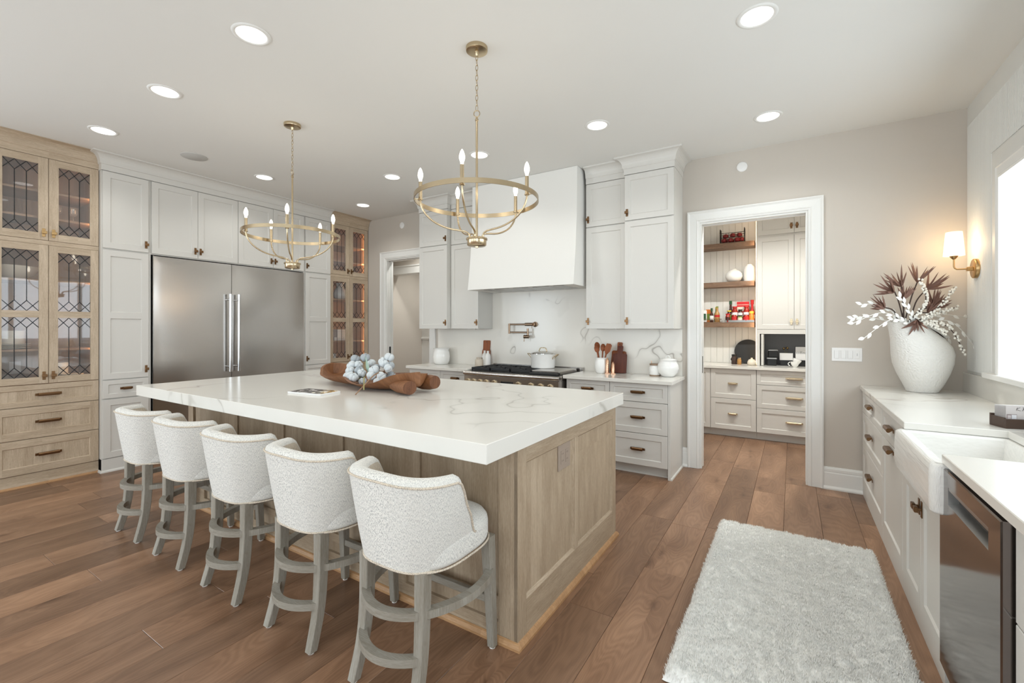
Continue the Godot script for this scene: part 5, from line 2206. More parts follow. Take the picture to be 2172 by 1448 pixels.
func pantry_goods(ys: Array) -> void:
	var z := -6.80
	# wire basket of apples on the top shelf
	var y: float = ys[2]
	var t := thing("wire_basket", "black wire basket of red apples on the top pantry shelf", "basket", Vector3(-0.695, y, z))
	var m := MB.new()
	var w := 0.148
	var dz := 0.075
	var corner := [Vector3(-w, 0, -dz), Vector3(w, 0, -dz), Vector3(w, 0, dz), Vector3(-w, 0, dz)]
	for h in [0.006, 0.075, 0.135]:
		var loop := []
		for c in corner:
			loop.append(c + Vector3(0, h, 0))
		for k in 4:
			m.tube([loop[k], loop[(k + 1) % 4]], 0.0035, 6)
	for k in 9:
		var xx := lerpf(-w, w, k / 8.0)
		for s in [-dz, dz]:
			m.tube([Vector3(xx, 0.005, s), Vector3(xx, 0.135, s)], 0.0025, 5)
		m.tube([Vector3(xx, 0.005, -dz), Vector3(xx, 0.005, dz)], 0.0025, 5)
	for s in [-w, w]:
		m.tube([Vector3(s, 0.135, -dz), Vector3(s, 0.195, -dz * 0.7), Vector3(s, 0.2, 0), Vector3(s, 0.195, dz * 0.7), Vector3(s, 0.135, dz)], 0.004, 6)
		for q in [-0.5, 0.0, 0.5]:
			m.tube([Vector3(s, 0.005, dz * q), Vector3(s, 0.195, dz * q)], 0.0025, 5)
	obj("wires", m, M.black, t)
	var spots := [[-0.1, 0.045, 0.035], [-0.02, 0.045, 0.035], [0.06, 0.045, 0.035], [-0.1, 0.045, -0.04], [-0.02, 0.045, -0.04], [0.06, 0.045, -0.04], [-0.085, 0.108, 0.0], [0.005, 0.112, 0.01], [0.085, 0.112, 0.0], [0.11, 0.05, 0.0]]
	var say := ["front row left", "front row middle", "front row right", "back row left", "back row middle", "back row right", "upper left", "upper middle", "upper right", "far right"]
	var first: Node3D = null
	for k in spots.size():
		var p: Vector3 = t.position + Vector3(spots[k][0], spots[k][1] - 0.003, spots[k][2])
		var lab: String = "dark red apple in the black wire basket, " + say[k]
		if first == null:
			first = thing("apple", lab, "apple", p, 0.0, "apples in the wire basket")
			m = MB.new()
			var pr := []
			for i in 13:
				var a := -PI / 2 + PI * i / 12.0
				pr.append(Vector2(0.036 * pow(cos(a), 0.8) if i > 0 and i < 12 else 0.0, 0.033 * sin(a) - (0.012 * exp(-pow(cos(a) / 0.4, 2.0)) * sin(a))))
			m.lathe(pr, 18)
			obj("skin", m, M.apple, first)
			m = MB.new()
			m.tube([Vector3(0, 0.02, 0), Vector3(0.003, 0.036, 0)], 0.0018, 5)
			obj("stem", m, M.twig_dark, first)
		else:
			dup(first, lab, p, k * 1.1)
	# vases on the middle shelf
	y = ys[1]
	m = MB.new()
	m.lathe([Vector2(0.0, 0.0), Vector2(0.055, 0.0), Vector2(0.088, 0.025), Vector2(0.107, 0.075), Vector2(0.098, 0.12), Vector2(0.062, 0.155), Vector2(0.03, 0.17), Vector2(0.03, 0.178), Vector2(0.022, 0.178), Vector2(0.022, 0.15)], 32)
	var o := obj("round_vase", m, M.matte_white)
	o.position = Vector3(-0.677, y, z)
	tag(o, "squat round white vase on the middle pantry shelf", "vase")
	m = MB.new()
	m.lathe([Vector2(0.0, 0.0), Vector2(0.066, 0.0), Vector2(0.069, 0.02), Vector2(0.067, 0.16), Vector2(0.058, 0.2), Vector2(0.036, 0.218), Vector2(0.034, 0.23), Vector2(0.027, 0.23), Vector2(0.027, 0.2)], 32)
	o = obj("tall_vase", m, M.matte_white)
	o.position = Vector3(-0.488, y, z)
	tag(o, "taller shouldered white vase on the middle pantry shelf", "vase")
	# groceries on the lowest shelf
	y = ys[0]
	t = thing("metal_tray", "low grey metal tray under the sauce jars on the lowest pantry shelf", "tray", Vector3(-0.606, y, z))
	m = MB.new()
	for e in [[-0.178, 0.178, 0.072, 0.075], [-0.178, 0.178, -0.075, -0.072], [-0.178, -0.175, -0.072, 0.072], [0.175, 0.178, -0.072, 0.072]]:
		m.bb(Vector3(e[0], 0.0, e[2]), Vector3(e[1], 0.032, e[3]))
	m.bb(Vector3(-0.178, 0.0, -0.075), Vector3(0.178, 0.003, 0.075))
	obj("tray_body", m, M.tin, t)
	var G := "groceries on the lowest pantry shelf"
	var jar_p := func(r: float, h: float) -> Array: return [Vector2(0.0, 0.0), Vector2(r * 0.94, 0.0), Vector2(r, 0.006), Vector2(r, h * 0.72), Vector2(r * 0.9, h * 0.82), Vector2(r * 0.72, h * 0.88), Vector2(r * 0.72, h), Vector2(0.0, h)]
	var bot_p := func(r: float, h: float) -> Array: return [Vector2(0.0, 0.0), Vector2(r * 0.94, 0.0), Vector2(r, 0.006), Vector2(r, h * 0.5), Vector2(r * 0.85, h * 0.6), Vector2(r * 0.45, h * 0.72), Vector2(r * 0.4, h), Vector2(0.0, h)]
	var tx := t.position.x
	var b := y + 0.0035
	var fz := z + 0.04
	var bz := z - 0.035
	bottle("bottle", "brown sauce bottle with a dark green cap at the back of the grocery tray", Vector3(tx - 0.115, b, bz), bot_p.call(0.036, 0.25), M.dark_sauce, 0.245, 0.019, 0.05, M.green_cap, M.cream, 0.04, 0.11, G)
	bottle("jar", "jar with a yellow lid at the left of the grocery tray, behind the red one", Vector3(tx - 0.128, b, z + 0.012), jar_p.call(0.03, 0.15), M.dark_sauce, 0.145, 0.027, 0.016, M.yellow, M.olive, 0.03, 0.1, G)
	bottle("jar", "small dark red jar at the front left corner of the grocery tray", Vector3(tx - 0.142, b, fz + 0.008), jar_p.call(0.029, 0.105), M.sauce, 0.1, 0.026, 0.015, M.red, M.dark_sauce, 0.02, 0.07, G)
	bottle("jar", "tall red sauce jar with a white label, left of the tray's middle", Vector3(tx - 0.062, b, bz + 0.02), jar_p.call(0.034, 0.205), M.sauce, 0.2, 0.03, 0.016, M.red, M.paper, 0.09, 0.135, G)
	bottle("jar", "squat red jar with a pink label in front of the left sauce jar", Vector3(tx - 0.064, b, fz), jar_p.call(0.034, 0.105), M.sauce, 0.1, 0.03, 0.014, M.paper, M.red, 0.02, 0.07, G)
	bottle("jar", "dark jar with a white label in the middle of the grocery tray", Vector3(tx + 0.005, b, bz + 0.02), jar_p.call(0.03, 0.165), M.dark_sauce, 0.16, 0.026, 0.014, M.black, M.paper, 0.07, 0.13, G)
	bottle("jar", "small green jar with a pale label at the front middle of the tray", Vector3(tx + 0.007, b, fz), jar_p.call(0.03, 0.085), M.olive, 0.08, 0.027, 0.014, M.black, M.cream, 0.02, 0.06, G)
	bottle("jar", "tall red sauce jar with a white label, right of the tray's middle", Vector3(tx + 0.08, b, bz + 0.02), jar_p.call(0.036, 0.21), M.sauce, 0.205, 0.032, 0.016, M.red, M.paper, 0.09, 0.135, G)
	bottle("jar", "squat red jar with a pink label in front of the right sauce jar", Vector3(tx + 0.08, b, fz), jar_p.call(0.035, 0.105), M.sauce, 0.1, 0.031, 0.014, M.paper, M.red, 0.02, 0.07, G)
	bottle("bottle", "red bottle with a pink label at the right end of the grocery tray", Vector3(tx + 0.148, b, bz + 0.01), bot_p.call(0.033, 0.25), M.red, 0.24, 0.02, 0.06, M.red, M.paper, 0.05, 0.1, G)
	bottle("jar", "orange jar at the front right corner of the grocery tray", Vector3(tx + 0.145, b, fz), jar_p.call(0.032, 0.12), M.orange, 0.115, 0.028, 0.03, M.yellow, M.orange, 0.02, 0.08, G)
	t = thing("baking_mix_box", "red cardboard baking mix box standing at the back of the tray", "box", Vector3(tx + 0.035, b, bz - 0.022), 0.0, G)
	m = MB.new()
	m.bb(Vector3(-0.075, 0, -0.012), Vector3(0.075, 0.28, 0.012), 0.001)
	obj("carton", m, M.red, t)
	m = MB.new()
	m.bb(Vector3(-0.074, 0.235, 0.0115), Vector3(0.074, 0.24, 0.0125))
	m.bb(Vector3(-0.074, 0.15, 0.0115), Vector3(0.074, 0.21, 0.0125))
	obj("print_band", m, M.cream, t)
	# second basket, left
	t = thing("wire_basket", "low wire basket of oils and packets at the left end of the lowest pantry shelf", "basket", Vector3(-0.97, y, z))
	m = MB.new()
	for h in [0.004, 0.05]:
		var loop := [Vector3(-0.13, h, -0.075), Vector3(0.13, h, -0.075), Vector3(0.13, h, 0.075), Vector3(-0.13, h, 0.075)]
		for k in 4:
			m.tube([loop[k], loop[(k + 1) % 4]], 0.003, 6)
	for k in 9:
		var xx := lerpf(-0.13, 0.13, k / 8.0)
		m.tube([Vector3(xx, 0.004, 0.075), Vector3(xx, 0.05, 0.075)], 0.002, 5)
		m.tube([Vector3(xx, 0.004, -0.075), Vector3(xx, 0.05, -0.075)], 0.002, 5)
		m.tube([Vector3(xx, 0.003, -0.075), Vector3(xx, 0.003, 0.075)], 0.002, 5)
	obj("wires", m, M.bronze, t)
	b = y + 0.0055
	bottle("bottle", "slim dark bottle with a white label and green neck in the low wire basket", Vector3(-0.953, b, z + 0.04), bot_p.call(0.024, 0.19), M.dark_sauce, 0.15, 0.014, 0.045, M.green_cap, M.paper, 0.03, 0.09, G)
	bottle("bottle", "oil bottle with red and green labels at the right of the low wire basket", Vector3(-0.885, b, z + 0.02), bot_p.call(0.034, 0.21), M.amber, 0.2, 0.015, 0.02, M.olive, M.red, 0.07, 0.1, G)
	bottle("bottle", "second green-labelled oil bottle behind the first in the low basket", Vector3(-0.905, b, z - 0.04), bot_p.call(0.03, 0.2), M.olive, 0.19, 0.014, 0.02, M.yellow, M.cream, 0.05, 0.09, G)
	for k in 2:
		t = thing("food_packet", ["white packet with a green print at the jamb end of the low wire basket", "brown and green packet behind the slim bottle in the low basket"][k], "packet", Vector3([-1.05, -1.0][k], b, z + [0.045, -0.02][k]), 0.15 - 0.3 * k, G)
		m = MB.new()
		m.bb(Vector3(-0.034, 0, -0.014), Vector3(0.034, [0.165, 0.18][k], 0.014), 0.004)
		obj("carton", m, [M.paper, M.orange][k], t)
		m = MB.new()
		m.bb(Vector3(-0.024, 0.03, 0.0138), Vector3(0.024, 0.12, 0.0146))
		obj("print_band", m, [M.green_cap, M.olive][k], t)
	# on the counter below
	var cy := CTR + 0.0005
	t = thing("serving_board", "round black serving board with a small handle leaning on the pantry wall", "serving board", Vector3(-0.515, cy + 0.168, -6.885))
	t.rotation = Vector3(-0.22, 0, 0)
	m = MB.new()
	var pts := []
	for k in 40:
		var a := TAU * k / 40
		pts.append(Vector2(cos(a) * 0.165, sin(a) * 0.165))
	m.plate(pts, 0.014, 0.002)
	obj("board_disc", m, M.black, t)
	m = MB.new()
	m.xf = Transform3D(Basis(), Vector3(-0.155, -0.115, 0))
	pts = []
	for k in 20:
		var a := TAU * k / 20
		pts.append(Vector2(cos(a) * 0.055, sin(a) * 0.034))
	m.plate(pts, 0.013, 0.002)
	obj("board_handle", m, M.black, t)
	bottle("jar", "spice jar with a black lid before the round black board", Vector3(-0.668, cy, -6.72), [Vector2(0, 0), Vector2(0.03, 0), Vector2(0.032, 0.004), Vector2(0.032, 0.09), Vector2(0.026, 0.1), Vector2(0.026, 0.11), Vector2(0, 0.11)], M.twig_dark, 0.108, 0.03, 0.022, M.black, null, 0, 0, "jars on the pantry counter")
	bottle("jar", "small amber jar next to the black-lidded spice jar", Vector3(-0.603, cy, -6.7), [Vector2(0, 0), Vector2(0.024, 0), Vector2(0.026, 0.004), Vector2(0.026, 0.06), Vector2(0.022, 0.07), Vector2(0.022, 0.075), Vector2(0, 0.075)], M.amber, 0.074, 0.024, 0.016, M.nickel, null, 0, 0, "jars on the pantry counter")
	t = thing("lidded_pot", "little cream lidded pot on the pantry counter by the cabinet side", "pot", Vector3(-0.452, cy, -6.64))
	m = MB.new()
	m.lathe([Vector2(0, 0), Vector2(0.04, 0), Vector2(0.05, 0.012), Vector2(0.052, 0.035), Vector2(0.044, 0.058), Vector2(0.036, 0.064), Vector2(0, 0.064)], 26)
	obj("body", m, M.cream, t)
	m = MB.new()
	m.lathe([Vector2(0.038, 0.064), Vector2(0.034, 0.074), Vector2(0.012, 0.08), Vector2(0.012, 0.096), Vector2(0.0, 0.098)], 22)
	obj("lid", m, M.cream, t)
	# coffee nook
	var cz := -6.72
	for k in 2:
		t = thing("storage_canister", ["lower smoky plastic canister in the coffee nook", "upper smoky plastic canister stacked in the coffee nook"][k], "canister", Vector3([-0.225, -0.215][k], cy + [0.0, 0.106][k], cz - 0.02 - 0.01 * k), 0.1 * k, "stacked canisters in the coffee nook")
		m = MB.new()
		m.bb(Vector3(-0.056, 0, -0.05), Vector3(0.056, 0.082, 0.05), 0.008)
		obj("body", m, M.black, t)
		m = MB.new()
		m.bb(Vector3(-0.058, 0.082, -0.052), Vector3(0.058, 0.104, 0.052), 0.006)
		obj("lid", m, M.tin, t)
	m = MB.new()
	m.bb(Vector3(-0.075, 0, -0.03), Vector3(0.085, 0.07, 0.03), 0.002)
	o = obj("dark_box", m, M.black)
	o.position = Vector3(-0.06, cy, cz - 0.09)
	tag(o, "low black box at the back of the coffee nook", "box")
	t = thing("white_sign", "blank white block sign standing on the low box in the coffee nook", "sign", Vector3(-0.066, cy + 0.0705, cz - 0.075))
	m = MB.new()
	m.bb(Vector3(-0.074, 0, -0.012), Vector3(0.074, 0.092, 0.012), 0.002)
	obj("block", m, M.paper, t)
	t = thing("bud_vase", "small glass bud vase with two gold buds behind the white block sign", "vase", Vector3(-0.05, cy, cz - 0.155))
	m = MB.new()
	m.lathe([Vector2(0, 0), Vector2(0.02, 0), Vector2(0.026, 0.05), Vector2(0.01, 0.1), Vector2(0.011, 0.15)], 18)
	obj("vase_body", m, M.clear, t)
	for k in 2:
		m = MB.new()
		m.tube([Vector3(0, 0.02, 0), Vector3(-0.02 + k * 0.008, 0.14, 0), Vector3(-0.045 + k * 0.04, 0.215 + k * 0.006, 0.0)], 0.0016, 5)
		var s := obj("stem", m, M.twig_green, t)
		m = MB.new()
		m.ball(Vector3(-0.045 + k * 0.04, 0.218 + k * 0.006, 0), Vector3(0.015, 0.017, 0.015))
		obj("bud", m, M.brass, s)
	t = thing("coffee_sign", "white sign that reads coffee in black letters, leaning in the nook", "sign", Vector3(0.098, cy + 0.0735, cz - 0.062), -0.02)
	m = MB.new()
	m.bb(Vector3(-0.068, 0, -0.008), Vector3(0.068, 0.178, 0.008), 0.001)
	obj("frame", m, M.black, t)
	m = MB.new()
	m.bb(Vector3(-0.063, 0.004, 0.0075), Vector3(0.063, 0.173, 0.0095))
	obj("sign_face", m, M.paper, t)
	var o2 := text("coffee", 0.036, M.black, "Droid Serif")
	o2.position = Vector3(-0.004, 0.098, 0.0102)
	o2.name = "lettering"
	t.add_child(o2)
	m = MB.new()
	m.bb(Vector3(-0.08, 0, -0.05), Vector3(0.08, 0.0725, 0.03), 0.003)
	o = obj("dark_box", m, M.black)
	o.position = Vector3(0.105, cy, cz - 0.06)
	tag(o, "black box under the coffee sign in the nook", "box")
	for k in 2:
		t = thing("coffee_cup", ["white cup with a big handle standing in the coffee nook", "white cup tilted inside the other cup in the coffee nook"][k], "cup", Vector3([0.028, 0.03][k], cy + [0.0, 0.035][k], -6.56 + [-0.05, -0.05][k]), PI * 0.98, "stacked cups in the coffee nook")
		if k == 1:
			t.rotation.z = 0.42
		m = MB.new()
		m.lathe([Vector2(0, 0), Vector2(0.022, 0), Vector2(0.024, 0.006), Vector2(0.036, 0.02), Vector2(0.045, 0.045), Vector2(0.047, 0.066), Vector2(0.0445, 0.066), Vector2(0.042, 0.044), Vector2(0.033, 0.022), Vector2(0.0, 0.012)], 28)
		obj("body", m, M.porcelain, t)
		if k == 0:
			m = MB.new()
			var h := []
			for i in 12:
				var a := lerpf(-1.15, 1.25, i / 11.0)
				h.append(Vector3(0.04 + 0.032 * cos(a), 0.036 + 0.024 * sin(a), 0))
			m.tube(h, 0.005, 8)
			obj("handle", m, M.porcelain, t)


func text(s: String, size: float, mat: Material, font := "Droid Sans") -> MeshInstance3D:
	var tm := TextMesh.new()
	var f := SystemFont.new()
	f.font_names = PackedStringArray([font])
	tm.font = f
	tm.text = s
	tm.font_size = 64
	tm.pixel_size = size / 64.0
	tm.depth = 0.001
	var o := MeshInstance3D.new()
	o.mesh = tm
	o.material_override = mat
	return o


# ---------------------------------------------------------------- things on counters and in the display cabinets

func smooth_path(pts: Array, per := 6) -> Array:
	var out := []
	for i in pts.size() - 1:
		for k in per:
			var p0: Vector3 = pts[maxi(i - 1, 0)]
			var p3: Vector3 = pts[mini(i + 2, pts.size() - 1)]
			out.append(pts[i].cubic_interpolate(pts[i + 1], p0, p3, float(k) / per))
	out.append(pts[pts.size() - 1])
	return out


func dough_bowl() -> void:
	# long carved bowl, local x along its length
	var t := thing("dough_bowl", "long rustic carved teak dough bowl with two forked ends on the island", "bowl", Vector3(-2.72, TOP, -2.315), deg_to_rad(-8.0))
	var f := noise(FastNoiseLite.TYPE_SIMPLEX, 1.0, 14, 2)
	var L := 0.62
	# outline: half widths front and back along the length, wavy on the front edge
	var rows_o := []
	var rows_i := []
	var N := 60
	var C := 17
	for i in N + 1:
		var u := lerpf(-1.0, 1.0, float(i) / N)
		var x := u * 0.59
		var endw := pow(maxf(0.0, 1.0 - pow(absf(u), 3.6)), 0.5)
		var wf := 0.205 * endw * (1.0 + 0.10 * sin(u * 7.0 + 0.6) + 0.05 * f.get_noise_1d(u * 3.0))
		var wb := 0.20 * endw * (1.0 + 0.06 * sin(u * 5.0 + 2.0))
		var rim_f := 0.062 + 0.02 * sin(u * 6.5 + 2.4) + 0.05 * pow(absf(u), 2.0)
		var rim_b := 0.088 + 0.012 * sin(u * 4.0) + 0.03 * u * u
		var lift := 0.05 * pow(absf(u), 3.0)
		var lo := []
		var li := []
		for j in C:
			var v := lerpf(-1.0, 1.0, float(j) / (C - 1))
			var w := wf if v > 0 else wb
			var rim := rim_f if v > 0 else rim_b
			var h := pow(absf(v), 2.4)
			lo.append(Vector3(x, lift + h * (rim - lift * 0.5), v * w))
			var vi := v * 0.90
			li.append(Vector3(x * 0.975, lift + 0.016 + pow(absf(v), 2.6) * (rim - lift * 0.5 - 0.016), vi * w))
		rows_o.append(lo)
		rows_i.append(li)
	var m := MB.new()
	m.grid(rows_o, false, true, 0.36, 1.1)
	m.grid(rows_i, false, false, 0.36, 1.1)
	for e in [0, C - 1]:
		var strip := [[], []]
		for i in N + 1:
			strip[0].append(rows_o[i][e])
			strip[1].append(rows_i[i][e])
		for i in N:
			m.fo([strip[0][i], strip[0][i + 1], strip[1][i + 1], strip[1][i]], Vector3.UP)
	obj("bowl_body", m, M.walnut, t)
	# cut log ends on the right
	for q in [[Vector3(0.42, 0.055, -0.115), Vector3(0.60, 0.068, -0.12), 0.058, 0.05], [Vector3(0.40, 0.05, 0.075), Vector3(0.615, 0.052, 0.105), 0.05, 0.05]]:
		m = MB.new()
		m.tube([q[0], q[0].lerp(q[1], 0.35), q[0].lerp(q[1], 0.7), q[1]], [q[2] * 0.75, q[2], q[2] * 1.02, q[3]], 18, false, false, 0.9)
		obj("log_end", m, M.walnut, t)
		m = MB.new()
		var d: Vector3 = (q[1] - q[0]).normalized()
		m.tube([q[1] - d * 0.004, q[1] + d * 0.001], q[3], 18, false, true, 0.9)
		obj("cut_face", m, M.walnut_cut, t)
	pods(t)


func pods(bowl: Node3D) -> void:
	# two stems of big grey pods lying in the bowl
	rng.seed = 21
	var m := MB.new()
	for k in 5:
		var a0 := TAU * k / 5.0
		var rows := []
		for i in 9:
			var th := PI * i / 8.0
			var line := []
			for j in 7:
				var ph := a0 + (j / 6.0 - 0.5) * TAU / 5.0 * 1.12
				var edge: float = absf(j / 6.0 - 0.5) * 2.0
				var r := 0.031 * (1.0 - 0.22 * pow(edge, 2.0)) * (1.0 + 0.10 * sin(th))
				var fold := 0.86 + 0.14 * sin(th)
				line.append(Vector3(sin(th) * cos(ph) * r, -cos(th) * r * fold, sin(th) * sin(ph) * r))
			rows.append(line)
		m.grid(rows, false, false)
	var shape := m.mesh()
	var b := bowl.transform
	var spots := [
		[[-0.19, 0.20, 0.02], [-0.155, 0.155, 0.075], [-0.14, 0.115, 0.10], [-0.10, 0.215, -0.01], [-0.095, 0.165, 0.05], [-0.105, 0.125, 0.115], [-0.11, 0.085, 0.13], [-0.03, 0.175, -0.02], [-0.035, 0.125, 0.08], [-0.04, 0.085, 0.145], [0.03, 0.085, 0.165], [0.015, 0.11, 0.09], [-0.07, 0.06, 0.05], [-0.15, 0.06, 0.04], [0.045, 0.05, 0.10]],
		[[0.145, 0.225, -0.06], [0.10, 0.19, -0.04], [0.15, 0.18, -0.01], [0.09, 0.145, 0.02], [0.13, 0.135, 0.06], [0.155, 0.10, 0.10], [0.205, 0.165, -0.02], [0.245, 0.155, 0.02], [0.245, 0.10, 0.075], [0.24, 0.065, 0.10], [0.20, 0.09, -0.04], [0.11, 0.075, -0.05], [0.17, 0.06, 0.02]]]
	var say := ["stem of pale grey pods in the dough bowl, left cluster with a green leaf", "stem of pale grey pods in the dough bowl, right cluster"]
	for s in 2:
		var t := thing("pod_stem", say[s], "dried flowers", bowl.position, bowl.rotation.y, "pod stems in the dough bowl")
		var end: Vector3 = [Vector3(0.40, 0.045, 0.31), Vector3(0.36, 0.012, 0.345)][s]
		var start: Vector3 = [Vector3(0.0, 0.07, 0.06), Vector3(0.2, 0.13, 0.02)][s]
		m = MB.new()
		m.tube(smooth_path([start, start.lerp(end, 0.35) + Vector3(0, 0.03, 0), start.lerp(end, 0.7) + Vector3(0, 0.016, 0), end]), 0.0042, 7)
		for p in spots[s]:
			var q := Vector3(p[0], p[1], p[2])
			m.tube([start, q.lerp(start, 0.5) + Vector3(0, -0.01, 0), q], 0.0025, 5)
		obj("stem", m, [M.twig_green, M.twig][s], t)
		for p in spots[s]:
			var o := obj("pod", shape, M.pod if rng.randf() < 0.7 else M.pod_dark, t)
			o.position = Vector3(p[0], p[1], p[2])
			o.rotation = Vector3(rng.randf_range(-0.9, 0.9), rng.randf() * TAU, rng.randf_range(-0.9, 0.9))
			o.scale = Vector3.ONE * rng.randf_range(0.92, 1.2)
		if s == 0:
			m = MB.new()
			var rows := []
			for i in 9:
				var f := i / 8.0
				var w := 0.026 * sin(PI * pow(f, 0.7)) + 0.001
				rows.append([Vector3(0.03 - 0.02 * f - w, 0.10 + 0.13 * f, 0.04 + 0.01 * f), Vector3(0.03 - 0.02 * f, 0.10 + 0.13 * f, 0.05 + 0.01 * f), Vector3(0.03 - 0.02 * f + w, 0.10 + 0.13 * f, 0.045 + 0.01 * f)])
			m.grid(rows, false, false)
			obj("leaf", m, M.leaf_green, t)


func magazine() -> void:
	var t := thing("magazine", "glossy magazine with a dark and gold cover lying on the island beside the bowl", "magazine", Vector3(-2.775, TOP, -1.87), deg_to_rad(7.0))
	var m := MB.new()
	m.bb(Vector3(-0.155, 0.0, -0.085), Vector3(0.155, 0.013, 0.085), 0.001)
	obj("pages", m, M.paper, t)
	var W := 128
	var H := 64
	var d := PackedByteArray()
	d.resize(W * H * 3)
	var f := noise(FastNoiseLite.TYPE_SIMPLEX, 0.03, 5, 2)
	for y in H:
		for x in W:
			var n := f.get_noise_2d(x, y * 1.6)
			var gold := clampf((x - 70.0) / 30.0 - y / 60.0 + n, 0.0, 1.0)
			var light := clampf(n * 4.0 - 0.8, 0.0, 1.0)
			put_px(d, (y * W + x) * 3, 50.0 + 150.0 * gold + 160.0 * light, 44.0 + 120.0 * gold + 160.0 * light, 42.0 + 60.0 * gold + 160.0 * light)
	m = MB.new()
	m.put(Vector3(-0.154, 0.0134, 0.084), Vector3.UP, Vector2(0, 1))
	m.put(Vector3(0.154, 0.0134, 0.084), Vector3.UP, Vector2(1, 1))
	m.put(Vector3(0.154, 0.0134, -0.084), Vector3.UP, Vector2(1, 0))
	m.put(Vector3(-0.154, 0.0134, -0.084), Vector3.UP, Vector2(0, 0))
	m.ix.append_array([0, 2, 1, 0, 3, 2])
	obj("cover", m, textured("cover_print", Image.create_from_data(W, H, false, Image.FORMAT_RGB8, d), Vector2.ONE, Color.WHITE, 0.25), t)


func spoon(label: String, at: Vector3, turn: Vector3, kind: int, l: float) -> void:
	var t := thing(["wooden_spoon", "wooden_spatula"][kind], label, "spoon" if kind == 0 else "spatula", at, 0.0, "utensils in the white crock")
	t.rotation = turn
	var m := MB.new()
	m.tube([Vector3(0, 0, 0), Vector3(0, l * 0.5, 0), Vector3(0, l, 0)], [0.0055, 0.0065, 0.009], 10)
	obj("handle", m, M.acacia, t)
	m = MB.new()
	if kind == 0:
		var rows := []
		for i in 11:
			var a := PI * i / 10.0
			var line := []
			for j in 9:
				var v := j / 8.0 * 2.0 - 1.0
				line.append(Vector3(sin(a) * 0.030 * v, l - 0.012 + 0.042 * (1.0 - cos(a)), -0.011 * sin(a) * (1.0 - v * v)))
			rows.append(line)
		m.grid(rows, false, false, 0.06, 0.09)
		var back := []
		for r in rows:
			var line := []
			for p in r:
				line.append(p + Vector3(0, 0, -0.004))
			back.append(line)
		m.grid(back, false, true, 0.06, 0.09)
		obj("spoon_head", m, M.acacia, t)
	else:
		m.plate([Vector2(-0.012, l - 0.02), Vector2(0.012, l - 0.02), Vector2(0.036, l + 0.02), Vector2(0.04, l + 0.085), Vector2(0.02, l + 0.10), Vector2(-0.022, l + 0.092), Vector2(-0.034, l + 0.03)], 0.007, 0.0015)
		obj("spatula_head", m, M.acacia, t)


func cutting_board(label: String, at: Vector3, turn: Vector3, w: float, h: float, hw: float, hh: float, mat: Material) -> void:
	var t := thing("cutting_board", label, "cutting board", at, 0.0)
	t.rotation = turn
	var pts := []
	var arc := func(cx: float, cy: float, r: float, a0: float, a1: float) -> void:
		for k in 5:
			var a := lerpf(a0, a1, k / 4.0)
			pts.append(Vector2(cx + cos(a) * r, cy + sin(a) * r))
	arc.call(w * 0.5 - 0.008, 0.008, 0.008, -PI / 2, 0)
	arc.call(w * 0.5 - 0.02, h - 0.02, 0.02, 0, PI / 2)
	arc.call(hw * 0.5 + 0.006, h + 0.01, 0.01, -PI / 2, -PI)
	arc.call(hw * 0.5 - 0.012, h + hh - 0.012, 0.012, 0, PI / 2)
	arc.call(-hw * 0.5 + 0.012, h + hh - 0.012, 0.012, PI / 2, PI)
	arc.call(-hw * 0.5 - 0.006, h + 0.01, 0.01, 0, -PI / 2)
	arc.call(-w * 0.5 + 0.02, h - 0.02, 0.02, PI / 2, PI)
	arc.call(-w * 0.5 + 0.008, 0.008, 0.008, PI, PI * 1.5)
	var m := MB.new()
	m.plate(pts, 0.016, 0.002)
	obj("board", m, mat, t)
	m = MB.new()
	m.xf = Transform3D(Basis(Vector3.RIGHT, PI / 2), Vector3(0, h + hh - 0.022, 0.0075))
	m.lathe([Vector2(0.006, 0.0), Vector2(0.006, 0.001), Vector2(0.0, 0.001)], 14)
	obj("hang_hole", m, M.twig_dark, t)


func crock_prof(r: float, h: float) -> Array:
	return [Vector2(0, 0), Vector2(r * 0.72, 0), Vector2(r * 0.8, 0.006), Vector2(r * 0.95, h * 0.22), Vector2(r, h * 0.48), Vector2(r * 0.94, h * 0.74), Vector2(r * 0.84, h * 0.88), Vector2(r * 0.88, h * 0.95), Vector2(r * 0.93, h), Vector2(r * 0.85, h), Vector2(r * 0.78, h * 0.9), Vector2(r * 0.86, h * 0.6), Vector2(r * 0.6, 0.02), Vector2(0, 0.016)]


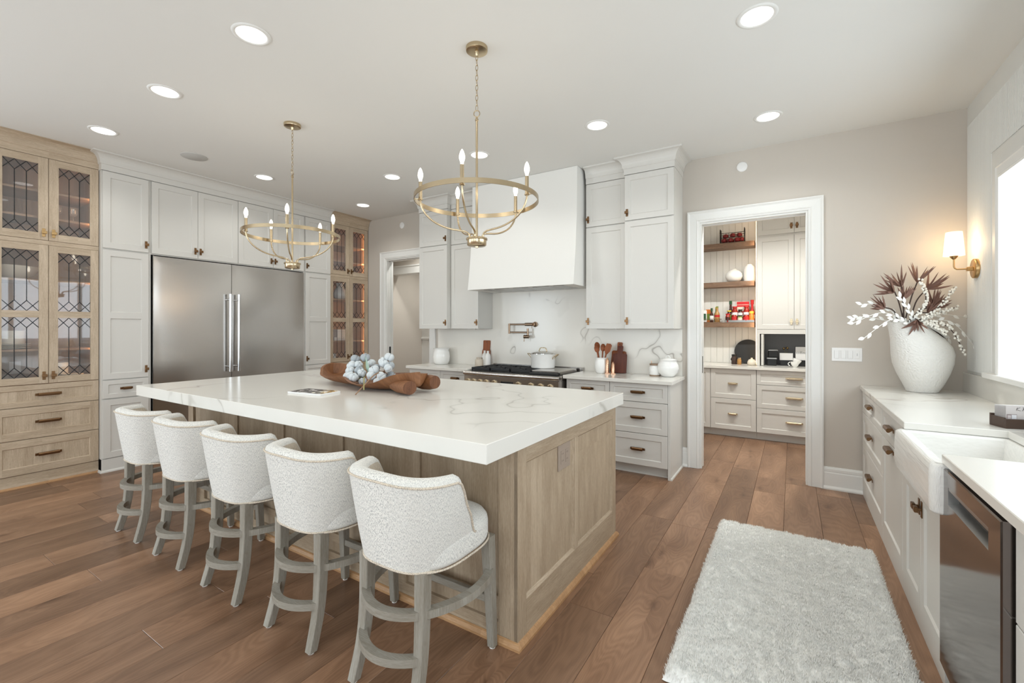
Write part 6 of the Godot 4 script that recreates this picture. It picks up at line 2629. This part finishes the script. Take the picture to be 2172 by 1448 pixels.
func counter_goods() -> void:
	var y := CTR + 0.0005
	# left of the range
	var m := MB.new()
	m.lathe(crock_prof(0.116, 0.215), 36)
	var o := obj("white_crock", m, M.porcelain)
	o.position = Vector3(-4.035, y, -4.625)
	tag(o, "plain white glazed crock at the left end of the range counter", "crock")
	m = MB.new()
	m.lathe([Vector2(0, 0), Vector2(0.05, 0), Vector2(0.053, 0.004), Vector2(0.053, 0.078), Vector2(0.046, 0.086), Vector2(0.034, 0.089), Vector2(0.034, 0.1), Vector2(0.038, 0.104), Vector2(0.038, 0.11), Vector2(0.03, 0.11), Vector2(0.03, 0.08)], 26)
	o = obj("stoneware_jar", m, flat("stoneware", srgb(206, 194, 178), 0.6))
	o.position = Vector3(-3.405, y, -4.63)
	tag(o, "small beige stoneware jar left of the range", "jar")
	for k in 2:
		m = MB.new()
		m.lathe([Vector2(0, 0), Vector2(0.034, 0), Vector2(0.036, 0.004), Vector2(0.036, 0.125), Vector2(0.028, 0.152), Vector2(0.015, 0.168), Vector2(0.014, 0.19), Vector2(0.016, 0.197), Vector2(0.0, 0.199)], 24)
		o = obj("white_bottle", m, M.matte_white)
		o.position = Vector3([-3.36, -3.277][k], y, [-4.69, -4.645][k])
		tag(o, ["matte white bottle standing behind, against the cutting board left of the range", "matte white bottle standing in front, nearer the range grates"][k], "bottle", "white bottles left of the range")
	cutting_board("warm brown cutting board leaning on the backsplash left of the range", Vector3(-3.375, y + 0.004, -4.727), Vector3(-0.12, 0.0, 0.0), 0.125, 0.205, 0.11, 0.12, M.acacia)
	# right of the range
	var cx := -1.752
	var cz := -4.62
	m = MB.new()
	m.lathe(crock_prof(0.074, 0.168), 32)
	o = obj("utensil_crock", m, M.porcelain)
	o.position = Vector3(cx, y, cz)
	tag(o, "white crock full of wooden utensils right of the range", "crock")
	spoon("wooden spoon at the left of the white crock, tallest and darkest", Vector3(cx - 0.01, y + 0.02, cz - 0.01), Vector3(0.0, 0.1, 0.16), 0, 0.245)
	spoon("wooden spoon in front at the left of the white crock", Vector3(cx - 0.005, y + 0.02, cz + 0.015), Vector3(0.03, 0.0, 0.17), 0, 0.215)
	spoon("small wooden spoon in the middle of the white crock", Vector3(cx, y + 0.02, cz), Vector3(0.0, -0.15, -0.06), 0, 0.225)
	spoon("broad wooden spatula at the right of the white crock", Vector3(cx + 0.005, y + 0.02, cz + 0.01), Vector3(0.0, -0.1, -0.27), 1, 0.215)
	cutting_board("dark mahogany cutting board with a handle leaning on the backsplash right of the range", Vector3(-1.575, y + 0.004, -4.672), Vector3(-0.17, 0.0, 0.0), 0.155, 0.21, 0.06, 0.085, M.mahogany)
	cutting_board("lighter cutting board with a holed handle behind the mahogany one", Vector3(-1.61, y + 0.004, -4.716), Vector3(-0.12, 0.0, -0.06), 0.16, 0.235, 0.055, 0.095, M.acacia)
	for k in 2:
		var t := thing("spice_mill", ["taller copper ribbed mill before the mahogany board", "shorter copper ribbed mill before the mahogany board"][k], "spice mill", Vector3([-1.672, -1.603][k], y, [-4.575, -4.56][k]), 0.4, "copper mills right of the range")
		var h: float = [0.158, 0.118][k]
		m = MB.new()
		m.bb(Vector3(-0.026, 0, -0.026), Vector3(0.026, 0.01, 0.026), 0.002)
		m.lathe([Vector2(0.021, 0.01), Vector2(0.018, h - 0.016), Vector2(0.014, h - 0.008)], 6)
		obj("body", m, M.copper, t)
		m = MB.new()
		for i in 5:
			m.lathe([Vector2(0.0215 - i * 0.0004, h * (0.18 + 0.15 * i)), Vector2(0.0225 - i * 0.0004, h * (0.19 + 0.15 * i)), Vector2(0.0215 - i * 0.0004, h * (0.2 + 0.15 * i))], 6)
		obj("rib", m, M.copper, t)
		m = MB.new()
		m.lathe([Vector2(0.014, h - 0.008), Vector2(0.012, h), Vector2(0.006, h + 0.004), Vector2(0.006, h + 0.01), Vector2(0.0, h + 0.014)], 14)
		obj("cap", m, M.copper, t)
	var t := thing("sugar_pot", "small white ribbed pot with a wooden lid and spoon right of the range", "pot", Vector3(-1.185, y, -4.625))
	m = MB.new()
	m.lathe([Vector2(0.052, 0.012), Vector2(0.0545, 0.016), Vector2(0.055, 0.06), Vector2(0.053, 0.088), Vector2(0.044, 0.102), Vector2(0.044, 0.11), Vector2(0, 0.11)], 30)
	obj("body", m, M.porcelain, t)
	m = MB.new()
	m.lathe([Vector2(0, 0), Vector2(0.053, 0), Vector2(0.053, 0.013), Vector2(0, 0.013)], 30)
	m.lathe([Vector2(0.051, 0.108), Vector2(0.052, 0.112), Vector2(0.052, 0.121), Vector2(0.05, 0.124), Vector2(0, 0.124)], 30)
	obj("lid", m, M.shelfwood, t)
	m = MB.new()
	m.tube([Vector3(-0.03, 0.1, 0), Vector3(-0.036, 0.15, 0)], 0.0035, 7)
	obj("spoon_handle", m, M.copper, t)
	t = thing("cookie_jar", "round white glazed jar with a looped lid at the end of the range counter", "jar", Vector3(-1.055, y, -4.62))
	m = MB.new()
	m.lathe([Vector2(0, 0), Vector2(0.052, 0), Vector2(0.062, 0.008), Vector2(0.094, 0.045), Vector2(0.104, 0.085), Vector2(0.098, 0.12), Vector2(0.083, 0.148), Vector2(0.082, 0.158), Vector2(0.092, 0.17), Vector2(0.084, 0.17), Vector2(0.076, 0.158), Vector2(0, 0.158)], 38)
	obj("body", m, M.porcelain, t)
	m = MB.new()
	m.lathe([Vector2(0.08, 0.163), Vector2(0.074, 0.174), Vector2(0.03, 0.184), Vector2(0, 0.186)], 32)
	var loop := []
	for k in 12:
		var a := PI * k / 11.0
		loop.append(Vector3(cos(a) * 0.02, 0.183 + sin(a) * 0.025, 0))
	m.tube(loop, 0.0045, 8)
	obj("lid", m, M.porcelain, t)
	# pot on the range
	t = thing("stock_pot", "white enamel stock pot with steel handles and lid on the range", "pot", Vector3(-2.438, 0.9465, -4.555))
	m = MB.new()
	m.lathe([Vector2(0, 0), Vector2(0.128, 0), Vector2(0.136, 0.006), Vector2(0.138, 0.015), Vector2(0.139, 0.155), Vector2(0.143, 0.162), Vector2(0.141, 0.165), Vector2(0.134, 0.162), Vector2(0.132, 0.02), Vector2(0, 0.01)], 44)
	obj("body", m, M.porcelain, t)
	m = MB.new()
	for s in [-1.0, 1.0]:
		m.tube(smooth_path([Vector3(s * 0.138, 0.105, -0.025), Vector3(s * 0.15, 0.13, -0.03), Vector3(s * 0.19, 0.158, -0.022), Vector3(s * 0.194, 0.16, 0.0), Vector3(s * 0.19, 0.158, 0.022), Vector3(s * 0.15, 0.13, 0.03), Vector3(s * 0.138, 0.105, 0.025)], 4), 0.005, 8)
	obj("handle", m, M.nickel, t)
	m = MB.new()
	m.lathe([Vector2(0.143, 0.163), Vector2(0.143, 0.168), Vector2(0.13, 0.175), Vector2(0.09, 0.186), Vector2(0.04, 0.194), Vector2(0, 0.196)], 44)
	var lid := obj("lid", m, M.chrome, t)
	m = MB.new()
	m.tube(smooth_path([Vector3(-0.055, 0.19, 0), Vector3(-0.047, 0.203, 0), Vector3(-0.036, 0.225, 0), Vector3(-0.02, 0.231, 0), Vector3(0.02, 0.231, 0), Vector3(0.036, 0.225, 0), Vector3(0.047, 0.203, 0), Vector3(0.055, 0.19, 0)], 4), 0.0055, 8, false, true)
	obj("lid_handle", m, M.nickel, lid)


# big pale vase with an oblique mouth, dried stems in it
func big_vase() -> void:
	var base := Vector3(0.842, CTR + 0.0005, -4.55)
	var turn := deg_to_rad(32.118)     # its mouth slopes along the camera's left-right
	var t := thing("stone_vase", "large rough white vase with a slanted mouth on the corner of the sink counter", "vase", base, turn)
	# sections: height, left, right (metres across), depth half width
	var sec := [[0.0, -0.098, 0.088, 0.085], [0.004, -0.102, 0.092, 0.09], [0.06, -0.123, 0.125, 0.115], [0.14, -0.165, 0.165, 0.14], [0.215, -0.195, 0.192, 0.155], [0.285, -0.208, 0.202, 0.155], [0.34, -0.214, 0.188, 0.145], [0.40, -0.222, 0.14, 0.125], [0.455, -0.235, 0.07, 0.105], [0.50, -0.248, 0.01, 0.09], [0.53, -0.255, -0.04, 0.08]]
	var N := 40
	var rows := []
	for s in sec:
		var line := []
		for k in N:
			var a := TAU * k / N
			var c: float = (s[1] + s[2]) * 0.5
			var h: float = (s[2] - s[1]) * 0.5
			line.append(Vector3(c + cos(a) * h, s[0], sin(a) * s[3]))
		rows.append(line)
	var m := MB.new()
	m.grid(rows, true, false, 1.0, 0.6)
	# cut: a slanted opening on the right shoulder, built as a raised lip with a dark hollow behind it
	obj("body", m, M.stone, t)
	m = MB.new()
	var lip := []
	var hol := []
	for k in 28:
		var a := TAU * k / 28
		var u := cos(a)
		var v := sin(a)
		# along the slope from the neck (left, high) to the shoulder (right, low)
		var p := Vector3(lerpf(-0.115, 0.145, (u + 1.0) * 0.5), lerpf(0.525, 0.385, (u + 1.0) * 0.5), v * 0.075)
		lip.append(p + Vector3(0.012, 0.018, 0))
		hol.append(p + Vector3(0.008, 0.012, 0))
	m.tube(lip, 0.009, 8, true)
	obj("lip", m, M.stone, t)
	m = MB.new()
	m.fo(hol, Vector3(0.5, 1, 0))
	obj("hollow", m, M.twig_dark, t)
	stems(t)


func stems(vase: Node3D) -> void:
	rng.seed = 5
	var g := "stems in the stone vase"
	var root := Vector3(-0.14, 0.51, 0.0)
	# brown protea-like leaf heads: position of the head, direction, size
	var heads := [[-0.16, 0.80, 0.0, -0.6, 1.0, 0.13], [-0.06, 0.83, 0.02, 0.1, 1.0, 0.13], [0.03, 0.78, 0.0, 0.9, 0.8, 0.14], [-0.24, 0.76, 0.03, -1.0, 0.35, 0.13], [-0.19, 0.70, 0.05, 0.2, 1.0, 0.10], [0.05, 0.66, 0.03, 0.1, 1.0, 0.11], [-0.30, 0.64, 0.02, -1.0, 0.4, 0.10], [0.09, 0.65, 0.0, 1.0, 0.4, 0.09], [-0.13, 0.545, 0.10, -0.4, -0.9, 0.12], [-0.02, 0.60, 0.06, 0.5, 0.9, 0.09]]
	var say := ["top left", "top middle", "top right", "upper left side", "left of the middle", "right of the middle", "lower left side", "lower right side", "drooping over the front of the mouth", "low in the middle"]
	for k in heads.size():
		var h: Array = heads[k]
		var t := thing("brown_leaf_stem", "dried brown spiky leaf stem in the stone vase, " + say[k], "dried flowers", vase.position, vase.rotation.y, g)
		var c := Vector3(h[0], h[1], h[2])
		var d := Vector3(h[3], h[4], h[2] * 4.0).normalized()
		var m := MB.new()
		m.tube(smooth_path([root + Vector3(rng.randf_range(-0.03, 0.03), -0.06, 0), root.lerp(c, 0.5) + Vector3(0, 0.03, 0), c]), 0.0045, 6)
		obj("stem", m, M.twig_dark, t)
		for i in 11:
			var a := TAU * i / 11.0 + rng.randf() * 0.5
			var side := d.cross(Vector3(0.1, 0.2, 1)).normalized()
			var up := side.cross(d)
			var spread := rng.randf_range(0.35, 1.15)
			var dir := (d + (side * cos(a) + up * sin(a)) * spread).normalized()
			var l: float = h[5] * rng.randf_range(0.7, 1.1)
			var tip := c + dir * l + d * 0.02 + Vector3(0, 0.012, 0)
			var mid := c + dir * l * 0.5 + d * 0.012
			var wv := dir.cross(Vector3(0.2, 0.1, 1)).normalized() * (0.0085 + 0.004 * rng.randf())
			var nn := wv.cross(dir).normalized() * 0.004
			m = MB.new()
			m.grid([[c - wv * 0.4, c + nn * 0.3, c + wv * 0.4], [c.lerp(mid, 0.5) - wv, c.lerp(mid, 0.5) + nn, c.lerp(mid, 0.5) + wv], [mid - wv * 0.9, mid + nn, mid + wv * 0.9], [mid.lerp(tip, 0.6) - wv * 0.5, mid.lerp(tip, 0.6) + nn * 0.5, mid.lerp(tip, 0.6) + wv * 0.5], [tip, tip, tip + wv * 0.02]])
			obj("leaf", m, M.brown_leaf, t)
	# sprays of flat white leaves
	var sprays := [[[-0.17, 0.53, 0.05], [-0.36, 0.60, 0.06], [-0.58, 0.515, 0.05], "long one sweeping left"], [[-0.17, 0.52, 0.08], [-0.34, 0.545, 0.11], [-0.555, 0.40, 0.12], "lower one drooping left"], [[-0.17, 0.54, 0.0], [-0.30, 0.66, 0.0], [-0.46, 0.665, -0.02], "upper left one"], [[-0.14, 0.54, 0.07], [-0.20, 0.63, 0.1], [-0.26, 0.715, 0.1], "short upright one"], [[-0.08, 0.53, 0.0], [0.12, 0.59, 0.0], [0.42, 0.555, -0.02], "long one reaching right"], [[-0.07, 0.53, 0.04], [0.14, 0.53, 0.08], [0.31, 0.34, 0.09], "one drooping right"], [[-0.18, 0.53, -0.04], [-0.40, 0.57, -0.05], [-0.50, 0.56, -0.05], "short one behind on the left"], [[-0.06, 0.52, -0.02], [0.14, 0.49, -0.03], [0.24, 0.40, -0.04], "short one behind on the right"]]
	for s in sprays:
		var t := thing("white_leaf_spray", "white flat-leaved dried spray in the stone vase, " + s[3], "dried flowers", vase.position, vase.rotation.y, g)
		var path := smooth_path([root, Vector3(s[0][0], s[0][1], s[0][2]), Vector3(s[1][0], s[1][1], s[1][2]), Vector3(s[2][0], s[2][1], s[2][2])], 8)
		var m := MB.new()
		m.tube(path, 0.0022, 5)
		obj("stem", m, M.white_leaf, t)
		var i := 7
		var sgn := 1.0
		while i < path.size() - 1:
			var d: Vector3 = (path[i + 1] - path[i]).normalized()
			var n := d.cross(Vector3(0, 0.2, 1)).normalized()
			var dir := (d * 1.3 + n * sgn * 0.55 + Vector3(0, 0, 0.15 * sgn)).normalized()
			var w := dir.cross(Vector3(0, 0.25, 1)).normalized()
			var rows := []
			var l := 0.052
			for q in 7:
				var f := q / 6.0
				var ww := 0.0125 * sin(PI * pow(f, 0.85)) + 0.0004
				var p: Vector3 = path[i] + dir * l * f
				var lift := Vector3(0, 0.0, 0.004 * sin(PI * f))
				rows.append([p - w * ww, p - w * ww * 0.5 + lift, p + lift * 0.3, p + w * ww * 0.5 + lift, p + w * ww])
			m = MB.new()
			m.grid(rows)
			obj("leaf", m, M.white_leaf, t)
			sgn = -sgn
			i += 2
	# berry branches
	var twigs := [[[-0.10, 0.58, 0.06], [-0.05, 0.70, 0.08], [-0.09, 0.84, 0.08], "upright one in the middle"], [[-0.06, 0.56, 0.07], [0.06, 0.66, 0.09], [0.15, 0.785, 0.09], "one leaning right"], [[-0.06, 0.53, 0.08], [0.08, 0.49, 0.12], [0.19, 0.30, 0.13], "one hanging down at the right"], [[-0.05, 0.55, 0.05], [0.05, 0.60, 0.08], [0.18, 0.64, 0.08], "short one on the right"], [[-0.06, 0.52, 0.09], [-0.02, 0.49, 0.13], [0.04, 0.45, 0.14], "short one over the lip"]]
	for s in twigs:
		var t := thing("berry_branch", "dark twig with white berries in the stone vase, " + s[3], "dried flowers", vase.position, vase.rotation.y, g)
		var path := smooth_path([root, Vector3(s[0][0], s[0][1], s[0][2]), Vector3(s[1][0], s[1][1], s[1][2]), Vector3(s[2][0], s[2][1], s[2][2])], 8)
		var m := MB.new()
		m.tube(path, 0.0028, 6)
		obj("twig", m, M.twig_dark, t)
		var i := 5
		while i < path.size():
			for q in 3 if i < path.size() - 3 else 2:
				var off := Vector3(rng.randf_range(-1, 1), rng.randf_range(-1, 1), rng.randf_range(-0.2, 1)).normalized() * 0.0125
				m = MB.new()
				m.ball(path[i] + off, Vector3(0.0075, 0.0085, 0.0075), 9, 6)
				obj("berry", m, M.berry, t)
			i += 1


func card_box() -> void:
	var t := thing("card_holder", "dark wooden card holder at the right end of the sink counter", "card holder", Vector3(0.945, CTR + 0.0005, -3.16), deg_to_rad(18.0))
	var m := MB.new()
	m.g = 0
	m.bb(Vector3(-0.095, 0, 0.04), Vector3(0.095, 0.046, 0.05), 0.001)
	m.bb(Vector3(-0.095, 0, -0.05), Vector3(0.095, 0.06, -0.04), 0.001)
	m.bb(Vector3(-0.095, 0, -0.04), Vector3(-0.086, 0.05, 0.04), 0.001)
	m.bb(Vector3(0.086, 0, -0.04), Vector3(0.095, 0.05, 0.04), 0.001)
	m.bb(Vector3(-0.086, 0, -0.04), Vector3(0.086, 0.006, 0.04))
	obj("box", m, M.walnut_box, t)
	# printed face of the front card
	var W := 256
	var H := 160
	var img := Image.create(W, H, false, Image.FORMAT_RGB8)
	img.fill(srgb(206, 200, 198))
	img.fill_rect(Rect2i(4, 66, 62, 94), srgb(146, 132, 132))
	img.fill_rect(Rect2i(10, 74, 20, 60), srgb(205, 196, 196))
	img.fill_rect(Rect2i(34, 70, 30, 80), srgb(228, 228, 232))
	img.fill_rect(Rect2i(8, 128, 30, 22), srgb(92, 86, 86))
	img.fill_rect(Rect2i(186, 60, 66, 96), srgb(150, 148, 146))
	img.fill_rect(Rect2i(188, 62, 10, 92), srgb(52, 50, 50))
	img.fill_rect(Rect2i(200, 76, 26, 50), srgb(120, 120, 122))
	img.fill_rect(Rect2i(214, 104, 18, 40), srgb(40, 38, 38))
	img.fill_rect(Rect2i(232, 122, 8, 22), srgb(238, 238, 238))
	var c := thing("business_cards", "stack of printed photo cards standing in the dark wooden holder", "cards", t.position + Vector3(0, 0.0068, 0), t.rotation.y)
	m = MB.new()
	for k in 12:
		var z := 0.034 - k * 0.006
		m.bb(Vector3(-0.084, 0, z - 0.0016), Vector3(0.084, 0.103 - 0.0006 * k, z))
	obj("card_stack", m, M.card_grey, c)
	m = MB.new()
	m.put(Vector3(-0.084, 0, 0.0343), Vector3.BACK, Vector2(0, 1))
	m.put(Vector3(0.084, 0, 0.0343), Vector3.BACK, Vector2(1, 1))
	m.put(Vector3(0.084, 0.103, 0.0343), Vector3.BACK, Vector2(1, 0))
	m.put(Vector3(-0.084, 0.103, 0.0343), Vector3.BACK, Vector2(0, 0))
	m.ix.append_array([0, 2, 1, 0, 3, 2])
	obj("card_print", m, textured("card_face", img, Vector2.ONE, Color.WHITE, 0.5), c)
	# handwritten name: K Renee
	var pen := []
	var S := func(pts: Array) -> void:
		var p3 := []
		for p in pts:
			p3.append(Vector3(-0.045 + p[0] * 0.0145, 0.078 + p[1] * 0.0145, 0.0348))
		pen.append(p3)
	S.call([[0.4, 1.1], [0.1, 0.1]])
	S.call([[1.15, 1.15], [0.2, 0.55], [1.25, 0.0]])
	S.call([[2.1, 1.0], [1.75, 0.0]])
	S.call([[1.75, 1.05], [2.6, 1.15], [2.7, 0.85], [2.0, 0.55], [2.9, 0.0]])
	S.call([[3.0, 0.2], [3.35, 0.4], [3.1, 0.05], [3.6, 0.15], [3.75, 0.35], [3.8, 0.05], [4.1, 0.3], [4.3, 0.05], [4.6, 0.25], [4.5, 0.05], [5.0, 0.2], [5.2, 0.05], [6.3, -0.05]])
	m = MB.new()
	for p in pen:
		m.tube(smooth_path(p, 4) if p.size() > 2 else p, 0.0007, 4)
	obj("handwriting", m, M.black, c)
	# small brass lamp at the frame edge
	t = thing("brass_lamp", "small fluted brass cone lamp at the right edge of the sink counter", "lamp", Vector3(1.003, CTR + 0.0005, -2.935))
	m = MB.new()
	m.lathe([Vector2(0, 0), Vector2(0.05, 0), Vector2(0.05, 0.008), Vector2(0.01, 0.014), Vector2(0.006, 0.02), Vector2(0.006, 0.18), Vector2(0, 0.181)], 24)
	obj("base", m, M.brass, t)
	m = MB.new()
	var rows := []
	for i in 2:
		var line := []
		for k in 72:
			var a := TAU * k / 72
			var r: float = [0.085, 0.022][i] * (1.0 + 0.03 * (1.0 if k % 3 == 0 else -0.3))
			line.append(Vector3(cos(a) * r, [0.125, 0.25][i], sin(a) * r))
		rows.append(line)
	m.grid(rows, true, false)
	m.lathe([Vector2(0.022, 0.25), Vector2(0.018, 0.256), Vector2(0, 0.258)], 24)
	obj("lamp_shade", m, M.nickel, t)


func wine_glass(called: String, label: String, at: Vector3, h: float, stem: bool, group: String) -> Node3D:
	var t := thing(called, label, "glass", at, 0.0, group)
	var m := MB.new()
	if stem:
		m.lathe([Vector2(0, 0.001), Vector2(0.03, 0.0015), Vector2(0.03, 0.003), Vector2(0.006, 0.006), Vector2(0.0035, 0.012), Vector2(0.0035, h * 0.42), Vector2(0.02, h * 0.47), Vector2(0.035, h * 0.62), Vector2(0.034, h * 0.8), Vector2(0.026, h), Vector2(0.0245, h), Vector2(0.032, h * 0.8), Vector2(0.033, h * 0.62), Vector2(0.018, h * 0.485), Vector2(0, h * 0.465)], 22)
	else:
		m.lathe([Vector2(0, 0.001), Vector2(0.028, 0.001), Vector2(0.031, 0.004), Vector2(0.037, h), Vector2(0.035, h), Vector2(0.029, 0.012), Vector2(0, 0.01)], 22)
	obj("bowl", m, M.clear, t)
	return t


func display_goods() -> void:
	# near cabinet: interior x about -5.80 to -6.2, z -0.87 to -1.53
	var g := "glasses in the near oak cabinet"
	wine_glass("stemmed_glass", "short stemmed glass on the upper shelf of the near oak cabinet, right one", Vector3(-5.93, 2.4205, -1.41), 0.15, true, g)
	wine_glass("stemmed_glass", "short stemmed glass on the upper shelf of the near oak cabinet, left one", Vector3(-5.93, 2.4205, -1.30), 0.15, true, g)
	for k in 3:
		wine_glass("tumbler", "cut tumbler at the bottom of the near oak cabinet's upper part, " + ["nearest the frame edge", "middle", "right"][k], Vector3(-5.90, 2.1885, -0.93 - 0.085 * k), 0.11, false, g)
	var m := MB.new()
	m.lathe([Vector2(0, 0), Vector2(0.07, 0), Vector2(0.075, 0.01), Vector2(0.145, 0.045), Vector2(0.18, 0.115), Vector2(0.174, 0.115), Vector2(0.138, 0.052), Vector2(0, 0.02)], 40)
	var o := obj("white_bowl", m, M.cream)
	o.position = Vector3(-5.97, 1.8455, -1.01)
	tag(o, "wide cream bowl on a shelf of the near oak cabinet", "bowl")
	for k in 2:
		m = MB.new()
		m.lathe([Vector2(0, 0), Vector2(0.1, 0), Vector2(0.104, 0.006), Vector2(0.104, 0.055), Vector2(0.1, 0.058), Vector2(0.096, 0.055), Vector2(0.096, 0.01), Vector2(0, 0.008)], 36)
		o = obj("deep_dish", m, M.cream)
		o.position = Vector3(-5.97, 1.2155 + 0.048 + 0.0585 * k, -0.99)
		tag(o, ["cream deep dish, lower of two stacked on plates in the near oak cabinet", "cream deep dish, upper of two stacked in the near oak cabinet"][k], "dish", "stacked dishes in the near oak cabinet")
	for k in 3:
		m = MB.new()
		m.lathe([Vector2(0, 0), Vector2(0.09, 0), Vector2(0.14, 0.012), Vector2(0.138, 0.0145), Vector2(0.088, 0.004), Vector2(0, 0.003)], 40)
		o = obj("plate", m, M.cream)
		o.position = Vector3(-5.97, 1.2155 + 0.0155 * k, -0.99)
		tag(o, "cream plate under the stacked dishes in the near oak cabinet, " + ["lowest", "middle", "topmost"][k], "plate", "stacked plates in the near oak cabinet")
	m = MB.new()
	m.lathe([Vector2(0, 0), Vector2(0.06, 0), Vector2(0.075, 0.02), Vector2(0.078, 0.15), Vector2(0.072, 0.155), Vector2(0.0, 0.15)], 30)
	o = obj("canister", m, M.cream)
	o.position = Vector3(-5.94, 0.9225, -1.3)
	tag(o, "cream canister on the bottom of the near oak cabinet", "canister")
	m = MB.new()
	m.lathe([Vector2(0, 0), Vector2(0.04, 0), Vector2(0.075, 0.03), Vector2(0.08, 0.045), Vector2(0.075, 0.045), Vector2(0.04, 0.008), Vector2(0, 0.007)], 30)
	o = obj("small_bowl", m, M.cream)
	o.position = Vector3(-5.85, 0.9225, -1.385)
	tag(o, "small cream bowl before the canister in the near oak cabinet", "bowl")
	var t := thing("outlet_plate", "white outlet plate on the back inside the near oak cabinet", "outlet", Vector3(-6.244, 1.03, -1.08), PI / 2)
	m = MB.new()
	m.bb(Vector3(-0.038, -0.058, 0), Vector3(0.038, 0.058, 0.006), 0.002)
	obj("plate", m, M.outlet, t)
	m = MB.new()
	for y in [-0.02, 0.02]:
		m.bb(Vector3(-0.012, y - 0.012, 0.005), Vector3(0.012, y + 0.012, 0.008), 0.001)
	obj("outlet_face", m, M.outlet, t)
	# far cabinet
	g = "glasses in the far oak cabinet"
	for k in 2:
		wine_glass("wine_glass", "tall wine glass on the upper shelf of the far oak cabinet, " + ["left", "right"][k], Vector3(-5.86, 2.4205, -4.50 - 0.08 * k), 0.2, true, g)
	for k in 3:
		wine_glass("wine_glass", "wine glass at the bottom of the far oak cabinet's upper part, " + ["left", "middle", "right"][k], Vector3(-5.86, 2.1885, -4.20 - 0.075 * k), 0.17, true, g)
	t = thing("pitcher", "white pitcher with a curved handle in the far oak cabinet", "pitcher", Vector3(-5.92, 1.8455, -4.43), PI / 2)
	m = MB.new()
	m.lathe([Vector2(0, 0), Vector2(0.06, 0), Vector2(0.09, 0.03), Vector2(0.1, 0.08), Vector2(0.085, 0.14), Vector2(0.055, 0.18), Vector2(0.05, 0.22), Vector2(0.06, 0.255), Vector2(0.055, 0.255), Vector2(0.045, 0.22), Vector2(0, 0.18)], 30)
	obj("body", m, M.porcelain, t)
	m = MB.new()
	m.tube(smooth_path([Vector3(0.055, 0.245, 0), Vector3(0.1, 0.28, 0), Vector3(0.14, 0.25, 0), Vector3(0.13, 0.18, 0), Vector3(0.095, 0.1, 0)], 5), 0.009, 8)
	obj("handle", m, M.porcelain, t)
	for k in 2:
		t = thing("white_box", ["wide low white box on the lower shelf of the far oak cabinet", "smaller white box stacked on the low one in the far oak cabinet"][k], "box", Vector3(-5.93, 1.2155 + 0.0505 * k, -4.43), PI / 2, "white boxes in the far oak cabinet")
		m = MB.new()
		if k == 0:
			m.bb(Vector3(-0.15, 0, -0.08), Vector3(0.15, 0.05, 0.08), 0.004)
		else:
			m.bb(Vector3(-0.085, 0, -0.06), Vector3(0.085, 0.12, 0.06), 0.004)
		obj("carton", m, M.porcelain, t)
		m = MB.new()
		if k == 0:
			m.bb(Vector3(-0.152, 0.024, -0.082), Vector3(0.152, 0.028, 0.082))
		else:
			m.bb(Vector3(-0.087, 0.085, -0.062), Vector3(0.087, 0.088, 0.062))
		obj("lid_seam", m, M.card_grey, t)
	m = MB.new()
	m.lathe([Vector2(0, 0), Vector2(0.05, 0), Vector2(0.075, 0.03), Vector2(0.08, 0.1), Vector2(0.074, 0.1), Vector2(0.07, 0.03), Vector2(0, 0.012)], 30)
	o = obj("white_bowl", m, M.porcelain)
	o.position = Vector3(-5.83, 0.9225, -4.2)
	tag(o, "white bowl on the bottom of the far oak cabinet", "bowl")


func _ready() -> void:
	camera_and_light()
	materials()
	room()
	hall()
	fridge_wall()
	range_wall()
	island()
	stools()
	chandeliers()
	sink_run()
	pantry()
	rug()
	sconce()
	plates()
	dough_bowl()
	magazine()
	counter_goods()
	big_vase()
	card_box()
	display_goods()
